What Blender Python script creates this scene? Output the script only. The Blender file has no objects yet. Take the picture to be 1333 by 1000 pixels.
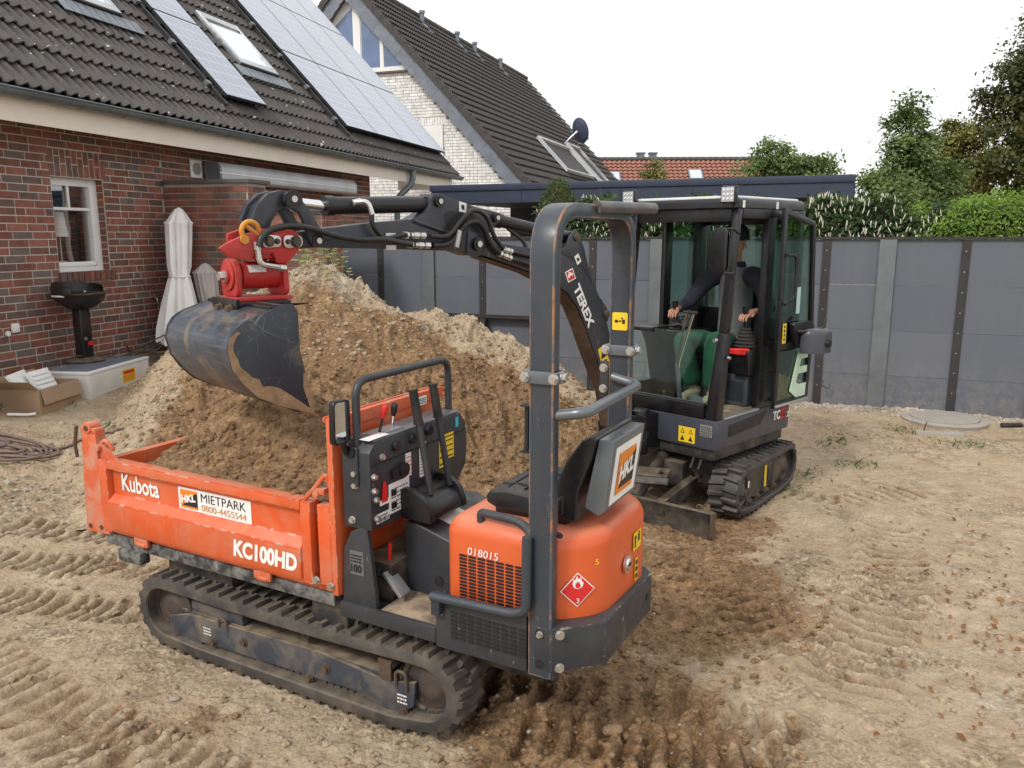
import bpy, bmesh, math, random
import numpy as np
from mathutils import Vector, Matrix
random.seed(7)
RNG = np.random.default_rng(11)
R = math.radians
S = bpy.context.scene
COL = S.collection

# ------------------------------------------------------------------ camera
cam_d = bpy.data.cameras.new("camera")
cam = bpy.data.objects.new("camera", cam_d)
COL.objects.link(cam)
cam.location = (0, 0, 2.05)
PITCH = math.atan(194 / 1033)
cam.rotation_euler = (R(90) - PITCH, 0, 0)
cam_d.sensor_width = 36
cam_d.lens = 36 * 1033 / 1333
cam_d.clip_start = 0.05
cam_d.clip_end = 2000
S.camera = cam

# ------------------------------------------------------------------ sky and sun (bright overcast)
SUN_EL, SUN_AZ = R(44), R(222)      # azimuth measured from +Y clockwise: light comes from behind left of the camera
w = bpy.data.worlds.new("World")
S.world = w
w.use_nodes = True
nt = w.node_tree
nt.nodes.clear()
o = nt.nodes.new('ShaderNodeOutputWorld')
bg = nt.nodes.new('ShaderNodeBackground')
sky = nt.nodes.new('ShaderNodeTexSky')
sky.sky_type = 'NISHITA'
sky.sun_disc = False
sky.sun_elevation = SUN_EL
sky.sun_rotation = SUN_AZ
sky.dust_density = 4
mix = nt.nodes.new('ShaderNodeMix')
mix.data_type = 'RGBA'
mix.clamp_result = False
mix.inputs[0].default_value = 0.86
tc = nt.nodes.new('ShaderNodeTexCoord')
nz = nt.nodes.new('ShaderNodeTexNoise')
nz.inputs['Scale'].default_value = 2.2
nz.inputs['Detail'].default_value = 4
mr = nt.nodes.new('ShaderNodeMapRange')
mr.inputs['From Min'].default_value = 0.3
mr.inputs['From Max'].default_value = 0.7
mr.inputs['To Min'].default_value = 8.8
mr.inputs['To Max'].default_value = 10.4
cc = nt.nodes.new('ShaderNodeCombineColor')
nt.links.new(tc.outputs['Generated'], nz.inputs['Vector'])
nt.links.new(nz.outputs[0], mr.inputs['Value'])
for k in range(3):
    nt.links.new(mr.outputs[0], cc.inputs[k])
nt.links.new(sky.outputs[0], mix.inputs[6])
nt.links.new(cc.outputs[0], mix.inputs[7])
nt.links.new(mix.outputs[2], bg.inputs['Color'])
bg.inputs['Strength'].default_value = 0.1
nt.links.new(bg.outputs[0], o.inputs['Surface'])

sun_d = bpy.data.lights.new("sun", 'SUN')
sun_d.energy = 1.5
sun_d.angle = R(10)
sun_d.color = (1, 0.97, 0.92)
sun = bpy.data.objects.new("sun", sun_d)
COL.objects.link(sun)
d_to_sun = Vector((math.sin(SUN_AZ) * math.cos(SUN_EL), math.cos(SUN_AZ) * math.cos(SUN_EL), math.sin(SUN_EL)))
sun.rotation_euler = (-d_to_sun).to_track_quat('-Z', 'Y').to_euler()
sun.location = (0, -5, 20)

S.view_settings.view_transform = 'Standard'
S.view_settings.look = 'None'
S.view_settings.exposure = 0.44
S.view_settings.gamma = 1
S.view_settings.use_curve_mapping = False
S.render.engine = 'CYCLES'

# ------------------------------------------------------------------ helpers
def V(*a): return Vector(a)

def fillet(pts, r, n=5):
    """round the corners of an open 3D polyline"""
    pts = [Vector(p) for p in pts]
    out = [pts[0]]
    for i in range(1, len(pts) - 1):
        p, a, b = pts[i], pts[i - 1] - pts[i], pts[i + 1] - pts[i]
        d = min(r, a.length * .49, b.length * .49)
        p0, p1 = p + a.normalized() * d, p + b.normalized() * d
        for k in range(n + 1):
            t = k / n
            out.append(p0 * (1 - t) ** 2 + p * 2 * t * (1 - t) + p1 * t ** 2)
    out.append(pts[-1])
    return out

def round_poly(pts, r, n=4):
    """round the corners of a closed 2D polygon"""
    P = [Vector((p[0], p[1])) for p in pts]
    out = []
    m = len(P)
    for i in range(m):
        p, a, b = P[i], P[i - 1] - P[i], P[(i + 1) % m] - P[i]
        d = min(r, a.length * .45, b.length * .45)
        p0, p1 = p + a.normalized() * d, p + b.normalized() * d
        for k in range(n + 1):
            t = k / n
            q = p0 * (1 - t) ** 2 + p * 2 * t * (1 - t) + p1 * t ** 2
            out.append((q.x, q.y))
    return out

class MB:
    def __init__(s):
        s.v = []; s.f = []; s.m = []; s.edge_mat = -1
    def add(s, vs, fs, mi=0):
        b = len(s.v)
        s.v.extend([tuple(v) for v in vs])
        s.f.extend([tuple(b + i for i in f) for f in fs])
        s.m.extend([mi] * len(fs))
        return s
    def box(s, x0, x1, y0, y1, z0, z1, mi=0):
        x0, x1 = min(x0, x1), max(x0, x1); y0, y1 = min(y0, y1), max(y0, y1); z0, z1 = min(z0, z1), max(z0, z1)
        vs = [(x, y, z) for z in (z0, z1) for y in (y0, y1) for x in (x0, x1)]
        return s.add(vs, [(0, 2, 3, 1), (4, 5, 7, 6), (0, 1, 5, 4), (2, 6, 7, 3), (0, 4, 6, 2), (1, 3, 7, 5)], mi)
    def obox(s, c, ux, uy, uz, mi=0):
        c, ux, uy, uz = Vector(c), Vector(ux), Vector(uy), Vector(uz)
        vs = [c + ux * i + uy * j + uz * k for k in (-1, 1) for j in (-1, 1) for i in (-1, 1)]
        return s.add(vs, [(0, 2, 3, 1), (4, 5, 7, 6), (0, 1, 5, 4), (2, 6, 7, 3), (0, 4, 6, 2), (1, 3, 7, 5)], mi)
    def prism(s, pts, axis, a0, a1, mi=0):
        def mk(p, a):
            if axis == 'y': return (p[0], a, p[1])
            if axis == 'x': return (a, p[0], p[1])
            return (p[0], p[1], a)
        n = len(pts)
        vs = [mk(p, a0) for p in pts] + [mk(p, a1) for p in pts]
        fs = [tuple(range(n)), tuple(range(2 * n - 1, n - 1, -1))]
        fs += [(i, i + n, (i + 1) % n + n, (i + 1) % n) for i in range(n)]
        return s.add(vs, fs, mi)
    def quadprism(s, quad, thick, mi=0):
        """a flat polygon in space given thickness along its normal"""
        q = [Vector(p) for p in quad]
        nrm = (q[1] - q[0]).cross(q[2] - q[0]).normalized() * thick
        n = len(q)
        vs = q + [p + nrm for p in q]
        fs = [tuple(range(n)), tuple(range(2 * n - 1, n - 1, -1))] + [(i, i + n, (i + 1) % n + n, (i + 1) % n) for i in range(n)]
        return s.add(vs, fs, mi)
    def cyl(s, p0, p1, r0, r1=None, n=14, mi=0):
        if r1 is None: r1 = r0
        p0, p1 = Vector(p0), Vector(p1)
        d = (p1 - p0).normalized()
        a = d.orthogonal().normalized(); b = d.cross(a)
        vs = []
        for p, r in ((p0, r0), (p1, r1)):
            for k in range(n):
                t = 2 * math.pi * k / n
                vs.append(p + a * (r * math.cos(t)) + b * (r * math.sin(t)))
        fs = [tuple(range(n - 1, -1, -1)), tuple(range(n, 2 * n))]
        fs += [(i, (i + 1) % n, (i + 1) % n + n, i + n) for i in range(n)]
        return s.add(vs, fs, mi)
    def tube(s, pts, r, n=8, mi=0, prof=None, up=None):
        """sweep a circle (or a 2D profile) along a polyline; r a number or a list"""
        P = [Vector(p) for p in pts]
        m = len(P)
        rs = r if isinstance(r, (list, tuple)) else [r] * m
        T = []
        for i in range(m):
            t = (P[min(i + 1, m - 1)] - P[max(i - 1, 0)])
            T.append(t.normalized())
        a = (Vector(up) - T[0] * Vector(up).dot(T[0])).normalized() if up else T[0].orthogonal().normalized()
        vs = []
        pr = prof or [(math.cos(2 * math.pi * k / n), math.sin(2 * math.pi * k / n)) for k in range(n)]
        n = len(pr)
        for i in range(m):
            a = (a - T[i] * a.dot(T[i])).normalized()
            b = T[i].cross(a)
            sc = rs[i] if not prof else 1
            for (x, y) in pr:
                vs.append(P[i] + a * (x * sc) + b * (y * sc))
        fs = [tuple(range(n - 1, -1, -1)), tuple(range((m - 1) * n, m * n))]
        for i in range(m - 1):
            for k in range(n):
                k2 = (k + 1) % n
                fs.append((i * n + k, i * n + k2, (i + 1) * n + k2, (i + 1) * n + k))
        return s.add(vs, fs, mi)
    def lathe(s, prof, c=(0, 0, 0), n=20, mi=0, axis='z'):
        vs = []
        m = len(prof)
        for (r, h) in prof:
            for k in range(n):
                t = 2 * math.pi * k / n
                x, y, z = r * math.cos(t), r * math.sin(t), h
                if axis == 'y': x, y, z = x, z, y
                if axis == 'x': x, y, z = z, x, y
                vs.append((c[0] + x, c[1] + y, c[2] + z))
        fs = [tuple(range(n - 1, -1, -1)), tuple(range((m - 1) * n, m * n))]
        for i in range(m - 1):
            for k in range(n):
                k2 = (k + 1) % n
                fs.append((i * n + k, i * n + k2, (i + 1) * n + k2, (i + 1) * n + k))
        return s.add(vs, fs, mi)
    def mesh(s, name, mats, bev=0, smooth=32, seg=2, fixn=True, weld=False):
        me = bpy.data.meshes.new(name)
        me.from_pydata(s.v, [], s.f)
        mats = mats if isinstance(mats, (list, tuple)) else [mats]
        for m in mats: me.materials.append(m)
        me.polygons.foreach_set('material_index', s.m)
        if bev or fixn or weld:
            bm = bmesh.new(); bm.from_mesh(me)
            if weld: bmesh.ops.remove_doubles(bm, verts=bm.verts, dist=1e-5)
            if fixn: bmesh.ops.recalc_face_normals(bm, faces=bm.faces)
            if bev:
                ed = [e for e in bm.edges if len(e.link_faces) == 2 and e.calc_face_angle(0) > 0.6]
                bmesh.ops.bevel(bm, geom=ed, offset=bev, segments=seg, profile=0.6, affect='EDGES', clamp_overlap=True, material=s.edge_mat)
            bm.to_mesh(me); bm.free()
        if smooth:
            me.polygons.foreach_set('use_smooth', [True] * len(me.polygons))
            me.set_sharp_from_angle(angle=R(smooth))
        me.update()
        return me
    def build(s, name, mats, parent=None, bev=0, smooth=32, label=None, seg=2, fixn=True, weld=False):
        ob = bpy.data.objects.new(name, s.mesh(name, mats, bev, smooth, seg, fixn, weld))
        COL.objects.link(ob)
        if parent: ob.parent = parent
        if label: ob['label'] = label
        return ob

def build_each(mb, name, mats, parent=None, tol=.004, **k):
    """one object for every separate piece collected in a builder"""
    n = len(mb.v); par = list(range(n))
    def find(i):
        while par[i] != i: par[i] = par[par[i]]; i = par[i]
        return i
    for f in mb.f:
        a = find(f[0])
        for q in f[1:]: par[find(q)] = a
    isl = {}
    for i in range(n): isl.setdefault(find(i), []).append(i)
    boxes = []
    for r, ids in isl.items():
        c = np.array([mb.v[i] for i in ids]); boxes.append([c.min(0) - tol, c.max(0) + tol, [r]])
    merged = True
    while merged:
        merged = False
        for i in range(len(boxes)):
            for j in range(i + 1, len(boxes)):
                if (boxes[i][0] <= boxes[j][1]).all() and (boxes[j][0] <= boxes[i][1]).all():
                    boxes[i] = [np.minimum(boxes[i][0], boxes[j][0]), np.maximum(boxes[i][1], boxes[j][1]), boxes[i][2] + boxes[j][2]]
                    del boxes[j]; merged = True; break
            if merged: break
    out = []
    for b in boxes:
        roots = set(b[2]); m = MB(); mp = {}
        m.edge_mat = mb.edge_mat
        for f, mi in zip(mb.f, mb.m):
            if find(f[0]) in roots:
                for q in f:
                    if q not in mp: mp[q] = len(m.v); m.v.append(mb.v[q])
                m.f.append(tuple(mp[q] for q in f)); m.m.append(mi)
        out.append(m.build(name, mats, parent, **k))
    return out
def stuffed(ob):
    ob['kind'] = 'stuff'
    return ob

def tag(ob, label, cat=None, group=None, kind=None):
    if label: ob['label'] = label
    if cat: ob['category'] = cat
    if group: ob['group'] = group
    if kind: ob['kind'] = kind
    return ob

def thing(name, label, cat, loc=(0, 0, 0), rotz=0, group=None):
    ob = bpy.data.objects.new(name, None)
    ob.empty_display_size = 0.2
    COL.objects.link(ob)
    ob.location = loc
    ob.rotation_euler = (0, 0, rotz)
    return tag(ob, label, cat, group)

def inst(name, mesh, parent=None, loc=(0, 0, 0), rot=(0, 0, 0), label=None):
    ob = bpy.data.objects.new(name, mesh)
    COL.objects.link(ob)
    ob.location = loc; ob.rotation_euler = rot
    if parent: ob.parent = parent
    if label: ob['label'] = label
    return ob

def text_mb(txt, origin, ex, ey, width, height, shear=0.0, bold=0.0, thick=0.0015):
    """flat lettering as a mesh: lower-left corner at origin, running along ex, upright along ey"""
    cu = bpy.data.curves.new('t', 'FONT')
    cu.body = txt
    cu.size = 1.0
    cu.offset = bold
    cu.shear = shear
    cu.resolution_u = 4
    tmp = bpy.data.objects.new('t', cu)
    me = bpy.data.meshes.new_from_object(tmp)
    n = len(me.vertices)
    co = np.empty(n * 3); me.vertices.foreach_get('co', co); co = co.reshape(-1, 3)
    mn, mx = co.min(0), co.max(0)
    ex, ey, og = Vector(ex).normalized(), Vector(ey).normalized(), Vector(origin)
    nn = ex.cross(ey).normalized()
    mb = MB()
    vs = []
    for c in co:
        u = (c[0] - mn[0]) / max(mx[0] - mn[0], 1e-6) * width
        v = (c[1] - mn[1]) / max(mx[1] - mn[1], 1e-6) * height
        vs.append(og + ex * u + ey * v + nn * thick)
    mb.add(vs, [tuple(p.vertices) for p in me.polygons])
    bpy.data.objects.remove(tmp); bpy.data.curves.remove(cu); bpy.data.meshes.remove(me)
    return mb

def sticker(name, parent, origin, ex, ey, wd, ht, mat, thick=0.002, rr=0.0, label=None):
    ex, ey, og = Vector(ex).normalized(), Vector(ey).normalized(), Vector(origin)
    nn = ex.cross(ey).normalized()
    base = [(0, 0), (wd, 0), (wd, ht), (0, ht)]
    if rr: base = round_poly(base, rr, 3)
    q = [og + ex * a + ey * b for a, b in base]
    return MB().quadprism(q, thick).build(name, mat, parent, smooth=0, label=label)

def lettering(name, parent, txt, origin, ex, ey, wd, ht, mat, lift=0.003, **k):
    mb = text_mb(txt, origin, ex, ey, wd, ht, thick=lift, **k)
    return mb.build(name, mat, parent, smooth=0, fixn=False)

def printlines(mb, origin, ex, ey, wd, ht, rows, rng=random, lift=0.0032, fill=0.5):
    """rows of small printed strokes, too small to read"""
    ex, ey, og = Vector(ex).normalized(), Vector(ey).normalized(), Vector(origin)
    nn = ex.cross(ey).normalized() * lift
    rh = ht / rows
    for r in range(rows):
        x = 0
        while x < wd * .95:
            l = rng.uniform(.08, .3) * wd
            l = min(l, wd - x)
            q = [og + nn + ex * a + ey * b for a, b in ((x, r * rh), (x + l, r * rh), (x + l, r * rh + rh * fill), (x, r * rh + rh * fill))]
            mb.add(q, [(0, 1, 2, 3)])
            x += l + wd * .05
    return mb

def hexbolt(mb, p, d, r=0.014, h=0.012, mi=0):
    p, d = Vector(p), Vector(d).normalized()
    mb.cyl(p, p + d * .004, r * 1.35, n=12, mi=mi)
    mb.cyl(p + d * .004, p + d * (h + .004), r, n=6, mi=mi)
    return mb

# ---- value-noise in numpy for terrain
def _hash(ix, iy, seed):
    n = (ix * 374761393 + iy * 668265263 + seed * 982451653) & 0x7fffffff
    n = ((n ^ (n >> 13)) * 1274126177) & 0x7fffffff
    return ((n ^ (n >> 16)) & 0xffff) / 65535.0
def vnoise(x, y, seed=0):
    ix, iy = np.floor(x).astype(np.int64), np.floor(y).astype(np.int64)
    fx, fy = x - ix, y - iy
    fx, fy = fx * fx * (3 - 2 * fx), fy * fy * (3 - 2 * fy)
    a, b, c, d = _hash(ix, iy, seed), _hash(ix + 1, iy, seed), _hash(ix, iy + 1, seed), _hash(ix + 1, iy + 1, seed)
    return (a * (1 - fx) + b * fx) * (1 - fy) + (c * (1 - fx) + d * fx) * fy
def fbm(x, y, scale, octv=4, seed=0, gain=0.5):
    t, amp, s = 0, 1, 0
    for o_ in range(octv):
        t = t + amp * (vnoise(x * scale, y * scale, seed + o_ * 17) - .5) * 2
        s += amp; amp *= gain; scale *= 2.03
    return t / s
def smooth(a, b, x):
    t = np.clip((x - a) / (b - a), 0, 1)
    return t * t * (3 - 2 * t)
def grid_mesh(name, X, Y, Z, mat, attrs=None):
    ny, nx = X.shape
    co = np.stack([X, Y, Z], -1).reshape(-1, 3)
    i = np.arange(ny * nx).reshape(ny, nx)
    q = np.stack([i[:-1, :-1], i[:-1, 1:], i[1:, 1:], i[1:, :-1]], -1).reshape(-1, 4)
    me = bpy.data.meshes.new(name)
    me.vertices.add(len(co)); me.vertices.foreach_set('co', co.ravel())
    me.loops.add(q.size); me.loops.foreach_set('vertex_index', q.ravel().astype(np.int32))
    me.polygons.add(len(q)); me.polygons.foreach_set('loop_start', np.arange(0, q.size, 4, dtype=np.int32))
    me.polygons.foreach_set('use_smooth', np.ones(len(q), bool))
    me.update(calc_edges=True)
    for k, a in (attrs or {}).items():
        at = me.attributes.new(k, 'FLOAT', 'POINT'); at.data.foreach_set('value', a.ravel().astype(np.float32))
    me.materials.append(mat)
    ob = bpy.data.objects.new(name, me); COL.objects.link(ob)
    return ob
# ------------------------------------------------------------------ materials
class NT:
    def __init__(s, name):
        s.mat = bpy.data.materials.new(name)
        s.mat.use_nodes = True
        s.t = s.mat.node_tree
        s.t.nodes.clear()
        s.out = s.n('ShaderNodeOutputMaterial')
        s.b = s.n('ShaderNodeBsdfPrincipled')
        s.l(s.b.outputs[0], s.out.inputs['Surface'])
        s._tc = None
    def n(s, k, **a):
        x = s.t.nodes.new(k)
        for q, v in a.items(): setattr(x, q, v)
        return x
    def l(s, a, b): s.t.links.new(a, b)
    def coord(s, kind='Object'):
        if s._tc is None: s._tc = s.n('ShaderNodeTexCoord')
        return s._tc.outputs[kind]
    def pos(s): return s.n('ShaderNodeNewGeometry').outputs['Position']
    def mapping(s, src, scale):
        m = s.n('ShaderNodeMapping'); m.inputs['Scale'].default_value = scale
        s.l(src, m.inputs['Vector']); return m.outputs[0]
    def noise(s, src, scale, detail=4, rough=.55, dist=0):
        x = s.n('ShaderNodeTexNoise'); x.inputs['Scale'].default_value = scale
        x.inputs['Detail'].default_value = detail; x.inputs['Roughness'].default_value = rough
        x.inputs['Distortion'].default_value = dist
        if src is not None: s.l(src, x.inputs['Vector'])
        return x.outputs[0]
    def vor(s, src, scale, feat='F1'):
        x = s.n('ShaderNodeTexVoronoi'); x.feature = feat; x.inputs['Scale'].default_value = scale
        s.l(src, x.inputs['Vector']); return x.outputs['Distance']
    def rng(s, src, a, b, c=0, d=1, smooth_=False):
        x = s.n('ShaderNodeMapRange')
        if smooth_: x.interpolation_type = 'SMOOTHSTEP'
        for k, v in zip(('From Min', 'From Max', 'To Min', 'To Max'), (a, b, c, d)): x.inputs[k].default_value = v
        s.l(src, x.inputs['Value']); return x.outputs[0]
    def mixc(s, fac, a, b, blend='MIX'):
        x = s.n('ShaderNodeMix'); x.data_type = 'RGBA'; x.blend_type = blend
        for sock, v in ((x.inputs[0], fac), (x.inputs[6], a), (x.inputs[7], b)):
            if isinstance(v, (int, float)): sock.default_value = v
            elif isinstance(v, (tuple, list)): sock.default_value = (*v[:3], 1)
            else: s.l(v, sock)
        return x.outputs[2]
    def math(s, op, a, b=0.0):
        x = s.n('ShaderNodeMath'); x.operation = op
        for i, v in enumerate((a, b)):
            if isinstance(v, (int, float)): x.inputs[i].default_value = v
            else: s.l(v, x.inputs[i])
        return x.outputs[0]
    def bump(s, h, strength=.3, dist=.01, prev=None):
        x = s.n('ShaderNodeBump'); x.inputs['Strength'].default_value = strength; x.inputs['Distance'].default_value = dist
        s.l(h, x.inputs['Height'])
        if prev is not None: s.l(prev, x.inputs['Normal'])
        return x.outputs[0]
    def normal_z(s):
        g = s.n('ShaderNodeNewGeometry'); x = s.n('ShaderNodeSeparateXYZ'); s.l(g.outputs['Normal'], x.inputs[0]); return x.outputs[2]
    def set(s, **k):
        for q, v in k.items():
            sock = s.b.inputs[q.replace('_', ' ')]
            if hasattr(v, 'is_linked') or hasattr(v, 'links'): s.l(v, sock)
            elif isinstance(v, (tuple, list)): sock.default_value = (*v[:3], 1)
            else: sock.default_value = v
        return s

DUST = (0.33, 0.25, 0.16)
MUD = (0.20, 0.13, 0.075)
def paint(name, col, rough=.4, metal=0.0, dust=.0, up=.0, var=.12, scratch=0.0, scol=(.5, .5, .48), spec=.5, bumpy=.06, dcol=DUST, dscale=4):
    """a painted, moulded or bare surface with uneven colour, settled dust and scratches"""
    s = NT(name)
    co = s.coord()
    n1 = s.noise(co, 3.1, 5)
    c = s.mixc(s.rng(n1, .3, .7), tuple(x * (1 - var) for x in col), tuple(min(1, x * (1 + var)) for x in col))
    r = s.rng(s.noise(co, 14, 3), .3, .7, max(.05, rough - .1), min(1, rough + .12))
    if scratch:
        m = s.mapping(co, (40, 40, 7))
        sc = s.noise(m, 1.0, 6, .7, 1.2)
        c = s.mixc(s.math('MULTIPLY', s.rng(sc, .66, .70), scratch), c, scol)
    if dust or up:
        n2 = s.noise(co, dscale, 7, .62, .4)
        f = s.rng(n2, .42, .75, 0, dust)
        if up:
            uz = s.rng(s.normal_z(), .45, .95)
            f = s.math('MAXIMUM', f, s.math('MULTIPLY', uz, s.rng(s.noise(co, dscale * 2, 6, .6), .35, .62, up * .35, up)))
        c = s.mixc(f, c, dcol)
        r = s.math('MAXIMUM', r, s.math('MULTIPLY', f, .9))
    s.set(Base_Color=c, Roughness=r, Metallic=metal, Specular_IOR_Level=spec)
    if bumpy:
        s.set(Normal=s.bump(s.noise(co, 55, 4), bumpy, .004))
    return s.mat

def plain(name, col, rough=.6, metal=0, var=.06):
    return paint(name, col, rough, metal, var=var, bumpy=0)

def glass_mat(name, tint, rough=.0, refl=.9):
    s = NT(name)
    s.t.nodes.remove(s.b)
    tr = s.n('ShaderNodeBsdfTransparent'); tr.inputs[0].default_value = (*tint, 1)
    gl = s.n('ShaderNodeBsdfGlossy'); gl.inputs['Roughness'].default_value = rough; gl.inputs[0].default_value = (1, 1, 1, 1)
    fr = s.n('ShaderNodeFresnel'); fr.inputs[0].default_value = 1.45
    mx = s.n('ShaderNodeMixShader')
    s.l(s.math('MULTIPLY', fr.outputs[0], refl), mx.inputs[0]); s.l(tr.outputs[0], mx.inputs[1]); s.l(gl.outputs[0], mx.inputs[2])
    s.l(mx.outputs[0], s.out.inputs['Surface'])
    return s.mat

def soil_mat(name):
    s = NT(name)
    p = s.pos()
    at = s.n('ShaderNodeAttribute'); at.attribute_name = 'wet'; wet = at.outputs['Fac']
    a2 = s.n('ShaderNodeAttribute'); a2.attribute_name = 'pale'; pale = a2.outputs['Fac']
    big = s.noise(p, 1.6, 6, .6, .3)
    mid = s.noise(p, 7, 6, .65, .5)
    fine = s.noise(p, 60, 6, .7)
    grit = s.vor(p, 70)
    sand = s.mixc(s.rng(mid, .3, .7), (.385, .287, .185), (.56, .455, .32))
    sand = s.mixc(s.rng(big, .45, .7, 0, .5), sand, (.42, .29, .17))
    brown = s.mixc(s.rng(mid, .28, .72), (.185, .105, .050), (.41, .26, .135))
    wf = s.rng(s.math('ADD', wet, s.math('MULTIPLY', s.math('SUBTRACT', s.noise(p, 2.7, 7, .68, .6), .5), .9)), .38, .62, 0, 1, True)
    c = s.mixc(wf, sand, brown)
    pf = s.rng(s.math('ADD', pale, s.math('MULTIPLY', s.math('SUBTRACT', s.noise(p, 4.2, 7, .68), .5), .9)), .42, .75, 0, .85, True)
    c = s.mixc(pf, c, s.mixc(s.rng(mid, .3, .7), (.50, .42, .31), (.64, .57, .46)))
    vc = s.n('ShaderNodeTexVoronoi'); vc.inputs['Scale'].default_value = 55; s.l(p, vc.inputs['Vector'])
    sx = s.n('ShaderNodeSeparateColor'); s.l(vc.outputs['Color'], sx.inputs[0])
    vc2 = s.n('ShaderNodeTexVoronoi'); vc2.inputs['Scale'].default_value = 21; s.l(p, vc2.inputs['Vector'])
    sx2 = s.n('ShaderNodeSeparateColor'); s.l(vc2.outputs['Color'], sx2.inputs[0])
    crumb = s.math('MULTIPLY', s.rng(sx.outputs[0], 0, 1, .70, 1.25), s.rng(sx2.outputs[1], 0, 1, .80, 1.16))  # random cell tones stand in for the shading of loose crumbs
    cm = s.n('ShaderNodeCombineColor')
    for k_ in range(3): s.l(crumb, cm.inputs[k_])
    loose = s.math('MAXIMUM', s.rng(s.noise(p, 1.7, 6, .62, .5), .47, .60, .08, 1, True), s.math('MULTIPLY', wf, .9))
    c = s.mixc(loose, c, s.mixc(1.0, c, cm.outputs[0], 'MULTIPLY'))
    c = s.mixc(s.math('MULTIPLY', s.rng(fine, .42, .70, .06, .75), s.rng(loose, 0, 1, .35, 1)), c, s.mixc(.75, c, (.085, .055, .03)))
    tk = s.n('ShaderNodeAttribute'); tk.attribute_name = 'groove_shade'
    c = s.mixc(tk.outputs['Fac'], c, s.mixc(1.0, c, (.50, .42, .34), 'MULTIPLY'))  # darkens the print grooves, a painted stand-in for their shade
    c = s.mixc(s.rng(s.noise(p, 95, 3, .6), .62, .72, 0, .6), c, (.60, .54, .45))
    c = s.mixc(s.rng(grit, .0, .16, .5, 0), c, (.50, .43, .34))
    s.set(Base_Color=c, Roughness=s.rng(wf, 0, 1, .95, .82), Specular_IOR_Level=.25)
    b1 = s.bump(s.noise(p, 26, 8, .68, .2), .75, .035)
    b2 = s.bump(s.math('SUBTRACT', 1.0, s.vor(p, 38)), .5, .015, b1)
    b3 = s.bump(fine, .55, .01, b2)
    s.set(Normal=b3)
    return s.mat

def leaf_mat(name, c1, c2, c3=None):
    s = NT(name)
    p = s.coord()
    at = s.n('ShaderNodeAttribute'); at.attribute_name = 'tone'
    c = s.mixc(s.math('ADD', s.math('MULTIPLY', at.outputs['Fac'], .7), s.rng(s.noise(p, 1.2, 3), .35, .65, 0, .3)), c1, c2)
    if c3: c = s.mixc(s.rng(s.noise(p, 3.3, 4), .58, .68, 0, .8), c, c3)
    s.set(Base_Color=c, Roughness=.55, Specular_IOR_Level=.35)
    tl = s.n('ShaderNodeBsdfTranslucent'); s.l(c, tl.inputs[0])
    mx = s.n('ShaderNodeMixShader'); mx.inputs[0].default_value = .3
    s.l(s.b.outputs[0], mx.inputs[1]); s.l(tl.outputs[0], mx.inputs[2]); s.l(mx.outputs[0], s.out.inputs['Surface'])
    return s.mat

def brick_mat(name, col):
    s = NT(name)
    p = s.pos()
    n1 = s.noise(p, 9, 5, .6)
    oi = s.n('ShaderNodeObjectInfo')
    c = s.mixc(s.rng(n1, .3, .7), tuple(x * .72 for x in col), tuple(x * 1.2 for x in col))
    c = s.mixc(s.rng(s.noise(p, 70, 4, .7), .52, .7, 0, .5), c, tuple(x * .45 for x in col))
    c = s.mixc(s.rng(s.noise(p, 1.3, 4), .55, .8, 0, .25), c, (.36, .30, .27))
    s.set(Base_Color=c, Roughness=.85, Specular_IOR_Level=.3, Normal=s.bump(s.noise(p, 120, 4, .7), .35, .004))
    return s.mat

def tile_mat(name, col, lichen=.5):
    s = NT(name)
    p = s.pos()
    oi = s.n('ShaderNodeObjectInfo')
    c = s.mixc(s.rng(s.noise(p, 5, 6, .65), .3, .7), tuple(x * .75 for x in col), tuple(x * 1.25 for x in col))
    c = s.mixc(s.rng(oi.outputs['Random'], 0, 1, 0, .25), c, tuple(x * .7 for x in col))
    c = s.mixc(s.rng(s.noise(p, 40, 4, .7), .56, .72, 0, .45), c, tuple(min(1, x * 1.9) for x in col))
    if lichen:
        c = s.mixc(s.math('MULTIPLY', s.rng(s.noise(p, 13, 2, .5), .70, .72), lichen), c, (.62, .62, .58))
        c = s.mixc(s.rng(s.noise(p, 2.1, 5, .65), .60, .74, 0, lichen * .5), c, (.16, .095, .06))
    s.set(Base_Color=c, Roughness=.75, Specular_IOR_Level=.35, Normal=s.bump(s.noise(p, 90, 4, .7), .25, .004))
    return s.mat

mt = {}
mt['soil'] = soil_mat('soil')
mt['orange'] = paint('orange_paint', (.62, .092, .018), .42, dust=.38, up=.45, scratch=.85, scol=(.62, .42, .32), dcol=(.55, .36, .24))
mt['orange_clean'] = paint('orange_hood_paint', (.62, .098, .020), .36, dust=.10, up=.50, var=.06, dcol=(.70, .34, .23), dscale=1.6, bumpy=.02)  # upward faces mixed towards a paler, pinker orange
mt['orange_worn'] = paint('worn_orange_paint', (.58, .10, .03), .5, dust=.75, up=.7, scratch=.8, scol=(.5, .42, .36), dcol=(.46, .34, .25), dscale=9)
mt['grey'] = paint('dark_grey_paint', (.026, .030, .038), .42, dust=.08, up=.10, scratch=.75, scol=(.42, .40, .38))
mt['rops'] = paint('worn_grey_paint', (.038, .047, .060), .34, dust=.05, up=.03, scratch=.55, scol=(.36, .20, .10), dcol=(.30, .17, .09), dscale=7)
mt['steel_paint'] = paint('steel_grey_paint', (.14, .16, .18), .35, metal=.4, dust=.15, up=.1, scratch=.5)
mt['greyex'] = paint('slate_grey_paint', (.046, .052, .068), .38, dust=.07, up=.14, scratch=.35, scol=(.4, .4, .4))
mt['boom'] = paint('anthracite_paint', (.020, .024, .034), .36, dust=.05, up=.12, scratch=.35, scol=(.35, .35, .36))
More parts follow.
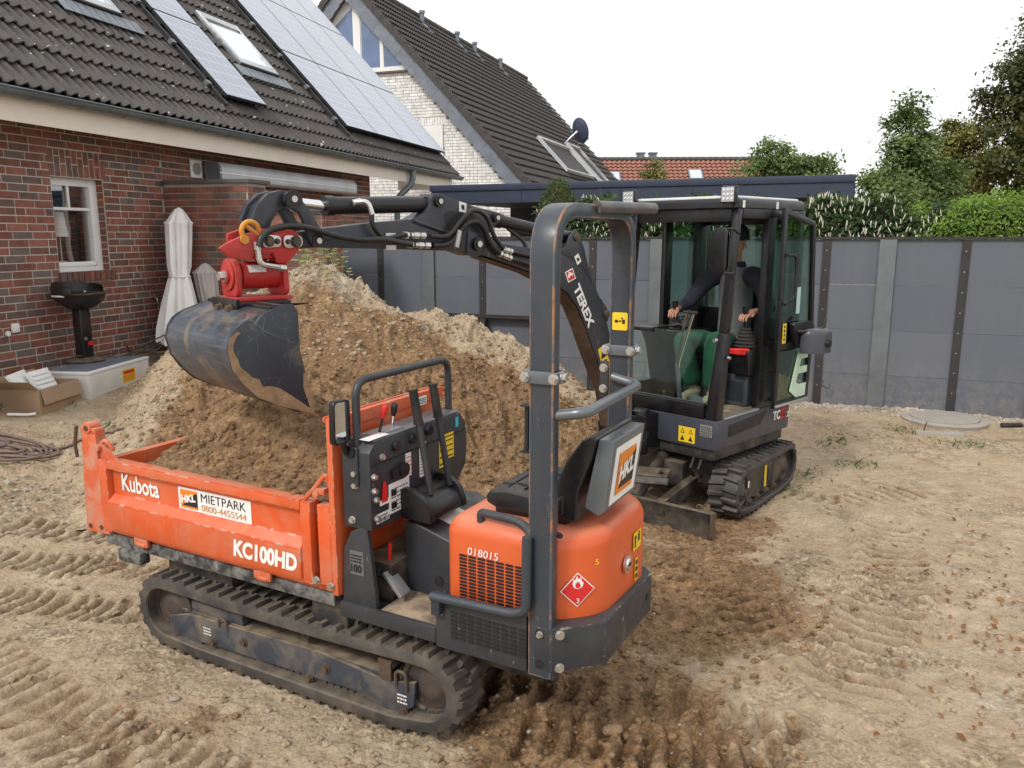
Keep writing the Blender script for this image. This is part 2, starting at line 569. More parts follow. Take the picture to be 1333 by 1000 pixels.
mt['underside'] = paint('rusty_brown_underside', (.075, .045, .03), .7, dust=.35, var=.3)
mt['black'] = paint('black_plastic', (.0065, .007, .0095), .36, dust=.02, up=.03)
mt['blackmatt'] = paint('matt_black', (.010, .010, .011), .7, dust=.10, up=.12)
mt['dirtyblack'] = paint('dirty_black_steel', (.018, .018, .019), .6, dust=.35, up=.5, scratch=.3, dscale=6)
mt['rubber'] = paint('track_rubber', (.040, .037, .034), .68, dust=.55, up=.8, dscale=6, dcol=(.20, .155, .11), var=.2)
mt['rubberd'] = paint('dark_track_rubber', (.030, .030, .030), .55, dust=.40, up=.6, dscale=7, dcol=(.17, .14, .11), var=.2)
mt['hose'] = paint('hose_rubber', (.008, .008, .009), .42, dust=.05, up=.05)
mt['chrome'] = paint('chrome_rod', (.75, .76, .78), .12, metal=1, var=.02, bumpy=0)
mt['zinc'] = paint('zinc_fitting', (.56, .55, .52), .32, metal=.85, dust=.12)
mt['rollerm'] = paint('muddy_steel', (.07, .055, .045), .6, metal=.3, dust=.8, up=.9, dcol=MUD)
mt['red'] = paint('red_paint', (.44, .022, .020), .46, dust=.30, up=.35, scratch=.45, scol=(.12, .06, .05), dcol=(.30, .16, .11))
mt['redp'] = plain('red_plastic', (.62, .02, .015), .45)
mt['yellow'] = plain('yellow_sticker', (.80, .55, .02), .5)
mt['amber'] = paint('amber_paint', (.62, .27, .03), .5, dust=.4, dcol=(.40, .06, .03), scratch=.9, scol=(.5, .12, .05))
mt['white'] = plain('white_print', (.78, .78, .76), .5)
mt['offwhite'] = paint('worn_white_print', (.66, .66, .64), .5, dust=.4)
mt['ink'] = plain('black_print', (.012, .012, .014), .5)
mt['orangeink'] = plain('orange_print', (.72, .22, .015), .5)
mt['brownink'] = plain('bronze_print', (.55, .24, .04), .5)
mt['redink'] = plain('red_print', (.62, .02, .02), .5)
mt['cyan'] = plain('cyan_print', (.02, .45, .55), .5)
mt['seat'] = paint('black_vinyl', (.013, .013, .015), .34, up=.10, bumpy=.25)
def scratched(name, base, col2, lines, dust):
    s = NT(name); co = s.coord()
    c = s.mixc(s.rng(s.noise(co, 4, 6, .6), .3, .7), base, col2)
    for k, (ax, ay, az, sc) in enumerate(((.9, .3, .4, 6), (.3, 1.1, 1.3, 9), (1.4, .2, .8, 4))):
        v = s.n('ShaderNodeTexVoronoi'); v.feature = 'DISTANCE_TO_EDGE'; v.inputs['Scale'].default_value = sc
        m = s.n('ShaderNodeMapping'); m.inputs['Rotation'].default_value = (ax, ay, az); m.inputs['Scale'].default_value = (1, 2.5, 1)
        s.l(co, m.inputs['Vector']); s.l(m.outputs[0], v.inputs['Vector'])
        ln = s.math('MULTIPLY', s.math('LESS_THAN', v.outputs['Distance'], .0045), s.rng(s.noise(co, 9 + k * 4, 4, .6), .48, .58))
        c = s.mixc(s.math('MULTIPLY', ln, .5), c, lines)
    c = s.mixc(s.rng(s.noise(co, 6, 7, .65, .5), .55, .74, 0, dust), c, (.26, .19, .125))
    s.set(Base_Color=c, Roughness=.42, Normal=s.bump(s.noise(co, 40, 4), .08, .004))
    return s.mat
mt['bucketside'] = scratched('bucket_side_paint', (.020, .025, .036), (.035, .042, .056), (.20, .22, .25), .45)
mt['bucket'] = None
s = NT('worn_bucket_steel'); co = s.coord()
n1 = s.noise(co, 3.5, 6, .6, .4)
c = s.mixc(s.rng(n1, .35, .65), (.032, .040, .056), (.10, .115, .135))
st = s.noise(s.mapping(co, (3, 3, 60)), 1, 5, .6, .5)
c = s.mixc(s.rng(st, .5, .75, 0, .5), c, (.20, .20, .20))
c = s.mixc(s.rng(s.noise(co, 5, 7, .65, .5), .5, .68, 0, .75), c, (.30, .22, .14))
s.set(Base_Color=c, Roughness=s.rng(n1, .3, .7, .3, .55), Metallic=.25, Normal=s.bump(s.noise(co, 40, 4), .1, .004))
mt['bucket'] = s.mat
s = NT('caked_sand'); co = s.pos()
c = s.mixc(s.rng(s.noise(co, 14, 6, .65), .3, .7), (.20, .12, .065), (.36, .25, .15))
s.set(Base_Color=c, Roughness=.95, Normal=s.bump(s.noise(co, 60, 6, .7), .7, .01)); mt['caked'] = s.mat
s = NT('diamond_plate'); co = s.coord()
c = s.mixc(s.rng(s.noise(co, 9, 6, .6), .35, .6), (.10, .08, .065), (.36, .27, .18))
ck = s.n('ShaderNodeTexChecker'); ck.inputs['Scale'].default_value = 75; s.l(co, ck.inputs['Vector'])
s.set(Base_Color=c, Roughness=.85, Normal=s.bump(ck.outputs['Fac'], .3, .003)); mt['diamond'] = s.mat

mt['bricks'] = [brick_mat('red_brick', (.25, .100, .070)), brick_mat('crimson_brick', (.215, .085, .064)), brick_mat('brown_brick', (.18, .088, .065)),
                brick_mat('dark_brick', (.145, .092, .076)), brick_mat('grey_brown_brick', (.165, .122, .104)), brick_mat('light_red_brick', (.28, .118, .082))]
mt['mortar'] = paint('pale_mortar', (.43, .395, .35), .95, var=.15, bumpy=.3)
mt['wbrick'] = [brick_mat('white_brick', (.86, .86, .84)), brick_mat('cream_brick', (.80, .79, .76)), brick_mat('pale_grey_brick', (.72, .72, .70))]
mt['wmortar'] = paint('grey_mortar', (.25, .245, .24), .95, bumpy=.2)
mt['tile'] = tile_mat('dark_roof_tile', (.088, .080, .075), .75)
mt['tile2'] = tile_mat('grey_brown_roof_tile', (.064, .059, .057), .0)
mt['tile3'] = tile_mat('orange_roof_tile', (.32, .145, .105), .0)
mt['gutter'] = paint('zinc_gutter', (.14, .165, .175), .42, metal=.35, dust=.15, var=.2)
mt['soffit'] = paint('cream_soffit', (.74, .67, .58), .7, var=.05)
mt['soffitw'] = paint('white_soffit', (.72, .72, .75), .7, var=.05)
mt['pvc'] = plain('white_window_frame', (.78, .78, .77), .35, var=.03)
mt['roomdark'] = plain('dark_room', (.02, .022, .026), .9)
mt['glass'] = glass_mat('window_glass', (.97, .98, .98), .0, .35)
mt['tint'] = glass_mat('green_tinted_glass', (.66, .80, .74), .0, .6)
mt['clearg'] = glass_mat('clear_green_glass', (.86, .93, .90), .0, .4)
mt['skyglass'] = paint('roof_window_glass', (.35, .42, .46), .05, var=.02, bumpy=0, spec=1.0)
mt['blueglass'] = paint('gable_glass', (.10, .16, .30), .06, var=.15, bumpy=0, spec=.9)
mt['alu'] = paint('aluminium', (.48, .50, .52), .35, metal=.7, dust=.1)
s = NT('solar_cells'); co = s.coord()
def gridline(sc, w_):
    sx = s.n('ShaderNodeSeparateXYZ'); s.l(co, sx.inputs[0])
    f = None
    for k in (0, 2):
        fr_ = s.math('FRACT', s.math('MULTIPLY', sx.outputs[k], sc))
        e = s.math('LESS_THAN', fr_, w_)
        f = e if f is None else s.math('MAXIMUM', f, e)
    return f
g = gridline(6.2, .07)
c = s.mixc(s.rng(s.noise(co, 2, 3), .3, .7), (.16, .205, .29), (.21, .26, .34))  # sky reflection painted in as a lighter base colour
c = s.mixc(s.math('MULTIPLY', g, .6), c, (.55, .60, .66))
s.set(Base_Color=c, Roughness=.16, Specular_IOR_Level=.8, Coat_Weight=.6, Coat_Roughness=.03); mt['solar'] = s.mat
def fence_mat():
    s = NT('grey_fence_board'); p = s.pos(); oi = s.n('ShaderNodeObjectInfo')
    c = s.mixc(oi.outputs['Random'], (.098, .110, .134), (.120, .130, .152))
    c = s.mixc(s.rng(s.noise(s.mapping(p, (6, 6, 1.0)), 1, 5, .6, .3), .5, .75, 0, .35), c, (.155, .160, .17))
    sp_ = s.n('ShaderNodeSeparateXYZ'); s.l(p, sp_.inputs[0])
    splash = s.math('MULTIPLY', s.rng(sp_.outputs[2], .05, .75, 1, 0), s.rng(s.noise(p, 14, 6, .7), .40, .62))
    c = s.mixc(s.math('MULTIPLY', splash, .42), c, (.30, .25, .18))
    c = s.mixc(s.rng(s.noise(p, 3, 6, .7, 1.5), .66, .70, 0, .4), c, (.05, .05, .055))
    s.set(Base_Color=c, Roughness=.6, Normal=s.bump(s.noise(p, 60, 4), .08, .004))
    return s.mat
mt['fence'] = fence_mat()
mt['fence_plain'] = paint('grey_fence_board', (.105, .117, .141), .62, dust=.08, var=.07, bumpy=.1)
mt['galv'] = paint('galvanised_steel', (.16, .18, .195), .45, metal=.45, dust=.12, var=.15, dscale=12)
mt['darkstrip'] = paint('dark_steel_strip', (.024, .023, .024), .6, dust=.04, scratch=.15)
mt['navy'] = paint('navy_fascia', (.026, .038, .068), .5, var=.06, bumpy=0)
mt['navyd'] = paint('navy_soffit', (.022, .026, .035), .6)
mt['cardboard'] = paint('brown_cardboard', (.36, .245, .155), .85, var=.08)
mt['foam'] = paint('white_foam', (.82, .82, .80), .8, var=.03, bumpy=.15)
mt['foamdirty'] = paint('dirty_white_foam', (.72, .70, .66), .8, dust=.25, up=.3)
mt['fabric'] = paint('white_parasol_fabric', (.84, .83, .80), .9, dust=.10, var=.05, bumpy=.25)
mt['fabric2'] = paint('greige_parasol_fabric', (.52, .47, .44), .9, dust=.12, var=.08, bumpy=.25)
mt['bark'] = paint('bark', (.10, .08, .06), .9, var=.3, bumpy=.5)
mt['stone'] = paint('pale_stone', (.36, .31, .25), .9, var=.35, bumpy=.4)
mt['concrete'] = paint('concrete', (.33, .305, .265), .9, dust=.4, var=.1, bumpy=.3)
mt['bag'] = plain('grey_plastic', (.50, .52, .54), .4)
mt['skin'] = paint('skin', (.46, .23, .15), .5, var=.08, bumpy=.05)
mt['navycloth'] = paint('navy_jersey', (.018, .020, .032), .9, var=.15, bumpy=.3)
mt['greycloth'] = paint('grey_melange_jersey', (.15, .155, .165), .95, var=.35, bumpy=.6, dscale=30)
mt['greencloth'] = paint('green_work_trousers', (.010, .075, .040), .9, var=.3, dust=.25, dcol=(.05, .10, .06), bumpy=.3)
mt['boot'] = paint('dusty_boot', (.34, .27, .19), .9, var=.2)
mt['palegreen'] = paint('pale_green_plastic', (.50, .66, .52), .5)
mt['leafd'] = leaf_mat('dark_leaves', (.022, .048, .014), (.075, .115, .03))
mt['leafm'] = leaf_mat('mid_leaves', (.075, .125, .042), (.23, .31, .10))
mt['leafg'] = leaf_mat('golden_leaves', (.12, .14, .038), (.34, .32, .10))
mt['leafbig'] = leaf_mat('autumn_leaves', (.042, .064, .020), (.145, .155, .05), (.22, .13, .05))
mt['leafhedge'] = leaf_mat('bright_hedge_leaves', (.085, .16, .02), (.25, .40, .055))
mt['leaflaurel'] = leaf_mat('laurel_leaves', (.020, .045, .014), (.085, .135, .04))
mt['leafyew'] = leaf_mat('yew_leaves', (.022, .052, .010), (.13, .17, .028))
mt['flower'] = plain('cream_flowers', (.74, .71, .58), .8)
def edge_mat(name, c1, c2, scale, lo, hi, rough=.5):
    s = NT(name); co = s.coord()
    n = s.noise(co, scale, 6, .7, .6)
    s.set(Base_Color=s.mixc(s.rng(n, lo, hi), c1, c2), Roughness=rough)
    return s.mat
mt['rustedge'] = edge_mat('rusted_paint_edge', (.075, .09, .11), (.34, .16, .07), 7, .47, .60)
mt['scuff'] = edge_mat('scuffed_paint_edge', (.035, .04, .048), (.36, .34, .31), 12, .53, .64)
mt['chip'] = edge_mat('chipped_orange_edge', (.60, .075, .016), (.50, .36, .27), 10, .50, .62)
mt['grass'] = leaf_mat('grass_blades', (.06, .12, .02), (.16, .24, .06))
mt['dryleaf'] = leaf_mat('dry_leaves', (.20, .085, .03), (.36, .18, .075))
# ------------------------------------------------------------------ ground, mound
HO, HA = np.array([-5.275, 8.445]), R(73.55)            # red house: origin on the wall, heading of the wall
HX, HY = np.array([math.cos(HA), math.sin(HA)]), np.array([-math.sin(HA), math.cos(HA)])
DO, DA = np.array([-0.469, 2.983]), R(151.6)             # dumper: origin under the rear of its left track
BO, BA = np.array([1.447, 5.45]), R(224)                 # excavator upper body
UO, UA = np.array([1.625, 5.415]), R(231.5)              # excavator undercarriage

def path_sd(x, y, pts):
    """distance to a polyline and arc length along it"""
    best = np.full(x.shape, 1e9); sl = np.zeros(x.shape); acc = 0
    for (ax, ay), (bx, by) in zip(pts[:-1], pts[1:]):
        dx, dy = bx - ax, by - ay
        L = math.hypot(dx, dy)
        t = np.clip(((x - ax) * dx + (y - ay) * dy) / L ** 2, 0, 1)
        d = np.hypot(x - ax - t * dx, y - ay - t * dy)
        m = d < best
        best = np.where(m, d, best); sl = np.where(m, acc + t * L, sl)
        acc += L
    return best, sl

PRINTS = [  # polyline, width, depth, pitch
    ([(2.63, 5.32), (2.29, 4.44), (1.85, 3.8), (1.50, 3.3)], .36, .11, .105),
    ([(-0.3, 3.30), (0.33, 3.26), (0.79, 3.14), (1.25, 2.95)], .20, .05, .12),
    ([(-2.5, 3.42), (-2.05, 3.10), (-1.6, 2.80)], .24, .026, .11),
    ([(-3.9, 4.85), (-2.3, 4.66), (-1.95, 4.5)], .24, .032, .10),
    ([(-4.0, 5.35), (-2.6, 5.15)], .24, .028, .10),
    ([(-3.5, 4.35), (-2.1, 4.05)], .24, .026, .10),
    ([(.95, 4.85), (1.26, 4.14), (1.30, 3.6)], .24, .05, .10),
    ([(0.0, 2.99), (1.1, 2.78)], .24, .04, .10),
    ([(-3.0, 3.9), (-2.0, 3.2), (-1.0, 2.65)], .22, .018, .10),
    ([(1.9, 6.3), (2.6, 5.9), (3.3, 6.2)], .26, .02, .11),
]
WETS = [(.88, 4.3, .95, .95), (.32, 3.1, .74, .95), (-.8, 6.2, 1.5, .9), (1.3, 5.3, .7, .8), (-.3, 5.0, 1.3, 1), (-1.6, 4.9, .9, .6),
        (.8, 2.6, .5, .7), (-.6, 2.6, .4, .45), (-1.35, 3.05, .35, .5), (-2.4, 4.6, .5, .45), (2.2, 4.6, .35, .35), (1.9, 3.75, .4, .3)]
PALES = [(2.4, 3.1, .8, .55), (3.0, 4.6, 1.1, .30), (2.6, 6.6, 1.0, .18), (-1.7, 3.0, .6, .12), (4.4, 7.6, .8, .35), (.62, 3.25, .3, .45), (2.0, 2.7, .5, .3)]

def blob(x, y, L):
    t = np.zeros(x.shape)
    for (cx, cy, r, a) in L: t = np.maximum(t, a * np.exp(-((x - cx) ** 2 + (y - cy) ** 2) / (r * r) * .9))
    return t

def ground_h(x, y, fine=True):
    x = np.asarray(x, float); y = np.asarray(y, float)
    rx, ry = x - HO[0], y - HO[1]
    hx, out = rx * HX[0] + ry * HX[1], -(rx * HY[0] + ry * HY[1])
    rise = .54 * np.clip(1 - np.clip(out, 0, 9) / 3.1, 0, 1) ** 1.15 * smooth(13, 9, hx)
    rise = rise + .10 * smooth(8.2, 9.6, y + .385 * x) * smooth(-1, 2, x)
    far = smooth(12, 9, np.hypot(x, y - 4))
    h = rise + far * .030 * fbm(x, y, .9, 3, 3)
    if fine:
        rough = .5 + 1.5 * blob(x, y, WETS) + .35 * blob(x, y, [(3.3, 3.6, 1.2, 1), (-3.6, 5.2, 1.0, 1)])
        h = h + far * rough * (.026 * fbm(x, y, 3.2, 4, 9) + .020 * np.abs(fbm(x, y, 9, 4, 21)) + .010 * fbm(x, y, 30, 3, 33))
        h = h + far * .006 * fbm(x, y, 22, 3, 39) * smooth(-.15, .25, fbm(x, y, .9, 3, 44))
        # the stony bank on the left, at the edge of the raised strip by the house
        h = h + .07 * np.exp(-((out - 2.1) / .45) ** 2) * (0.4 + np.abs(fbm(x, y, 5, 4, 61))) * smooth(1.5, -.5, hx)
        for pts, wd, dp, pit in PRINTS:
            d, s = path_sd(x, y, pts)
            wob = fbm(x, y, 4, 2, 71) * .05
            m = smooth(wd * .5 + .05, wd * .5 - .02, d + wob)
            rim = np.exp(-((d - wd * .56) / .05) ** 2) * .35
            lug = .5 + .5 * np.tanh(2.5 * np.sin(2 * math.pi * s / pit + 2.5 * d / wd + 1.6 * fbm(x, y, 5, 3, 73)))
            fade = np.clip(.55 + 1.0 * vnoise(x * 2.2, y * 2.2, 77) - .2, 0, 1)
            h = h + fade * (m * dp * 1.25 * (lug - .78) + rim * dp)
    return h

MOUND = [(-3.66, 7.80, .50), (-3.32, 7.95, .95), (-2.75, 8.05, 1.38), (-2.05, 8.15, 1.74), (-1.75, 8.25, 1.62), (-1.35, 8.35, 1.36), (-.85, 8.45, 1.31), (-.58, 8.5, 1.20), (-.25, 8.55, .98), (.25, 8.6, .58), (.7, 8.65, .30), (1.1, 8.6, .12)]
def mound_h(x, y):
    h = np.full(x.shape, -9.)
    for (ax, ay, az), (bx, by, bz) in zip(MOUND[:-1], MOUND[1:]):
        dx, dy = bx - ax, by - ay
        L2 = dx * dx + dy * dy
        t = np.clip(((x - ax) * dx + (y - ay) * dy) / L2, 0, 1)
        d = np.hypot(x - ax - t * dx, y - ay - t * dy)
        k = .66 + .12 * fbm(x, y, .8, 2, 5) + .40 * smooth(-3.2, -3.7, x)
        z = az + t * (bz - az) - k * (np.sqrt(d * d + .012) - .11)
        h = np.maximum(h, z)
    # a spill of loose soil towards the dumper and the digging machine
    for cx, cy, cz, k in [(-1.0, 6.7, .62, .42), (-2.5, 6.6, .55, .38), (-3.3, 6.9, .5, .36), (.2, 7.4, .45, .40)]:
        h = np.maximum(h, cz - k * np.sqrt((x - cx) ** 2 + (y - cy) ** 2 + .05))
    wx_, wy_ = x + .25 * fbm(x, y, 2.2, 3, 41), y + .25 * fbm(x, y, 2.2, 3, 43)
    n = fbm(wx_, wy_, 1.7, 4, 13) * .13 + (.5 - np.abs(fbm(wx_, wy_, 3.6, 5, 23))) * .16 - .07 + fbm(wx_ * 1.9, wy_ * .55, 7, 4, 27) * .05 + fbm(x, y, 15, 3, 31) * .030 + np.abs(fbm(x, y, 34, 3, 35)) * .022
    return h + n * smooth(-.35, .4, h) * (.55 + .6 * smooth(-3.1, -2.3, x))

xs = np.unique(np.concatenate([np.linspace(-300, -12, 25), np.linspace(-12, -4.5, 90), np.linspace(-4.5, 4.0, 560), np.linspace(4.0, 9, 130), np.linspace(9, 300, 30)]))
ys = np.unique(np.concatenate([np.linspace(-40, 1.2, 20), np.linspace(1.2, 2.4, 30), np.linspace(2.4, 5.6, 270), np.linspace(5.6, 9.5, 190), np.linspace(9.5, 16, 60), np.linspace(16, 500, 40)]))
gx, gy = np.meshgrid(xs, ys)
gh = ground_h(gx, gy)
wet = np.clip(blob(gx, gy, WETS), 0, 1)
for pts_, wd_, dp_, pit_ in PRINTS:      # damp soil turned up by the tracks, plus painted groove shading
    d_, s_ = path_sd(gx, gy, pts_)
    wet = np.maximum(wet, np.where(d_ < wd_ * .6, .33 + .16 * np.sin(2 * math.pi * s_ / pit_ + 2.5 * d_ / wd_ + 3.14), 0))
pale = np.clip(blob(gx, gy, PALES), 0, 1)
groove_shade = np.zeros(gx.shape)  # shading of the print grooves, put into the soil colour
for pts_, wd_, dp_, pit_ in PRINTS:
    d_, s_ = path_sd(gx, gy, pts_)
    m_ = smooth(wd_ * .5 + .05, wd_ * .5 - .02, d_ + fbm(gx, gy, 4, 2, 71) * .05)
    groove_shade = np.maximum(groove_shade, m_ * (.5 - .5 * np.tanh(2.5 * np.sin(2 * math.pi * s_ / pit_ + 2.5 * d_ / wd_ + 1.6 * fbm(gx, gy, 5, 3, 73)))) * np.clip(.35 + 1.0 * vnoise(gx * 2.2, gy * 2.2, 77) - .2, 0, 1))
ground = grid_mesh('ground', gx, gy, gh, mt['soil'], {'wet': wet, 'pale': pale, 'groove_shade': groove_shade})
tag(ground, None, None, None, 'structure')

mx_, my_ = np.meshgrid(np.linspace(-4.6, 1.9, 620), np.linspace(5.3, 10.0, 430))
mh = mound_h(mx_, my_)
gb = ground_h(mx_, my_, False)
mh2 = np.maximum(mh, gb - .12)
crest = smooth(.55, 1.5, mh) 
wetm = np.clip(.92 - .75 * smooth(-2.5, -3.3, mx_) - .30 * crest + .10 * fbm(mx_ * 1.5, my_ * .6, 3, 3, 93) - .9 * smooth(7.9, 8.5, my_ + .12 * (mx_ + 2) + .25 * fbm(mx_, my_, 2, 3, 91)) , 0, 1)
palem = np.clip(.62 * smooth(.75, 1.5, mh + .3 * fbm(mx_ * 2, my_ * .7, 2, 3, 95)) * smooth(7.0, 8.0, my_) + .16 * smooth(-2.7, -3.4, mx_), 0, 1)
mound = grid_mesh('soil_mound', mx_, my_, mh2, mt['soil'], {'wet': wetm, 'pale': palem})
tag(mound, None, None, None, 'structure')

def surf_z(x, y):
    x = np.asarray([x], float); y = np.asarray([y], float)
    return float(max(ground_h(x, y)[0], mound_h(x, y)[0]))

# loose clods and stones, too many to count
def lumps(name, n, sampler, size, mat, seed, squash=.7, attr=None):
    rg = np.random.default_rng(seed)
    base = bmesh.new(); bmesh.ops.create_icosphere(base, subdivisions=1, radius=1)
    bv = np.array([v.co[:] for v in base.verts]); bf = np.array([[v.index for v in f.verts] for f in base.faces]); base.free()
    P = sampler(n, rg)
    n = len(P)
    sc = size[0] * (size[1] / size[0]) ** (rg.random(n) ** 2.2)
    ang = rg.random(n) * 6.28
    vs = bv[None] * (1 + .35 * (rg.random((n, len(bv), 1)) - .5)) * sc[:, None, None] * np.array([1, .8, squash])
    ca, sa = np.cos(ang)[:, None], np.sin(ang)[:, None]
    vx = vs[..., 0] * ca - vs[..., 1] * sa; vy = vs[..., 0] * sa + vs[..., 1] * ca
    co = np.stack([vx + P[:, 0:1], vy + P[:, 1:2], vs[..., 2] + P[:, 2:3] + sc[:, None] * .15], -1).reshape(-1, 3)
    fa = (bf[None] + (np.arange(n) * len(bv))[:, None, None]).reshape(-1, 3)
    me = bpy.data.meshes.new(name)
    me.from_pydata(co.tolist(), [], fa.tolist())
    if attr is not None:
        for k, fn in attr.items():
            a = me.attributes.new(k, 'FLOAT', 'POINT'); a.data.foreach_set('value', np.repeat(fn(P), len(bv)).astype(np.float32))
    me.materials.append(mat)
    ob = bpy.data.objects.new(name, me); COL.objects.link(ob)
    return ob

def clod_sampler(n, rg):
    out = []
    while sum(map(len, out)) < n:
        x = rg.uniform(-4.5, 4.2, n * 3); y = 2.5 + 5.5 * rg.random(n * 3) ** 1.6
        w_ = .10 + .9 * blob(x, y, WETS) + .4 * blob(x, y, [(-3.6, 5.4, .8, 1), (3.2, 3.7, 1, .8)])
        k = rg.random(n * 3) < w_ * .6
        out.append(np.stack([x[k], y[k]], -1))
    P = np.concatenate(out)[:n]
    return np.column_stack([P, ground_h(P[:, 0], P[:, 1])])
wetf = lambda P: np.clip(blob(P[:, 0], P[:, 1], WETS) + .12, 0, 1)
palef = lambda P: np.clip(blob(P[:, 0], P[:, 1], PALES), 0, 1)
cl = lumps('soil_clods', 12000, clod_sampler, (.003, .028), mt['soil'], 5, attr={'wet': wetf, 'pale': palef})
tag(cl, 'loose brown clods of soil scattered over the churned ground', 'soil', None, 'stuff')

def mound_sampler(n, rg):
    x = rg.uniform(-4.3, 1.4, n * 2); y = rg.uniform(5.6, 9.0, n * 2)
    h = mound_h(x, y); k = h > ground_h(x, y, False) + .02
    return np.column_stack([x[k], y[k], h[k]])[:n]
cm = lumps('mound_clods', 9000, mound_sampler, (.004, .036), mt['soil'], 6,
           attr={'wet': lambda P: np.clip(.9 - .7 * smooth(.6, 1.2, P[:, 2]) - .6 * smooth(-2.6, -3.4, P[:, 0]), 0, 1), 'pale': lambda P: .5 * smooth(1.0, 1.6, P[:, 2]) + .25 * smooth(-2.7, -3.4, P[:, 0])})
tag(cm, 'crumbled lumps of sandy soil lying on the mound', 'soil', None, 'stuff')

def gravel_sampler(n, rg):   # pale gravel along the foot of the fence
    t = rg.random(n); off = np.abs(rg.normal(0, .22, n))
    x = 2.6 + t * 3.6; y = 9.28 - .385 * (x - 3.4) - .03 - off
    return np.column_stack([x, y, ground_h(x, y)])
gv = lumps('gravel', 2600, gravel_sampler, (.012, .035), mt['stone'], 8)
tag(gv, 'pale gravel along the foot of the grey board fence', 'gravel', None, 'stuff')

def rub_sampler(n, rg):
    x = rg.uniform(-6, -2.6, n * 3); y = rg.uniform(4.8, 7.8, n * 3)
    rx, ry = x - HO[0], y - HO[1]
    out = -(rx * HY[0] + ry * HY[1])
    k = np.abs(out - 2.0 - .2 * rg.normal(size=n * 3)) < .45
    k &= mound_h(x, y) < ground_h(x, y, False)
    x, y = x[k][:n], y[k][:n]
    return np.column_stack([x, y, ground_h(x, y)])
rb = lumps('rubble', 1300, rub_sampler, (.005, .040), mt['stone'], 9)
tag(rb, 'small pale stones on the bank left of the dumper', 'rubble', None, 'stuff')
def peb_sampler(n, rg):
    x = rg.uniform(-3.5, 4.5, n); y = 2.5 + 6 * rg.random(n) ** 1.4
    return np.column_stack([x, y, ground_h(x, y)])
pb = lumps('pebbles', 1400, peb_sampler, (.003, .014), mt['stone'], 10)
tag(pb, 'scattered small stones on the sandy ground', 'pebbles', None, 'stuff')
# ------------------------------------------------------------------ brickwork
def brick_rows(x0, x1, z0, z1, holes=(), seed=1, course=1 / 12., L=.25, top_cut=True):
    """stretcher courses with stray half bricks: list of (x, z, length)"""
    rg = random.Random(seed)
    out = []
    r = 0
    z = z0
    while z + course * .9 < z1 + 1e-6:
        segs = [(x0, x1)]
        for (a, b, c, d) in holes:
            if z + course * .6 > c and z + course * .3 < d:
                ns = []
                for (p, q) in segs:
                    if b <= p or a >= q: ns.append((p, q)); continue
                    if a > p: ns.append((p, a))
                    if b < q: ns.append((b, q))
                segs = ns
        for (p, q) in segs:
            x = p - (L / 2 if r % 2 else 0) - rg.choice((0, 0, .0625))
            while x < q - .02:
                l = L if rg.random() > .13 else L / 2
                a, b = max(x, p), min(x + l, q)
                if b - a > .035: out.append(((a + b) / 2, z + course / 2, b - a - .012))
                x += l
        z += course; r += 1
    return out

BRW = [0] * 7 + [1] * 5 + [2] * 4 + [3] * 3 + [4] * 3 + [5] * 3
_bm_cache = {}
def brick_mesh(l, mi, h=.071, d=.05, mats=None, tagk='r'):
    k = (round(l, 2), mi, round(h, 3), tagk)
    if k not in _bm_cache:
        m = MB(); a = round(l, 2) / 2
        m.box(-a, a, -d / 2, d / 2, -h / 2, h / 2)
        _bm_cache[k] = m.mesh('brick', (mats or mt['bricks'])[mi], bev=.003, smooth=0, seg=1)
    return _bm_cache[k]

def stuff_bricks(name, boxes, mats, parent, pick):
    """boxes: (p0 corner, p1 corner) in the parent's frame, all joined into one part"""
    m = MB()
    for b in boxes: m.box(*b, mi=pick())
    ob = m.build(name, mats, parent, smooth=0, fixn=False)
    ob['kind'] = 'stuff'
    return ob

# ------------------------------------------------------------------ red brick house  (x along the wall, -y outwards)
house = thing('brick_house', 'red brick house with dark tiled roof and solar panels on the left', 'house', (HO[0], HO[1], 0), HA)
rg = random.Random(3)
ZB = .42
win = (.615, 1.365, 1.63, 2.69)
wall_holes = [(win[0], win[1], win[2] - .09, 3.0)]
m = MB()
for (a, b, c, d) in [(-3, win[0], ZB - .3, 3.26), (win[1], 8.45, ZB - .3, 3.26), (win[0], win[1], ZB - .3, win[2]), (win[0], win[1], win[3], 3.26)]:
    m.box(a, b, .0, .35, c, d)
wall = m.build('wall', mt['mortar'], house, smooth=0)
bl = brick_rows(-1.0, 2.40, ZB, 3.25, wall_holes, 5)
for r in range(3):   # lintel: standing bricks over the window
    pass
bl.sort(key=lambda q: (q[0] < -.45) * 10 + (q[1] < .5) * 5 + q[0] * .4)
solo, rest = bl[:290], bl[290:]
for (x, z, l) in solo:
    inst('brick', brick_mesh(l, rg.choice(BRW)), wall, (x, -.0035 + .025 + rg.uniform(-.0015, .0015), z))
boxes = [(x - l / 2, x + l / 2, -.004, .03, z - .0355, z + .0355) for (x, z, l) in rest]
boxes += [(x - l / 2, x + l / 2, -.004, .03, z - .0355, z + .0355) for (x, z, l) in brick_rows(2.40, 8.45, 1.0, 3.25, (), 8)]
boxes += [(x - l / 2, x + l / 2, -.004, .03, z - .0355, z + .0355) for (x, z, l) in brick_rows(-3, -1.0, ZB, 3.25, (), 9)]
stuff_bricks('wall_bricks', boxes, mt['bricks'], wall, lambda: rg.choice(BRW))
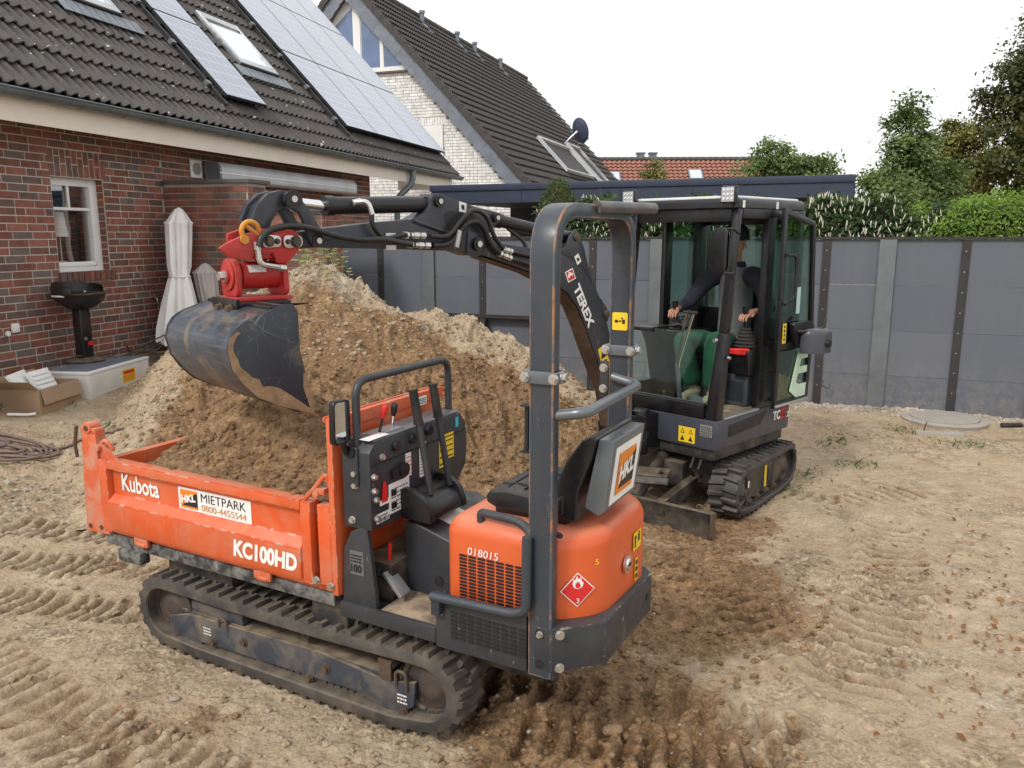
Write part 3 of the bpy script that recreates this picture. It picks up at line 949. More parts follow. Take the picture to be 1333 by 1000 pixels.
# soldier course over the window, split alternately high and low
x = win[0] - .01
k = 0
while x < win[1] + .06:
    zs = (2.695, 2.835, 3.0) if k % 2 == 0 else (2.695, 2.915, 3.0)
    for a, b in zip(zs[:-1], zs[1:]):
        me = brick_mesh(b - a - .011, rg.choice([1, 2, 3, 0]))
        inst('brick', me, wall, (x + .036, .0205, (a + b) / 2), (0, R(90), 0))
    x += .082; k += 1
x = win[0] - .03
while x < win[1] + .04:      # rowlock sill
    me = brick_mesh(.11, rg.choice([2, 3, 2, 0]))
    inst('brick', me, wall, (x + .036, -.025, win[2] - .052), (0, R(90), 0))
    x += .082
# jambs
jb = []
z = win[2]
while z < win[3] - .05:
    for xx in (win[0], win[1]):
        jb.append((xx - .004, xx + .004, .012, .10, z + .006, z + .077))
    z += 1 / 12.
stuff_bricks('jamb_bricks', jb, mt['bricks'], wall, lambda: rg.choice(BRW))
# window
wf = MB()
x0, x1, z0, z1 = win
yw = .10
for (a, b, c, d) in [(x0, x0 + .065, z0, z1), (x1 - .10, x1, z0, z1), (x0 + .065, x1 - .10, z0, z0 + .11), (x0 + .065, x1 - .10, z1 - .085, z1)]:
    wf.box(a, b, yw, yw + .07, c, d)
wf.box(x1 - .125, x1 - .1, yw - .012, yw + .06, z0 + .06, z1 - .05)
wf.box(x0 + .05, x1 - .1, yw - .012, yw + .06, z0 + .06, z0 + .095)
window = wf.build('window', mt['pvc'], house, bev=.004)
mm = MB(); zm = z0 + .70
mm.box(x0 + .066, x1 - .126, yw + .004, yw + .03, zm, zm + .032)
mm.box(x0 + .315, x0 + .345, yw + .006, yw + .032, zm + .033, z1 - .086)
build_each(mm, 'glazing_bar', mt['pvc'], window, bev=.003)
MB().box(x0 + .066, x1 - .126, yw + .035, yw + .041, z0 + .112, z1 - .087).build('pane', mt['glass'], window, smooth=0)
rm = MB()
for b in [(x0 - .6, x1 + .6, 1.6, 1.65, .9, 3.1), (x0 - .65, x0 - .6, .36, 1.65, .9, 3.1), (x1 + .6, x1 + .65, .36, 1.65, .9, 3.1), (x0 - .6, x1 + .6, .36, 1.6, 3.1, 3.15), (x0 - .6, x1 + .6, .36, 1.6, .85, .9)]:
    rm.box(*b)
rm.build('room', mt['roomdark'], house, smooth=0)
MB().box(x0, x1, yw + .075, .5, z0 - .03, z0 + .1).build('inner_sill', mt['pvc'], window)
# light curtain edge inside on the right
cu = MB()
cu.tube([(x1 - .17 + .012 * math.sin(k * 1.7), .42, 1.65 + k * .1) for k in range(11)], .03, 6)
cu.build('curtain', mt['fabric2'], house)
# things on the window sill inside
lampx, lampy, lz = x0 + .31, .27, z0 + .101
t = thing('table_lamp', 'white table lamp with conical shade behind the window pane', 'lamp')
t.parent = None
wl = lambda x, y, z: (HO[0] + HX[0] * x + HY[0] * y, HO[1] + HX[1] * x + HY[1] * y, z)
t.location = wl(lampx, lampy, lz); t.rotation_euler = (0, 0, HA)
MB().lathe([(.06, 0), (.06, .012), (.012, .02)], n=16).build('base', mt['white'], t)
MB().cyl((0, 0, .02), (0, 0, .36), .006).build('stem', mt['white'], t)
MB().lathe([(.098, .30), (.062, .58), (.060, .58), (.096, .30)], n=24).build('lamp_shade', mt['fabric'], t)
t = thing('candle_holder', 'small white turned candle holder beside the table lamp', 'candle holder', wl(x0 + .185, .24, lz), HA)
MB().lathe([(.035, 0), (.035, .01), (.012, .03), (.022, .07), (.010, .12), (.012, .15), (.042, .165), (.042, .175)], n=16).build('stand', mt['white'], t)
MB().cyl((0, 0, .175), (0, 0, .25), .032).build('candle', mt['white'], t)
# outlet, tap, vent
o_ = MB().box(-.10, -.005, -.03, -.009, 1.03, 1.13).build('power_outlet', mt['pvc'], house, bev=.008)
MB().box(-.088, -.017, -.036, -.031, 1.045, 1.115).build('outlet_flap', mt['pvc'], o_, bev=.004)
MB().cyl((-.15, -.03, 1.03), (-.15, -.009, 1.03), .028, n=18).build('outlet_ring', mt['pvc'], house)
tp = MB(); tp.cyl((2.03, -.012, 1.26), (2.03, -.08, 1.26), .02); tp.cyl((2.03, -.07, 1.26), (2.03, -.085, 1.20), .012); tp.cyl((1.98, -.075, 1.285), (2.08, -.075, 1.285), .009)
tp.build('garden_tap', mt['zinc'], house)
vt = MB().box(2.94, 3.18, -.035, -.010, 2.83, 3.07).build('vent', mt['pvc'], house, bev=.006)
vm = MB(); vm.cyl((3.06, -.036, 2.95), (3.06, -.042, 2.95), .085, n=24)
for k in range(5): vm.box(3.0, 3.12, -.047, -.0425, 2.89 + k * .028, 2.902 + k * .028)
vm.build('vent_louvre', plain('vent_grey', (.30, .29, .27)), vt)

# projecting wing walls in brick
def wing(name, xa, xb, ya, yb, z0, z1, cap, seed, chamfer=0):
    mm = MB()
    mm.box(xa, xb, yb, ya, z0, z1)
    wg = mm.build(name, mt['mortar'], house, smooth=0)
    bx = []
    for (c, z, l) in brick_rows(-ya, -yb, z0, z1, (), seed):       # face towards -x
        bx.append((xa - .010, xa + .02, -c - l / 2, -c + l / 2, z - .0355, z + .0355))
    for (c, z, l) in brick_rows(xa, xb, z0, z1, (), seed + 1):     # outer end face
        bx.append((c - l / 2, c + l / 2, yb - .010, yb + .02, z - .0355, z + .0355))
    stuff_bricks('wing_bricks', bx, mt['bricks'], wg, lambda: rg.choice(BRW))
    MB().box(xa - .05, xb + .05, yb - .05, ya, z1 + .001, z1 + cap).build('coping', mt['darkslab'], wg, bev=.006)
    return wg
mt['darkslab'] = paint('dark_slate_coping', (.085, .08, .078), .7, dust=.2)
wing('wing_wall', 2.40, 2.80, -.012, -1.28, .5, 2.70, .05, 21)
wing('terrace_wall', 2.34, 2.85, -1.16, -2.35, .4, 2.33, .045, 31)
# awning cassette under the eaves
mt['awning'] = paint('light_grey_awning', (.48, .50, .52), .4, dust=.05, bumpy=0)
aw = MB()
prof = round_poly([(-.30, 2.82), (-.30, 2.98), (-.24, 3.06), (-.08, 3.06), (-.04, 2.98), (-.06, 2.84), (-.2, 2.78)], .03, 3)
aw.prism(prof, 'x', 3.25, 7.3)
awn = aw.build('awning_cassette', mt['awning'], house, smooth=40)
MB().prism([(a * 1.02 + .002, b) for a, b in prof], 'x', 3.20, 3.249).build('end_cap', mt['galv'], awn)
MB().cyl((3.28, -.26, 2.80), (3.28, -.26, 2.66), .008).build('crank_eye', mt['white'], awn)
MB().box(3.2, 7.25, -.31, -.302, 2.90, 2.915).build('front_rail', mt['white'], awn)

# eaves, gutter, downpipe, roof
EX0, EX1 = -3.0, 12.15
TH = R(47)
c47, s47 = math.cos(TH), math.sin(TH)
RO = (-.58, 3.45)                      # y, z of the eaves edge of the tiles
so = MB()
so.box(EX0, EX1 - .35, -.50, -.478, 3.14, 3.40)
so.build('fascia_board', mt['soffit'], house, smooth=0)
so = MB(); so.box(EX0, EX1 - .35, -.477, -.013, 3.262, 3.28)
so.build('soffit', mt['soffitw'], house, smooth=0)
gm = MB()
gp = [(math.cos(a) * .075, math.sin(a) * .075) for a in np.linspace(math.pi, 2 * math.pi, 9)]
gp2 = [(x * .93, y * .93) for x, y in gp[::-1]]
gpoly = [(-.60 + a, 3.43 + b) for a, b in gp + gp2]
gm.prism(gpoly, 'x', EX0, EX1 + .05)
gm.cyl((EX0, -.676, 3.432), (EX1 + .05, -.676, 3.432), .011, n=8)
gut = gm.build('gutter', mt['gutter'], house, smooth=50)
gm = MB()
x = -2.6
while x < EX1:
    gm.prism([(-.60 + a * 1.06, 3.43 + b * 1.06) for a, b in gp + [(q[0] * .9, q[1] * .9) for q in gp[::-1]]], 'x', x, x + .03)
    x += .62
build_each(gm, 'gutter_joint', mt['gutter'], gut, smooth=50)
dp = MB()
dp.tube(fillet([(9.25, -.60, 3.40), (9.25, -.60, 3.12), (8.95, -.36, 2.80), (8.93, -.36, .4)], .14, 6), .062, 12)
dp.build('downpipe', mt['gutter'], house)

def rp(x, s_, off=0):
    return (x, RO[0] + s_ * c47 - off * s47, RO[1] + s_ * s47 + off * c47)
SL = 7.2
rf = MB()
a, b, c, d = rp(EX0, .02, -.10), rp(EX1, .02, -.10), rp(EX1, SL, -.10), rp(EX0, SL, -.10)
rf.quadprism([a, b, c, d], .06)
roof = rf.build('roof', mt['darkstrip'], house, smooth=0)
TW, TG = .30, .345
def tile_geo(mb, x, s_, w_=TW, seg=6, waves=2, lift=.0):
    """one double-wave tile lying on the slope: rides up over the tile below"""
    n = seg * waves
    prof = []
    for k in range(n + 1):
        u = k / n
        h = .030 * max(-.6, math.cos(2 * math.pi * waves * u))
        prof.append((x + u * w_, h))
    ln = TG + .05
    vs = []
    for (px, h) in prof: vs.append(rp(px, s_, h + .056 + lift))
    for (px, h) in prof: vs.append(rp(px, s_ + ln, h + .004 + lift))
    for (px, h) in prof: vs.append(rp(px, s_, h + .056 - .022 + lift))
    fs = []
    m_ = n + 1
    for k in range(n):
        fs.append((k, k + 1, m_ + k + 1, m_ + k))
        fs.append((2 * m_ + k, 2 * m_ + k + 1, k + 1, k))
    mb.add(vs, fs)
tile_proto = MB(); tile_geo(tile_proto, 0, 0)
tile_me = tile_proto.mesh('roof_tile', mt['tile'], smooth=50, fixn=False)
pos = []
nrow = int(SL / TG)
ncol = int((EX1 - EX0) / TW)
for j in range(nrow):
    for i in range(ncol):
        x, s_ = EX0 + i * TW, j * TG
        pos.append((x, s_))
def vis(x, s_):
    # solar modules and roof windows cover the middle; what shows largest is near
    return (x + .6) * .9 + s_ * .8 + (0 if x > -.75 else 50) + (40 if s_ > 3.0 else 0)
pos.sort(key=lambda q: vis(*q))
ntile = 0
rest = MB()
for (x, s_) in pos:
    hid = (4.98 < x + .15 < 6.05 and 1.6 < s_ + .17 < 2.8) or (1.72 < x + .15 < 2.62 and 1.8 < s_ + .17 < 3.0)
    if hid: continue
    if ntile < 296:
        j = rp(x, s_)
        inst('roof_tile', tile_me, roof, (x, j[1] - RO[0], j[2] - RO[1] + rg.uniform(0, .003)))
        ntile += 1
    else:
        tile_geo(rest, x, s_, seg=4)
ot = rest.build('roof_tiles', mt['tile'], roof, smooth=50, fixn=False); ot['kind'] = 'stuff'

# solar modules on rails
def solar(x0, x1, s0, s1):
    q = [rp(x0, s0, .17), rp(x1, s0, .17), rp(x1, s1, .17), rp(x0, s1, .17)]
    fr = MB().quadprism([rp(x0, s0, .135), rp(x1, s0, .135), rp(x1, s1, .135), rp(x0, s1, .135)], .04)
    p = fr.build('solar_panel', mt['ink'], house, smooth=0)
    g = .010
    MB().quadprism([rp(x0 + g, s0 + g, .1765), rp(x1 - g, s0 + g, .1765), rp(x1 - g, s1 - g, .1765), rp(x0 + g, s1 - g, .1765)], .003).build('cell_glass', mt['solar'], p, smooth=0)
for k in range(3): solar(3.44, 4.42, .56 + k * 1.66, .56 + k * 1.66 + 1.645)
for j in range(3):
    for i in range(4): solar(7.02 + i * 1.232, 7.02 + i * 1.232 + 1.22, .60 + j * 1.91, .60 + j * 1.91 + 1.895)
for xr, n in ((3.30, 3.8), (6.86, 6.3)):
    rl = MB(); rl.quadprism([rp(xr, .40, .09), rp(xr + .045, .40, .09), rp(xr + .045, n, .09), rp(xr, n, .09)], .05)
    rail = rl.build('mounting_rail', mt['ink'], house, smooth=0)
    cl_ = MB()
    for k in range(int(n / .75)):
        cl_.quadprism([rp(xr - .06, .75 + k * .78, .10), rp(xr + .03, .75 + k * .78, .10), rp(xr + .03, .82 + k * .78, .10), rp(xr - .06, .82 + k * .78, .10)], .06)
    build_each(cl_, 'rail_clamp', mt['galv'], rail, smooth=0)

def roof_window(x0, x1, s0, s1, fl=True):
    f = MB(); q = .075
    for (a, b, c, d) in [(x0, x0 + q, s0, s1), (x1 - q, x1, s0, s1), (x0 + q, x1 - q, s0, s0 + .12), (x0 + q, x1 - q, s1 - .14, s1)]:
        f.quadprism([rp(a, c, .06), rp(b, c, .06), rp(b, d, .06), rp(a, d, .06)], .075)
    p = f.build('roof_window', mt['alu'], house, bev=.006)
    MB().quadprism([rp(x0 + q, s0 + .12, .10), rp(x1 - q, s0 + .12, .10), rp(x1 - q, s1 - .14, .10), rp(x0 + q, s1 - .14, .10)], .008).build('pane', mt['skyglass2'], p, smooth=0)
    MB().quadprism([rp(x0, s0 - .02, .05), rp(x1, s0 - .02, .05), rp(x1, s0 - .001, .05), rp(x0, s0 - .001, .05)], .07).build('frame_foot', mt['ink'], p, smooth=0)
    fl_ = MB()
    n = int((x1 - x0 + .5) / .15)
    for k in range(n):
        u = x0 - .2 + k * .15
        fl_.quadprism([rp(u, s0 - .26, .078), rp(u + .135, s0 - .26, .078), rp(u + .135, s0 - .03, .082), rp(u, s0 - .03, .082)], .01)
    build_each(fl_, 'lead_flashing', mt['lead'], p, smooth=0)
mt['skyglass2'] = paint('bright_roof_glass', (.82, .85, .88), .05, metal=1, var=.02, bumpy=0, spec=1.0)
mt['lead'] = paint('lead_flashing', (.20, .225, .25), .5, metal=.3, var=.2)
roof_window(1.72, 2.60, 1.86, 3.10)
roof_window(4.98, 6.05, 1.66, 2.80)
sb = MB(); sb.box(EX1 - .349, EX1 - .33, -.50, .9, 3.14, 3.42); sb.build('eaves_box', mt['soffitw'], house, smooth=0)
vb = MB(); vb.quadprism([rp(EX1 + .001, 0, -.12), rp(EX1 + .03, 0, -.12), rp(EX1 + .03, SL, -.12), rp(EX1 + .001, SL, -.12)], .14)
vb.build('verge_board', mt['darkstrip'], house, smooth=0)
gw = MB()       # gable triangle closing the far end above the wall
gw.prism([(.0, 3.262), (9, 3.262), (4.4, 7.6)], 'x', 8.1, 8.449)
gw.build('gable', mt['bricks'][2], house, smooth=0)
# ------------------------------------------------------------------ generic stepped tile courses on a slope
def roof_courses(mb, p0, ex, es, length, slope, gauge=.34, wave=.15, seg=4, amp=.028, lift=.045):
    p0, ex, es = Vector(p0), Vector(ex).normalized(), Vector(es).normalized()
    nn = ex.cross(es).normalized()
    if nn.z < 0: nn = -nn
    nx = int(length / wave * seg)
    hs = [amp * math.cos(2 * math.pi * k / seg) for k in range(nx + 1)]
    for j in range(int(slope / gauge)):
        a, b = j * gauge, min((j + 1) * gauge + .03, slope)
        vs = []
        for k in range(nx + 1): vs.append(p0 + ex * (k * wave / seg) + es * a + nn * (hs[k] + lift + .030))
        for k in range(nx + 1): vs.append(p0 + ex * (k * wave / seg) + es * b + nn * (hs[k] + .004))
        for k in range(nx + 1): vs.append(p0 + ex * (k * wave / seg) + es * a + nn * (hs[k] + lift + .010))
        m_ = nx + 1
        fs = []
        for k in range(nx):
            fs.append((k, k + 1, m_ + k + 1, m_ + k)); fs.append((2 * m_ + k, 2 * m_ + k + 1, k + 1, k))
        mb.add(vs, fs)

# ------------------------------------------------------------------ white brick house, gable towards the yard
WH = thing('gable_house', 'white brick gable house with steep grey roof and satellite dish behind', 'house', (-4.746, 24.075, 0), R(70.5))
WP = R(46.7); cw, sw = math.cos(WP), math.sin(WP)
RZ = 9.25; HW = 5.75
mm = MB()
mm.prism([(-HW + .5, -.2), (HW - .5, -.2), (HW - .5, RZ - (HW - .5) * sw / cw - .3), (0, RZ - .35), (-HW + .5, RZ - (HW - .5) * sw / cw - .3)], 'x', .25, 15.6)
mm.build('wall', mt['wmortar'], WH, smooth=0)
rg = random.Random(12)
# gable bricks (local y from -right to +left of the ridge); photo shows the right half and the top
gw_holes = [(-1.96, .9, 6.62, 9.0), (-2.90, -2.10, 4.0, 5.10)]
bx = []
for (c, z, l) in brick_rows(-5.3, 3.4, 2.0, 8.9, [(-1.96, 1.1, 6.60, 9.0), (-2.90, -2.25, 3.8, 5.33)], 41):
    if z + .04 > RZ - .50 - (abs(c) + l / 2) * sw / cw: continue
    bx.append((.243, .262, c - l / 2, c + l / 2, z - .0355, z + .0355))
y = -2.96
while y < -2.2:
    bx.append((.240, .262, y, y + .07, 5.11, 5.32)); y += .083
stuff_bricks('gable_bricks', bx, mt['wbrick'], WH, lambda: rg.choice([0, 0, 0, 1, 1, 2]))
sh = MB(); sh.box(.235, .249, -2.88, -2.26, 3.85, 5.10)
for k in range(20): sh.box(.229, .2345, -2.87, -2.27, 3.86 + k * .062, 3.905 + k * .062)
stuffed(sh.build('shutter_slats', mt['foam'], WH, smooth=0))
# gable window: tall pane, right pane, left pane under the roof slope
def lim(y): return RZ - .62 - abs(y) * sw / cw
frm = MB()
def gpane(name, ya, yb, z0):
    za, zb = lim(ya), lim(yb)
    q = [(ya, z0), (yb, z0), (yb, zb), (ya, za)]
    P = MB(); P.prism(q, 'x', .285, .30)
    return P
wn = MB()
wn.prism([(-1.90, 6.64), (-1.90, lim(-1.90) + .02), (0, lim(0) + .1), (.95, lim(.95) + .02), (.95, 6.64)], 'x', .23, .249)
gwin = wn.build('gable_window', mt['pvc'], WH, smooth=0)
for (ya, yb) in [(-1.80, -1.10), (-.95, -.38), (-.10, .75)]:
    P = MB(); z0 = 6.76
    P.prism([(ya, z0), (yb, z0), (yb, lim(yb) - .10), (ya, max(z0 + .05, lim(ya) - .10))], 'x', .222, .2295)
    P.build('pane', mt['blueglass'], gwin, smooth=0)
fr = MB()
for yy, wd_ in ((-1.03, .055), (-.24, .11), (-1.855, .05)): fr.box(.205, .2215, yy - wd_, yy + wd_, 6.66, max(6.9, lim(yy) - .0))
fr.box(.200, .2215, -1.9, .95, 6.64, 6.755)
fr.build('frame', mt['pvc'], gwin, smooth=0)
MB().box(.16, .242, -1.98, 1.0, 6.58, 6.625).build('sill', mt['darkslab'], WH, smooth=0)
# roof
rfm = MB()
for sg in (-1, 1):
    e = Vector((0, sg * cw, -sw))
    q = [Vector((0, 0, RZ - .06)), Vector((16.1, 0, RZ - .06)), Vector((16.1, 0, RZ - .06)) + e * 8.3, Vector((0, 0, RZ - .06)) + e * 8.3]
    if sg > 0: q = q[::-1]
    rfm.quadprism(q, .14)
wroof = rfm.build('roof', mt['darkstrip'], WH, smooth=0)
tl_ = MB()
roof_courses(tl_, Vector((0, 0, RZ)) + Vector((0, -cw, -sw)) * 8.28, (1, 0, 0), (0, cw, sw), 16.1, 8.26)
wt = tl_.build('roof_tiles', mt['tile2'], wroof, smooth=50, fixn=False); wt['kind'] = 'stuff'
rd = MB()
for k in range(40): rd.cyl((k * .405, 0, RZ + .03), (k * .405 + .42, 0, RZ + .045), .10, n=10)
stuffed(rd.build('ridge_tiles', mt['tile2'], wroof))
# verge: grey slate shingles on the barge board, dark verge tiles over them
vs_ = MB(); vt_ = MB()
for sg in (-1, 1):
    e = Vector((0, sg * cw, -sw)); n_ = Vector((0, sg * sw, cw))
    k = 0
    while k * .26 < 8.2:
        c = Vector((-.012 - .004 * (k % 2), 0, RZ - .16)) + e * (k * .26 + .15) - n_ * .13
        prof = round_poly([(-.15, -.2), (.15, -.2), (.15, .17), (-.15, .17)], .11, 3)
        q = [c + e * a + n_ * b for a, b in prof]
        vs_.quadprism(q, .012)
        k += 1
    k = 0
    while k * .34 < 8.1:
        c = Vector((-.015, 0, RZ)) + e * (k * .34 + .19)
        vt_.obox(c + n_ * (.0), Vector((.06, 0, 0)), e * .18 + n_ * .008, n_ * .085)
        k += 1
build_each(vs_, 'shingle', mt['slate'] if 'slate' in mt else mt.setdefault('slate', paint('grey_slate', (.16, .18, .215), .55, var=.2)), wroof, smooth=0)
build_each(vt_, 'verge_tile', mt['tile2'], wroof, smooth=0)
so = MB()
for sg in (-1, 1):
    e = Vector((0, sg * cw, -sw)); n_ = Vector((0, sg * sw, cw))
    b = Vector((.0, 0, RZ - .42))
    q = [b, b + Vector((.24, 0, 0)), b + Vector((.24, 0, 0)) + e * 8, b + e * 8]
    so.quadprism(q, .02)
build_each(so, 'verge_soffit', mt['soffitw'], wroof, smooth=0)
def wr(x, s_, off=0): return Vector((x, -s_ * cw - 0, RZ - s_ * sw)) + Vector((0, -sw, cw)) * off
for (x, s_) in [(4.45, .42), (7.4, .42), (9.1, .42), (11.7, .55)]:
    v_ = MB(); v_.cyl(wr(x, s_, 0), wr(x, s_, 0) + V(0, 0, .38), .075, n=12); v_.cyl(wr(x, s_, 0) + V(0, 0, .34), wr(x, s_, 0) + V(0, 0, .42), .10, n=12)
    v_.obox(wr(x, s_ + .2, .05), (.16, 0, 0), Vector((0, -cw, -sw)) * .25, Vector((0, -sw, cw)) * .02)
    v_.build('roof_vent', mt['slate'], wroof)
def big_window(x0, x1, s0, s1):
    q = .085
    f = MB()
    for (a, b, c, d) in [(x0, x0 + q, s0, s1), (x1 - q, x1, s0, s1), (x0 + q, x1 - q, s0, s0 + q), (x0 + q, x1 - q, s1 - q * .6, s1)]:
        P = [wr(a, c, .09), wr(a, d, .09), wr(b, d, .09), wr(b, c, .09)]
        f.quadprism(P, .11)
    p = f.build('roof_window', mt['awning'], wroof, smooth=0)
    MB().quadprism([wr(x0 + q, s0 + q, .10), wr(x0 + q, s1 - .1, .10), wr(x1 - q, s1 - .1, .10), wr(x1 - q, s0 + q, .10)], .01).build('pane', mt['darkpane'], p, smooth=0)
mt['darkpane'] = paint('dark_roof_glass', (.055, .052, .05), .6, var=.1, bumpy=0, spec=.15)
big_window(5.95, 9.9, 5.45, 7.05)
big_window(10.5, 12.3, 5.1, 7.2)
ds = MB()
c = wr(10.9, 5.0, .75)
dd = Vector((.75, -.55, .25)).normalized()
ax_ = dd.orthogonal().normalized(); ay_ = dd.cross(ax_)
rings = []
for (r_, h_) in [(0.001, 0), (.2, .02), (.38, .07), (.5, .13), (.505, .125), (.37, .05), (.19, 0), (0.001, -.02)]:
    rings.append([c + dd * h_ + ax_ * r_ * math.cos(t) + ay_ * r_ * math.sin(t) for t in np.linspace(0, 2 * math.pi, 24, endpoint=False)])
for a, b in zip(rings[:-1], rings[1:]): ds.add(a + b, [(k, (k + 1) % 24, 24 + (k + 1) % 24, 24 + k) for k in range(24)])
dish = ds.build('satellite_dish', mt['navy2'] if 'navy2' in mt else mt.setdefault('navy2', paint('blue_grey_dish', (.06, .075, .12), .5)), wroof)
ma = MB(); ma.tube([wr(10.75, 5.0, 0), wr(10.75, 5.0, .35), c - dd * .05], .03, 8); ma.tube([c - V(0, 0, .5), c + dd * .55 - V(0, 0, .4)], .018, 6); ma.cyl(c + dd * .55 - V(0, 0, .42), c + dd * .5 - V(0, 0, .32), .05)
ma.build('dish_arm', mt['alu'], dish)

# ------------------------------------------------------------------ far house with an orange tiled roof
FH = thing('tiled_house', 'distant house with an orange pantile roof seen over the carport', 'house', (4.2, 50.5, 0), R(-1.5))
MB().box(.4, 14.0, -4.6, 4.6, -.5, 2.9).build('wall', mt['wbrick'][1], FH, smooth=0)
fr_ = MB(); fr_.prism([(-5, 2.8), (5, 2.8), (0, 6.55)], 'x', 0, 14.4)
froof = fr_.build('roof', mt['darkstrip'], FH, smooth=0)
tl_ = MB(); sl = math.hypot(5, 3.75)
roof_courses(tl_, (0, -5.03, 2.82), (1, 0, 0), (0, 5, 3.75), 14.4, sl, gauge=.36, wave=.30, seg=4, amp=.045, lift=.05)
wt = tl_.build('roof_tiles', mt['tile3'], froof, smooth=50, fixn=False); wt['kind'] = 'stuff'
rd = MB()
for k in range(36): rd.cyl((k * .4, 0, 6.62), (k * .4 + .42, 0, 6.64), .13, n=8)
stuffed(rd.build('ridge_tiles', mt['tile'], froof))
for x in (3.75, 4.5):
    ch = MB(); ch.box(x - .22, x + .22, .3, .8, 5.6, 6.98); ch.box(x - .28, x + .28, .24, .86, 6.981, 7.06)
    ch.build('chimney', mt['slate'], froof, smooth=0)
for (x, s_) in [(1.9, 4.3), (6.8, 4.5)]:
    e = Vector((0, 5, 3.75)).normalized(); n_ = Vector((0, -3.75, 5)).normalized(); p = Vector((x, -5, 2.8)) + e * s_
    q = MB(); q.obox(p + n_ * .1, (.42, 0, 0), e * .5, n_ * .06); sk = q.build('skylight', mt['slate'], froof, smooth=0)
    MB().obox(p + n_ * .165, (.34, 0, 0), e * .42, n_ * .004).build('pane', mt['skyglass2'], sk, smooth=0)

# ------------------------------------------------------------------ carport
ca = math.degrees(math.atan2(13.3 - 16.27, 5.58 + 1.48))
CP = thing('carport', 'flat roofed navy carport behind the grey fence', 'carport', (-1.62, 16.33, 0), R(ca))
CL = math.hypot(5.58 + 1.62, 16.33 - 13.3)
MB().box(.0, CL - .02, .03, 5.0, 2.70, 2.93).build('roof', mt['navyd'], CP, smooth=0)
n = 4
for k in range(n):
    a, b = CL * k / n, CL * (k + 1) / n
    MB().box(a + .004, b - .004, -.004, .025, 2.665, 2.895).build('fascia_board', mt['navy'], CP, smooth=0)
MB().box(-.02, CL + .01, -.03, .05, 2.90, 3.02).build('roof_trim', mt['navy'], CP, bev=.006)
for k in range(2): MB().box(CL - .015, CL + .012, .05 + k * 2.5, .04 + (k + 1) * 2.5, 2.665, 2.895).build('fascia_board', mt['navy'], CP, smooth=0)
MB().box(.2, CL - .4, 3.6, 3.7, -.2, 2.69).build('back_wall', mt['navyd'], CP, smooth=0)
for x in (.5, CL * .5, CL - .5): MB().box(x - .06, x + .06, .25, .37, -.2, 2.69).build('post', mt['navy'], CP, bev=.006)

# ------------------------------------------------------------------ fence of grey boards between steel posts
FA = math.atan2(-1, 2.6)
FN = thing('board_fence', 'tall grey board fence between steel posts across the back of the yard', 'fence', (3.4, 9.13, 0), FA)
light = [-7.96, -6.405, -4.848, -3.29, -1.75, -.45, .785, 2.33, 3.88, 5.43, 6.98]
dark = [-7.18, -5.595, -4.06, -2.56, -1.10, .16, 1.545, 3.1, 4.65, 6.2]
lines = sorted(light + dark)
zrow = [-.03, .492, .998, 1.503, 2.0]
rg = random.Random(4)
for a, b in zip(lines[:-1], lines[1:]):
    for r in range(4):
        back = .10 if (r < 2 and -4.75 < (a + b) / 2 < -3.3) else 0
        MB().box(a + .002, b - .002, .0 + back + rg.uniform(0, .004), .024 + back + .004, zrow[r] + .001, zrow[r + 1] - .001 - rg.uniform(0, .0035)).build('board', mt['fence'], FN, smooth=0)
for x in light:
    p = MB(); p.box(x - .085, x + .085, -.030, -.022, -.05, 2.0); p.box(x - .006, x + .006, -.021, .1, -.05, 2.0); p.box(x - .085, x + .085, .1, .108, -.05, 2.0)
    p.build('post', mt['galv'], FN, smooth=0)
for x in dark:
    p = MB().box(x - .043, x + .043, -.016, -.010, .02, 2.0).build('cover_strip', mt['darkstrip'], FN, smooth=0)
    s_ = MB()
    for k in range(9): s_.cyl((x, -.016, .12 + k * .22), (x, -.0185, .12 + k * .22), .007, n=6)
    stuffed(s_.build('screw_heads', mt['zinc'], p))
MB().box(-8, 7.1, -.028, .045, 2.002, 2.03).build('top_rail', mt['darkstrip'], FN, smooth=0)
for a, b in ((-4.76, -3.38),):
    MB().box(a, b, -.02, .09, .965, 1.01).build('cross_band', mt['darkstrip'], FN, smooth=0)
    MB().box(a, b, .02, .09, .45, .50).build('cross_band', mt['darkstrip'], FN, smooth=0)  # dark strip added in place of the dark gap between the lower boards
lb = MB().box(-4.33, -4.02, -.03, .09, .79, .93).build('lock_box', mt['darkstrip'], FN, bev=.006)
MB().box(-4.30, -4.05, -.036, -.031, .81, .91).build('lock_plate', mt['greyex'], lb)

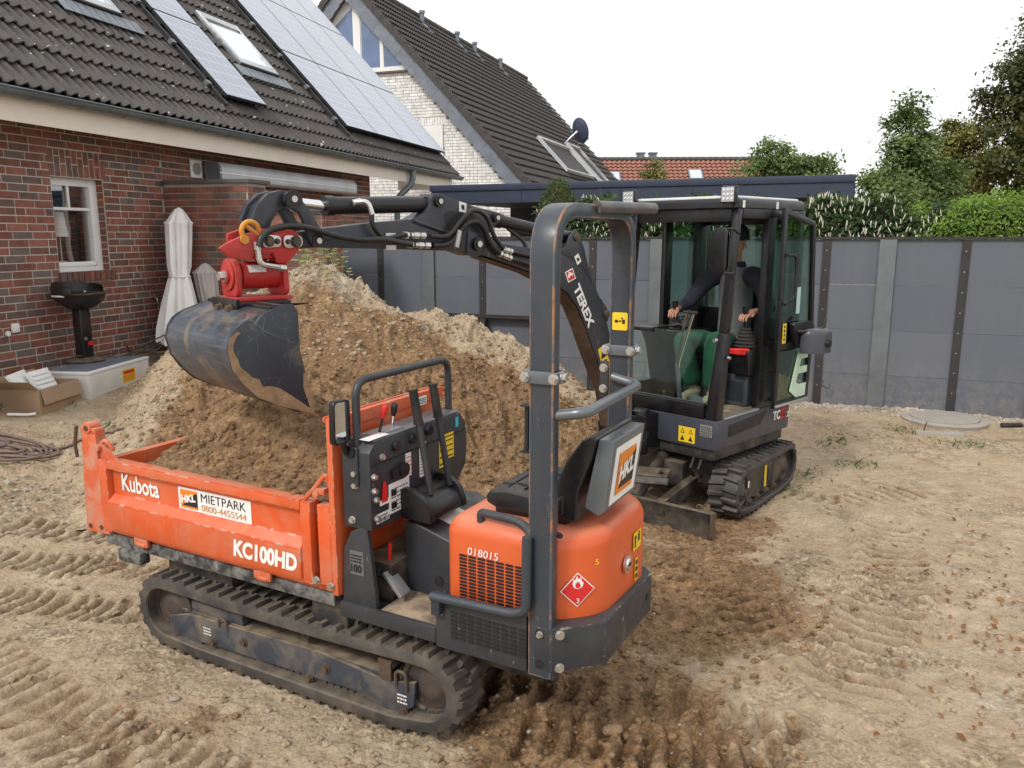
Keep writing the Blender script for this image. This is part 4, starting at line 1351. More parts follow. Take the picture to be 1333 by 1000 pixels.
# ------------------------------------------------------------------ greenery
def leaves_mesh(name, P, Nrm, size, mat, seed, aspect=.5, jitter=.6, tone=None, fold=True):
    """many small leaf-shaped faces (diamonds) at points P facing roughly along Nrm"""
    rg_ = np.random.default_rng(seed)
    n = len(P)
    nr = Nrm + rg_.normal(0, jitter, (n, 3)); nr /= np.linalg.norm(nr, axis=1, keepdims=True) + 1e-9
    t = rg_.normal(0, 1, (n, 3)); t -= nr * (t * nr).sum(1, keepdims=True); t /= np.linalg.norm(t, axis=1, keepdims=True) + 1e-9
    b = np.cross(nr, t)
    L = (size * (.6 + .8 * rg_.random(n)))[:, None]
    wv = L * aspect
    v = np.stack([P - t * L * .5, P + b * wv * .5 + nr * L * .06, P + t * L * .5 - nr * L * .12, P - b * wv * .5 + nr * L * .06], 1).reshape(-1, 3)
    f = np.arange(n * 4).reshape(n, 4)
    me = bpy.data.meshes.new(name)
    me.vertices.add(n * 4); me.vertices.foreach_set('co', v.ravel())
    me.loops.add(n * 4); me.loops.foreach_set('vertex_index', f.ravel().astype(np.int32))
    me.polygons.add(n); me.polygons.foreach_set('loop_start', np.arange(0, n * 4, 4, dtype=np.int32))
    me.update(calc_edges=True)
    tn = rg_.random(n) if tone is None else np.clip(tone + rg_.normal(0, .18, n), 0, 1)
    a = me.attributes.new('tone', 'FLOAT', 'POINT'); a.data.foreach_set('value', np.repeat(tn, 4).astype(np.float32))
    me.materials.append(mat)
    return me

def tree(name, label, loc, trunk_h, crown, leaf, size, n, seed, group='trees beyond the fence', trunk_r=.12, clump_n=60, clump_r=.5, cat='tree'):
    """crown: list of ellipsoids (dx, dy, z, rx, ry, rz)"""
    rg_ = np.random.default_rng(seed)
    t = thing(name, label, cat, loc, 0, group)
    tb = MB()
    top = max(c_[2] for c_ in crown)
    tb.tube([(0, 0, -.2), (.03, .02, trunk_h * .5), (-.03, 0, trunk_h), (crown[0][0] * .5, crown[0][1] * .5, top)], [trunk_r * 1.25, trunk_r, trunk_r * .75, trunk_r * .25], 8)
    cents = []
    for (dx, dy, z, rx, ry, rz) in crown:
        m_ = max(3, int(clump_n * rx * rz / sum(q[3] * q[5] for q in crown)))
        d = rg_.normal(0, 1, (m_, 3)); d /= np.linalg.norm(d, axis=1, keepdims=True)
        d *= (rg_.random((m_, 1)) ** .45)
        cents.append(np.array([dx, dy, z]) + d * np.array([rx, ry, rz]))
    cents = np.concatenate(cents)
    for k in rg_.choice(len(cents), min(len(cents), 26), replace=False):
        c_ = cents[k]; h0 = trunk_h * (.55 + .45 * rg_.random())
        md = np.array([c_[0] * .45, c_[1] * .45, (h0 + c_[2]) * .5 + .1 * rg_.random()])
        tb.tube([(0, 0, h0), tuple(md), tuple(c_)], [trunk_r * .38, trunk_r * .22, trunk_r * .06], 5)
    tb.build('trunk', mt['bark'], t, smooth=60)
    w_ = rg_.random(len(cents)) + .4
    idx = rg_.choice(len(cents), n, p=w_ / w_.sum())
    rr = clump_r * (.6 + .8 * rg_.random(len(cents)))
    d = rg_.normal(0, .5, (n, 3)) * np.array([1, 1, .7])
    P = cents[idx] + d * rr[idx][:, None]
    cc_ = cents.mean(0)
    Nn = (P - cc_) / (np.linalg.norm(P - cc_, axis=1, keepdims=True) + 1e-6) + np.array([0, 0, .5])
    tone = (rg_.random(len(cents)) * .7)[idx] + .15
    o_ = bpy.data.objects.new('crown', leaves_mesh('crown', P, Nn, size, leaf, seed + 1, tone=tone, jitter=.7, aspect=.62)); COL.objects.link(o_); o_.parent = t
    return t

tree('broadleaf_tree', 'mid green loose tree rising beyond the end of the carport', (10.6, 22.0, 0), 2.2,
     [(0, 0, 3.2, 1.05, 1.0, 1.1), (-.05, 0, 4.5, .75, .7, .85), (-.75, .1, 3.0, .6, .6, .8), (.8, 0, 3.2, .6, .6, .9), (0, .2, 5.2, .32, .3, .42)], mt['leafm'], .105, 19000, 101, clump_n=120, clump_r=.34, trunk_r=.10)
tree('golden_tree', 'golden green tree between the loose tree and the tall autumn tree', (13.0, 24.6, 0), 2.4,
     [(-.3, 0, 3.1, .95, .9, 1.3), (.5, .2, 4.0, 1.0, .9, 1.2), (.1, 0, 4.9, .5, .5, .5)], mt['leafg'], .105, 18000, 111, clump_n=95, clump_r=.4)
tree('autumn_tree', 'tall dark autumn tree with browning leaves at the right edge', (15.35, 24.0, 0), 3,
     [(-.2, 0, 3.8, 1.9, 1.6, 1.6), (.1, 0, 5.6, 1.85, 1.5, 1.5), (.2, 0, 7.3, 1.5, 1.3, 1.2), (-.6, -.3, 6.4, 1.0, .9, 1.0), (.5, 0, 8.4, .9, .8, .7)], mt['leafbig'], .125, 40000, 121, clump_n=190, clump_r=.5, trunk_r=.2)
tree('walnut_tree', 'light green spreading tree peeking over the carport roof', (6.75, 20.4, 0), 2,
     [(0, 0, 3.5, 1.15, .9, .55), (-.35, 0, 3.95, .55, .5, .42), (.7, 0, 3.7, .6, .5, .35)], mt['leafm'], .10, 6500, 131, clump_n=75, clump_r=.25, trunk_r=.09)
tree('small_tree', 'small olive tree standing before the orange tiled roof', (4.55, 26.2, 0), 2,
     [(0, 0, 3.9, .42, .4, .5)], mt['leafg'], .09, 1600, 141, clump_n=26, clump_r=.2, trunk_r=.05)

def hedge(name, label, x0, x1, y0, y1, z0, zf, leaf, size, n, seed, flowers=0, aspect=.45, group='hedges along the fence', cat='hedge'):
    rg_ = np.random.default_rng(seed)
    t = thing(name, label, cat, (3.4, 9.13, 0), FA, group)
    core = MB()
    xs_ = np.linspace(x0, x1, 24)
    vs = []
    for x in xs_:
        zt = zf(x) - .055
        for (yy, zz) in ((y0 + .1, z0), (y0 + .1, zt - .1), (y0 + .22, zt), (y1 - .22, zt), (y1 - .1, zt - .1), (y1 - .1, z0)): vs.append((x, yy, zz))
    fs = []
    for i in range(23):
        for k in range(5): fs.append((i * 6 + k, i * 6 + k + 1, (i + 1) * 6 + k + 1, (i + 1) * 6 + k))
    fs += [tuple(range(6)), tuple(range(23 * 6 + 5, 23 * 6 - 1, -1))]
    core.add(vs, fs); core.build('dark_core', plain('hedge_inside', (.012, .02, .008), .9), t, smooth=0)  # solid dark core added so no sky shows through the leaves
    u = rg_.random(n); x = x0 + rg_.random(n) * (x1 - x0)
    zt = np.array([zf(q) for q in x])
    front = u < .55; topm = (u >= .55) & (u < .92); side = u >= .92
    y = np.where(front, y0 + np.abs(rg_.normal(0, .07, n)), y0 + rg_.random(n) * (y1 - y0))
    z = np.where(front, z0 + rg_.random(n) * (zt - z0), zt + rg_.normal(0, .045, n))
    z = np.where(side, z0 + rg_.random(n) * (zt - z0), z)
    x = np.where(side, np.where(rg_.random(n) < .5, x0, x1) + rg_.normal(0, .04, n), x)
    bump_ = .10 * np.array(vnoise(x * 3.1, z * 3.1 + y, seed)) 
    y = np.where(front, y - bump_ + .05, y); z = np.where(topm, z + bump_ - .05, z)
    P = np.stack([x, y, z], 1)
    Nn = np.where(front[:, None], np.array([0, -1, .5]), np.array([0, -.3, 1.]))
    o_ = bpy.data.objects.new('foliage', leaves_mesh('foliage', P, Nn, size, leaf, seed + 1, aspect=aspect, jitter=.55, tone=.2 + .6 * vnoise(x * 2.3, z * 4 + y * 3, seed + 3))); COL.objects.link(o_); o_.parent = t
    if flowers:
        fm = MB()
        for k in range(flowers):
            xx = rg_.uniform(x0, x1); ztt = zf(xx)
            if vnoise(np.array([xx * 1.6]), np.array([seed * .1]), 5)[0] < .35: continue
            if rg_.random() < .8: p = Vector((xx, y0 - .03 + rg_.normal(0, .03), rg_.uniform(z0 + .05, ztt - .02)))
            else: p = Vector((xx, rg_.uniform(y0, y0 + .5), ztt + .0))
            d = Vector((rg_.normal(0, .25), -.25, 1)).normalized(); L = rg_.uniform(.035, .085)
            fm.cyl(p, p + d * L * .6, .004, .0065, n=5); fm.cyl(p + d * L * .6, p + d * L, .0065, .0015, n=5)
        fm.build('blossom', mt['flower'], t, smooth=0)
    return t
hedge('laurel_hedge', 'cherry laurel hedge with cream flower spikes behind the fence', -3.4, 1.35, .30, 1.35, 1.5, lambda x: 2.40 + .06 * math.sin(x * 4) + .05 * math.sin(x * 9 + 1) - .08 * (x > .9), mt['leaflaurel'], .075, 15000, 201, flowers=800, aspect=.42)
hedge('clipped_hedge', 'bright green clipped hedge at the right behind the fence', 1.15, 6.5, .25, 1.6, 1.5, lambda x: 2.43 - .38 * max(0, (1.75 - x) / .6) ** 2 + .015 * math.sin(x * 5), mt['leafhedge'], .045, 32000, 211, aspect=.4)

yw_ = thing('yew_column', 'rounded clipped yew standing behind the fence near the carport', 'shrub')
yw_.location = (.62, 11.0, 0)
rg_ = np.random.default_rng(221)
n = 17000
d = rg_.normal(0, 1, (n, 3)); d /= np.linalg.norm(d, axis=1, keepdims=True)
zz = d[:, 2]
Rz = np.where(zz > 0, .98, 1.1)
P = np.stack([d[:, 0] * .34, d[:, 1] * .34, 1.75 + zz * Rz], 1) * (1 + rg_.normal(0, .02, (n, 1)))
P[:, 2] = np.where(True, P[:, 2], 0)
o_ = bpy.data.objects.new('foliage', leaves_mesh('foliage', P, d + np.array([0, 0, .3]), .032, mt['leafyew'], 222, aspect=.4, jitter=.6, tone=.25 + .5 * np.clip(zz, 0, 1) ** 2)); COL.objects.link(o_); o_.parent = yw_
core = MB(); core.lathe([(.02, .6), (.24, .9), (.31, 1.5), (.30, 2.0), (.20, 2.45), (.03, 2.68)], n=20); core.cyl((0, 0, -.1), (0, 0, .8), .04)
core.build('stem', mt['bark'], yw_)  # stem plus an added solid core that blocks the view through the foliage
# ------------------------------------------------------------------ helpers for tracked machines
def hull_loop(circles, n=22):
    """outline round a list of circles (x, z, r), as an evenly spaced closed loop"""
    P = []
    for (cx, cz, r) in circles:
        for k in range(64):
            a = 2 * math.pi * k / 64
            P.append((cx + r * math.cos(a), cz + r * math.sin(a)))
    P = sorted(set(P))
    def cross(o, a, b): return (a[0] - o[0]) * (b[1] - o[1]) - (a[1] - o[1]) * (b[0] - o[0])
    lo, up = [], []
    for p in P:
        while len(lo) > 1 and cross(lo[-2], lo[-1], p) <= 0: lo.pop()
        lo.append(p)
    for p in reversed(P):
        while len(up) > 1 and cross(up[-2], up[-1], p) <= 0: up.pop()
        up.append(p)
    return lo[:-1] + up[:-1]

def resample(loop, step):
    L = [Vector(p) for p in loop] + [Vector(loop[0])]
    seg = [(b - a).length for a, b in zip(L[:-1], L[1:])]
    tot = sum(seg); n = max(8, int(round(tot / step)))
    out = []; i = 0; acc = 0
    for k in range(n):
        s_ = tot * k / n
        while acc + seg[i] < s_: acc += seg[i]; i += 1
        t = (s_ - acc) / seg[i]
        out.append(L[i].lerp(L[i + 1], t))
    return out, tot / n

def track_belt(name, parent, circles, y0, y1, pitch, mat, thick=.042, lug_h=.02, sag=.0, label=None):
    loop = hull_loop(circles)
    # push the run between the wheels down a little on top
    pts, st = resample(loop, pitch / 2)
    if len(pts) % 2: pts, st = resample(loop, pitch / 2 * 1.02)
    if sag:
        xa, xb = min(p.x for p in pts) + .25, max(p.x for p in pts) - .25
        zmid = sum(c[1] for c in circles) / len(circles)
        for p in pts:
            if p.y > zmid and xa < p.x < xb: p.y -= sag * math.sin(math.pi * (p.x - xa) / (xb - xa))
    n = len(pts)
    tan = [(pts[(i + 1) % n] - pts[i - 1]).normalized() for i in range(n)]
    nor = [Vector((t.y, -t.x)) for t in tan]
    mb = MB()
    prof = [(y0, 0), (y0 + (y1 - y0) * .03, .012), (y1 - (y1 - y0) * .03, .012), (y1, 0), (y1, -thick + .006), (y1 - (y1 - y0) * .04, -thick), (y0 + (y1 - y0) * .04, -thick), (y0, -thick + .006)]
    vs = []
    for i in range(n):
        for (y, h) in prof: vs.append((pts[i].x + nor[i].x * (h - .012 - lug_h), y, pts[i].y + nor[i].y * (h - .012 - lug_h)))
    m_ = len(prof); fs = []
    for i in range(n):
        for k in range(m_):
            fs.append((i * m_ + k, i * m_ + (k + 1) % m_, ((i + 1) % n) * m_ + (k + 1) % m_, ((i + 1) % n) * m_ + k))
    mb.add(vs, fs)
    belt = mb.build(name, mat, parent, smooth=28, label=label)
    lg = MB(); W = y1 - y0
    def lug(i, ya, yb):
        p = Vector((pts[i].x, 0, pts[i].y)); t = Vector((tan[i].x, 0, tan[i].y)); n_ = Vector((nor[i].x, 0, nor[i].y))
        b = p - n_ * (lug_h + .004)
        vs = []
        for (h, hl, ins) in ((0, .019, 0), (lug_h + .004, .011, .012)):
            for (yy, sg) in ((ya + math.copysign(ins * .5, yb - ya), 1), (yb - math.copysign(ins, yb - ya), .8)):
                sk = .012 if abs(yy - (y0 + y1) / 2) < abs(W) * .2 else 0
                for d in (-1, 1): vs.append(b + n_ * h + t * (d * hl * sg + sk) + Vector((0, yy, 0)))
        lg.add(vs, [(0, 1, 3, 2), (4, 6, 7, 5), (0, 2, 6, 4), (1, 5, 7, 3), (0, 4, 5, 1), (2, 3, 7, 6)])
    for i in range(n):
        if i % 2 == 0: lug(i, y0 + W * .02, y0 + W * .56)
        else: lug(i, y0 + W * .98, y0 + W * .44)
        # guide teeth on the inside
        p = Vector((pts[i].x, (y0 + y1) / 2, pts[i].y)) - Vector((nor[i].x, 0, nor[i].y)) * (thick + lug_h + .012)
        for dy in (-.028, .028):
            lg.obox(p + Vector((0, dy, 0)), Vector((tan[i].x, 0, tan[i].y)) * .014, (0, .010, 0), Vector((nor[i].x, 0, nor[i].y)) * .014)
    lugs = lg.build('tread_lugs', mat, belt, smooth=0, bev=0)
    lugs['kind'] = 'stuff'
    return belt

def wheel(name, parent, x, z, r, y0, y1, mat, hub=True, teeth=0):
    m = MB()
    W = y1 - y0
    m.lathe([(r * .3, y0 - W * .06), (r * .42, y0), (r * .5, y0 + W * .12), (r * .8, y0 + W * .16), (r * .86, y0), (r, y0 + W * .05), (r, y1 - W * .05), (r * .86, y1), (r * .4, y1)], c=(x, 0, z), axis='y', n=24)
    for k in range(teeth):
        a = 2 * math.pi * k / teeth
        d = Vector((math.cos(a), 0, math.sin(a)))
        m.obox(Vector((x, (y0 + y1) / 2, z)) + d * r, d * .02, (0, W * .35, 0), d.cross(Vector((0, 1, 0))) * .015)
    if hub:
        for k in range(6):
            a = 2 * math.pi * k / 6
            m.cyl((x + r * .62 * math.cos(a), y1 - W * .1 if y1 > y0 else y1, z + r * .62 * math.sin(a)), (x + r * .62 * math.cos(a), y0 + W * .1, z + r * .62 * math.sin(a)), .011, n=6)
    return m.build(name, mat, parent, smooth=40)

def loft_top(poly, z0, z1, r, n=6):
    """closed body with vertical sides and a softly rounded top edge"""
    cx = sum(p[0] for p in poly) / len(poly); cy = sum(p[1] for p in poly) / len(poly)
    hx = max(abs(p[0] - cx) for p in poly); hy = max(abs(p[1] - cy) for p in poly)
    lev = [(0, z0), (0, z1 - r)] + [(r * (1 - math.cos(a)), z1 - r + r * math.sin(a)) for a in np.linspace(0, math.pi / 2, n + 1)[1:]]
    mb = MB(); vs = []; m_ = len(poly)
    for (d, z) in lev:
        for p in poly: vs.append((cx + (p[0] - cx) * (1 - d / hx), cy + (p[1] - cy) * (1 - d / hy), z))
    fs = [tuple(range(m_ - 1, -1, -1)), tuple(range((len(lev) - 1) * m_, len(lev) * m_))]
    for j in range(len(lev) - 1):
        for k in range(m_): fs.append((j * m_ + k, j * m_ + (k + 1) % m_, (j + 1) * m_ + (k + 1) % m_, (j + 1) * m_ + k))
    mb.add(vs, fs)
    return mb

def slots(mb, origin, ex, ey, nx, ny, px, py, w_, h_, skew=0):  # raised dark shapes that paint in the shade of open slots
    ex, ey, og = Vector(ex), Vector(ey), Vector(origin)
    base = round_poly([(0, 0), (w_, 0), (w_, h_), (0, h_)], h_ * .45, 2)
    for j in range(ny):
        for i in range(nx):
            o2 = og + ex * (i * px) + ey * (j * py)
            mb.quadprism([o2 + ex * a + ey * b for a, b in base], .0025)
    return mb

# ------------------------------------------------------------------ tracked dumper: x forward, +y towards the camera side
DM = thing('tracked_dumper', 'orange tracked dumper with a loaded skip and a seat under a roll bar', 'dumper', (DO[0], DO[1], 0), DA)
PX = Vector((1, 0, 0)); NX = -PX; PZ = Vector((0, 0, 1)); PY = Vector((0, 1, 0))
def both(fn):
    fn(0.0, 1); fn(-.80, -1)
CIRC = [(1.44, .205, .195), (1.22, .12, .12), (.05, .12, .12), (-.115, .22, .19)]
def tr(yo, sg):
    ya, yb = (0, -.19) if sg > 0 else (-.80, -.61)
    b = track_belt('track', DM, CIRC, ya, yb, .078, mt['rubber'], sag=.012)
    f = MB()
    q = [(1.44, .175), (1.29, .215), (.454, .236), (.084, .20), (-.06, .235), (-.05, .125), (.06, .045), (.174, .085), (.262, .108), (1.208, .088), (1.273, .02), (1.371, .024), (1.44, .09)]
    f.prism(q, 'y', -.035 * sg + yo, -.055 * sg + yo)
    f.box(.1, 1.40, -.056 * sg + yo, -.16 * sg + yo, .205, .222)
    f.box(.95, 1.30, -.06 * sg + yo, -.14 * sg + yo, .225, .275)
    f.build('track_frame', mt['dirtyblack2'], b, bev=.004)
    wheel('idler', b, 1.44, .205, .145, yo - .05 * sg, yo - .14 * sg, mt['rollerm'])
    wheel('sprocket', b, -.115, .22, .14, yo - .06 * sg, yo - .13 * sg, mt['rollerm'], teeth=11)
    for x in (1.13, .85, .52, .24): wheel('roller', b, x, .075, .052, yo - .055 * sg, yo - .14 * sg, mt['rollerm'], hub=False)
    wheel('top_roller', b, .57, .285, .035, yo - .06 * sg, yo - .14 * sg, mt['rollerm'], hub=False)
    bt = MB()
    for (x, z) in [(1.39, .075), (.92, .165), (.42, .17), (-.0, .085), (1.13, .11), (.52, .095)]: hexbolt(bt, (x, yo - .035 * sg, z), (0, sg, 0), .017, .014)
    build_each(bt, 'bolt', mt['rollerm'], b)
    br = MB()
    br.box(.06, .12, yo - .045 * sg, yo - .03 * sg, .21, .29); br.box(.055, .125, yo - .09 * sg, yo - .03 * sg, .29, .30)
    br.tube(fillet([(-.02, yo - .03 * sg, .19), (-.02, yo - .03 * sg, .27), (.035, yo - .03 * sg, .27), (.035, yo - .03 * sg, .20)], .03, 4), .008, 7)
    br.tube(fillet([(1.08, yo - .035 * sg, .2), (1.08, yo - .03 * sg, .25), (1.03, yo - .03 * sg, .25), (1.03, yo - .035 * sg, .19)], .025, 4), .007, 7)
    build_each(br, 'tie_loop', mt['rollerm'], b)
    if sg > 0:
        st = MB()
        printlines(st, (1.19, -.0325, .14), NX, PZ, .05, .045, 3, random.Random(4), lift=.002)
        printlines(st, (.03, -.0325, .125), NX, PZ, .05, .05, 3, random.Random(5), lift=.002)
        st.build('frame_marks', mt['offwhite'], b, smooth=0, fixn=False)
mt['dirtyblack2'] = paint('dirty_blue_black_steel', (.035, .042, .055), .55, dust=.45, up=.85, scratch=.5, dscale=7, scol=(.3, .3, .3))
both(tr)

ch = MB()
ch.box(-.55, 1.62, -.24, -.56, .27, .47)
ch.box(-.2, .1, -.19, -.61, .15, .33); ch.box(1.2, 1.5, -.19, -.61, .15, .3)
ch.box(.3, .5, -.05, -.2, .30, .5); ch.box(1.05, 1.5, -.1, -.22, .34, .50)
ch.build('chassis', mt['dirtyblack'], DM, bev=.01)

# ---- skip
bed = MB()
bed.box(.30, 1.86, -.03, -.77, .545, .575)
skip = bed.build('skip', mt['orange'], DM, bev=.004)
sk = MB()
sk.box(.34, 1.86, -.02, -.78, .485, .544)
sk.box(1.58, 1.75, .0, -.06, .42, .484)
sk.build('skip_subframe', mt['mudblack'] if 'mudblack' in mt else mt.setdefault('mudblack', paint('mud_spattered_black', (.03, .03, .03), .75, dust=.7, dscale=16, dcol=(.38, .36, .33))), skip, bev=.008)
def side(yo, sg):
    p = MB()
    Y = lambda d: yo - d * sg
    prof = [(Y(-.004), .945), (Y(-.004), .900), (Y(.028), .892), (Y(.028), .768), (Y(-.014), .730), (Y(-.014), .60), (Y(.0), .57), (Y(.055), .57), (Y(.06), .945)]
    p.prism(prof, 'x', .49, 1.775)
    p.box(1.7755, 1.835, Y(-.004), Y(.06), .565, .943); p.box(.435, .4895, Y(-.004), Y(.06), .575, .943)
    p.edge_mat = 1
    s_ = p.build('side_panel', [mt['orange'], mt['chip']], skip, bev=.005)
    h = MB()
    for x in (1.56, .74):
        h.cyl((x - .03, Y(.01), .535), (x + .03, Y(.01), .535), .016, n=10); h.box(x - .05, x + .05, Y(-.002), Y(.014), .53, .568)
    build_each(h, 'hinge', mt['orange_worn'], s_, bev=.003)
    lt = MB()
    lt.tube(fillet([(.47, Y(.01), .95), (.42, Y(.012), 1.0), (.355, Y(.02), 1.075), (.345, Y(.03), 1.02)], .02, 3), .011, 8)
    lt.box(.36, .42, Y(.005), Y(.035), .985, 1.01); lt.cyl((.40, Y(-.005), .985), (.40, Y(.04), .985), .015)
    lt.prism([(1.83, .945), (1.69, .945), (1.83, 1.03)], 'y', Y(.01), Y(.022))
    lt.tube(fillet([(1.80, Y(.01), 1.03), (1.76, Y(.0), 1.05), (1.72, Y(.01), 1.0)], .02, 3), .012, 7)
    lt.cyl((1.83, Y(-.01), 1.0), (1.83, Y(.05), 1.0), .018)
    build_each(lt, 'latch', mt['orange_worn'], s_, bev=.003)
    if sg > 0:
        wm = MB()
        for x, z, l in ((1.60, .70, .06), (1.1, .655, .05)): pass
    return s_
sp = side(0, 1); side(-.80, -1)
# lettering on the visible side
lettering('lettering', sp, 'Kubota', (1.700, -.0275, .792), NX, PZ, .275, .088, mt['white'], bold=.02)
sg_ = sticker('sign_plate', sp, (1.285, -.0275, .770), NX, PZ, .475, .108, mt['white'], .003)
lettering('lettering', sg_, 'MIETPARK', (1.130, -.0255, .824), NX, PZ, .290, .042, mt['ink'], bold=-.004)
lettering('lettering', sg_, '0800-4455544', (1.130, -.0255, .780), NX, PZ, .290, .032, mt['brownink'])
def hkl(parent, og, ex, ey, wd, ht):
    og, ex, ey = Vector(og), Vector(ex), Vector(ey)
    nn = ex.cross(ey).normalized()
    P = lambda a, b, l=.002: og + ex * (a * wd) + ey * (b * ht) + nn * l
    MB().quadprism([P(0, 0), P(1, 0), P(1, 1), P(0, 1)], .0008).build('emblem_base', mt['orangeink'], parent, smooth=0)
    MB().quadprism([P(.10, .13, .0032), P(1, .13, .0032), P(1, .92, .0032), P(.80, .80, .0032)], .0006).build('emblem_field', mt['ink'], parent, smooth=0)
    a = text_mb('HKL', P(.07, .26, 0), ex + ey * .16, ey, wd * .86, ht * .42, bold=.05, thick=.0055)
    a.build('lettering', mt['white'], parent, smooth=0, fixn=False)
hkl(sg_, (1.270, -.0255, .778), NX, PZ, .115, .090)
lettering('lettering', sp, 'KC100HD', (.895, .0125, .620), NX, PZ, .385, .082, mt['white'], bold=.045, shear=.12)
# tailgate, posts, headboard
tg = MB(); tg.box(1.838, 1.868, -.06, -.74, .56, .925); tg.box(1.868, 1.89, -.06, -.74, .89, .925); tg.box(1.868, 1.89, -.06, -.74, .57, .61)
tg.build('tailgate', mt['orange'], skip, bev=.004)
for yo, sg in ((0, 1), (-.8, -1)):
    p = MB()
    zt = 1.095 if sg > 0 else .985
    p.prism([(1.84, zt - .005), (1.95, zt - .015), (1.965, .90), (1.985, .537), (1.80, .545), (1.84, .66)], 'y', yo + .0, yo - .055 * sg)
    p.cyl((1.90, yo + .006 * sg, zt), (1.90, yo - .06 * sg, zt), .03, n=14); p.box(1.845, 1.96, yo, yo - .055 * sg, zt - .035, zt)
    po = p.build('corner_post', mt['orange_worn'], skip, bev=.005)
    l_ = MB(); l_.tube([(1.97, yo + .01 * sg, zt + .005), (1.995, yo + .012 * sg, zt - .09), (1.985, yo + .012 * sg, zt - .16)], .009, 6)
    l_.cyl((1.90, yo + .006 * sg, zt), (1.90, yo + .012 * sg, zt), .013)
    for (x, z) in ((1.95, .57), (1.86, .575)): l_.cyl((x, yo + .001 * sg, z), (x, yo + .004 * sg, z), .013, n=12)
    l_.build('post_lever', mt['rollerm'], po)
hb = MB()
hb.box(.300, .330, -.001, -.799, .55, 1.318)
hb.box(.331, .400, -.003, -.05, .585, .94); hb.box(.331, .40, -.75, -.797, .585, .94)
hb.box(.285, .299, -.0, -.80, 1.27, 1.322); hb.box(.331, .345, -.0, -.80, 1.30, 1.322)
hb.edge_mat = 1
head = hb.build('headboard', [mt['orange'], mt['chip']], skip, bev=.004)
bt = MB()
for (x, z) in ((.415, .600), (.335, .590)): hexbolt(bt, (x, .0, z), PY, .014)
build_each(bt, 'bolt', mt['zinc'], head)
st = sticker('notice_plate', head, (.284, -.585, 1.262), -PY, PZ, .07, .042, mt['white'])
printlines(MB(), (.284, -.59, 1.268), -PY, PZ, .06, .03, 4).build('print', mt['ink'], st, smooth=0, fixn=False)

# ---- load of soil (rests in the skip)
lx, ly = np.meshgrid(np.linspace(.345, 1.825, 150), np.linspace(-.058, -.742, 80))
cxx, cyy = .86, -.46
lh = .80 + .12 * smooth(1.82, 1.5, lx) + .35 * np.exp(-(((lx - 1.26) / .52) ** 2 + ((ly + .62) / .32) ** 2)) + .10 * np.exp(-(((lx - .75) / .35) ** 2 + ((ly + .45) / .3) ** 2))
lh += .02 * fbm(lx, ly, 3, 3, 50) + .022 * np.abs(fbm(lx, ly, 9, 4, 51)) + .012 * fbm(lx, ly, 24, 3, 52)
edge = np.minimum(smooth(.345, .42, lx), 1)
ca_, sa_ = math.cos(DA), math.sin(DA)
wx = DO[0] + lx * ca_ - ly * sa_; wy = DO[1] + lx * sa_ + ly * ca_
load = grid_mesh('soil_load', wx, wy, lh, mt['soil'], {'wet': np.full(lx.shape, .95) - .25 * smooth(.9, .6, lx), 'pale': np.full(lx.shape, .0)})
tag(load, 'heap of brown soil filling the orange dumper skip', 'soil', None, 'stuff')
def load_sampler(n, rg):
    i = rg.integers(0, 149, n); j = rg.integers(0, 79, n)
    return np.column_stack([wx[j, i], wy[j, i], lh[j, i] - .004])
lc = lumps('load_clods', 1700, load_sampler, (.005, .032), mt['soil'], 15, attr={'wet': lambda P: np.full(len(P), .72), 'pale': lambda P: np.full(len(P), .15)})
tag(lc, 'crumbs of soil on top of the dumper load', 'soil', None, 'stuff')

# ---- floor, skirt, leg guard
pl = MB()
pl.box(-.19, .292, -.0, -.022, .465, .531); pl.box(-.19, .292, -.023, -.62, .48, .505)
pl.build('platform', mt['grey'], DM, bev=.004)
MB().box(-.188, .10, -.023, -.56, .5055, .526).build('floor_plate', mt['diamond'], DM, bev=.002)
lgd = MB()
lgd.prism([(.292, .505), (.275, .77), (.235, .845), (.18, .875), (.15, .865), (.12, .60), (.115, .505)], 'y', -.02, -.045)
lgd.prism([(.292, .505), (.275, .77), (.235, .845), (.215, .85), (.25, .76), (.268, .505)], 'y', -.0455, -.13)
guard = lgd.build('leg_guard', mt['grey'], DM, bev=.005)
s_ = sticker('load_label', guard, (.243, -.0195, .66), NX, PZ, .07, .105, mt['steel_paint'])
lettering('lettering', s_, '100', (.238, -.017, .672), NX, PZ, .055, .035, mt['ink'], bold=.02)
printlines(MB(), (.238, -.0195, .715), NX, PZ, .058, .04, 3, lift=.0035).build('print', mt['ink'], s_, smooth=0, fixn=False)
pdl = MB()
pdl.tube([(.17, -.17, .53), (.165, -.17, .60), (.15, -.17, .76)], .009, 8)
pdl.build('pedal_lever', mt['redp'], DM)
pd = MB(); pd.obox((.10, -.14, .60), (.045, 0, .045), (0, .035, 0), (-.006, 0, .006)); pd.tube([(.10, -.14, .595), (.14, -.14, .54)], .01, 6)
pd.build('pedal', mt['alu'], DM, bev=.003)
MB().box(.115, .29, -.13, -.56, .506, .68).build('foot_well', mt['dirtyblack'], DM, bev=.01)

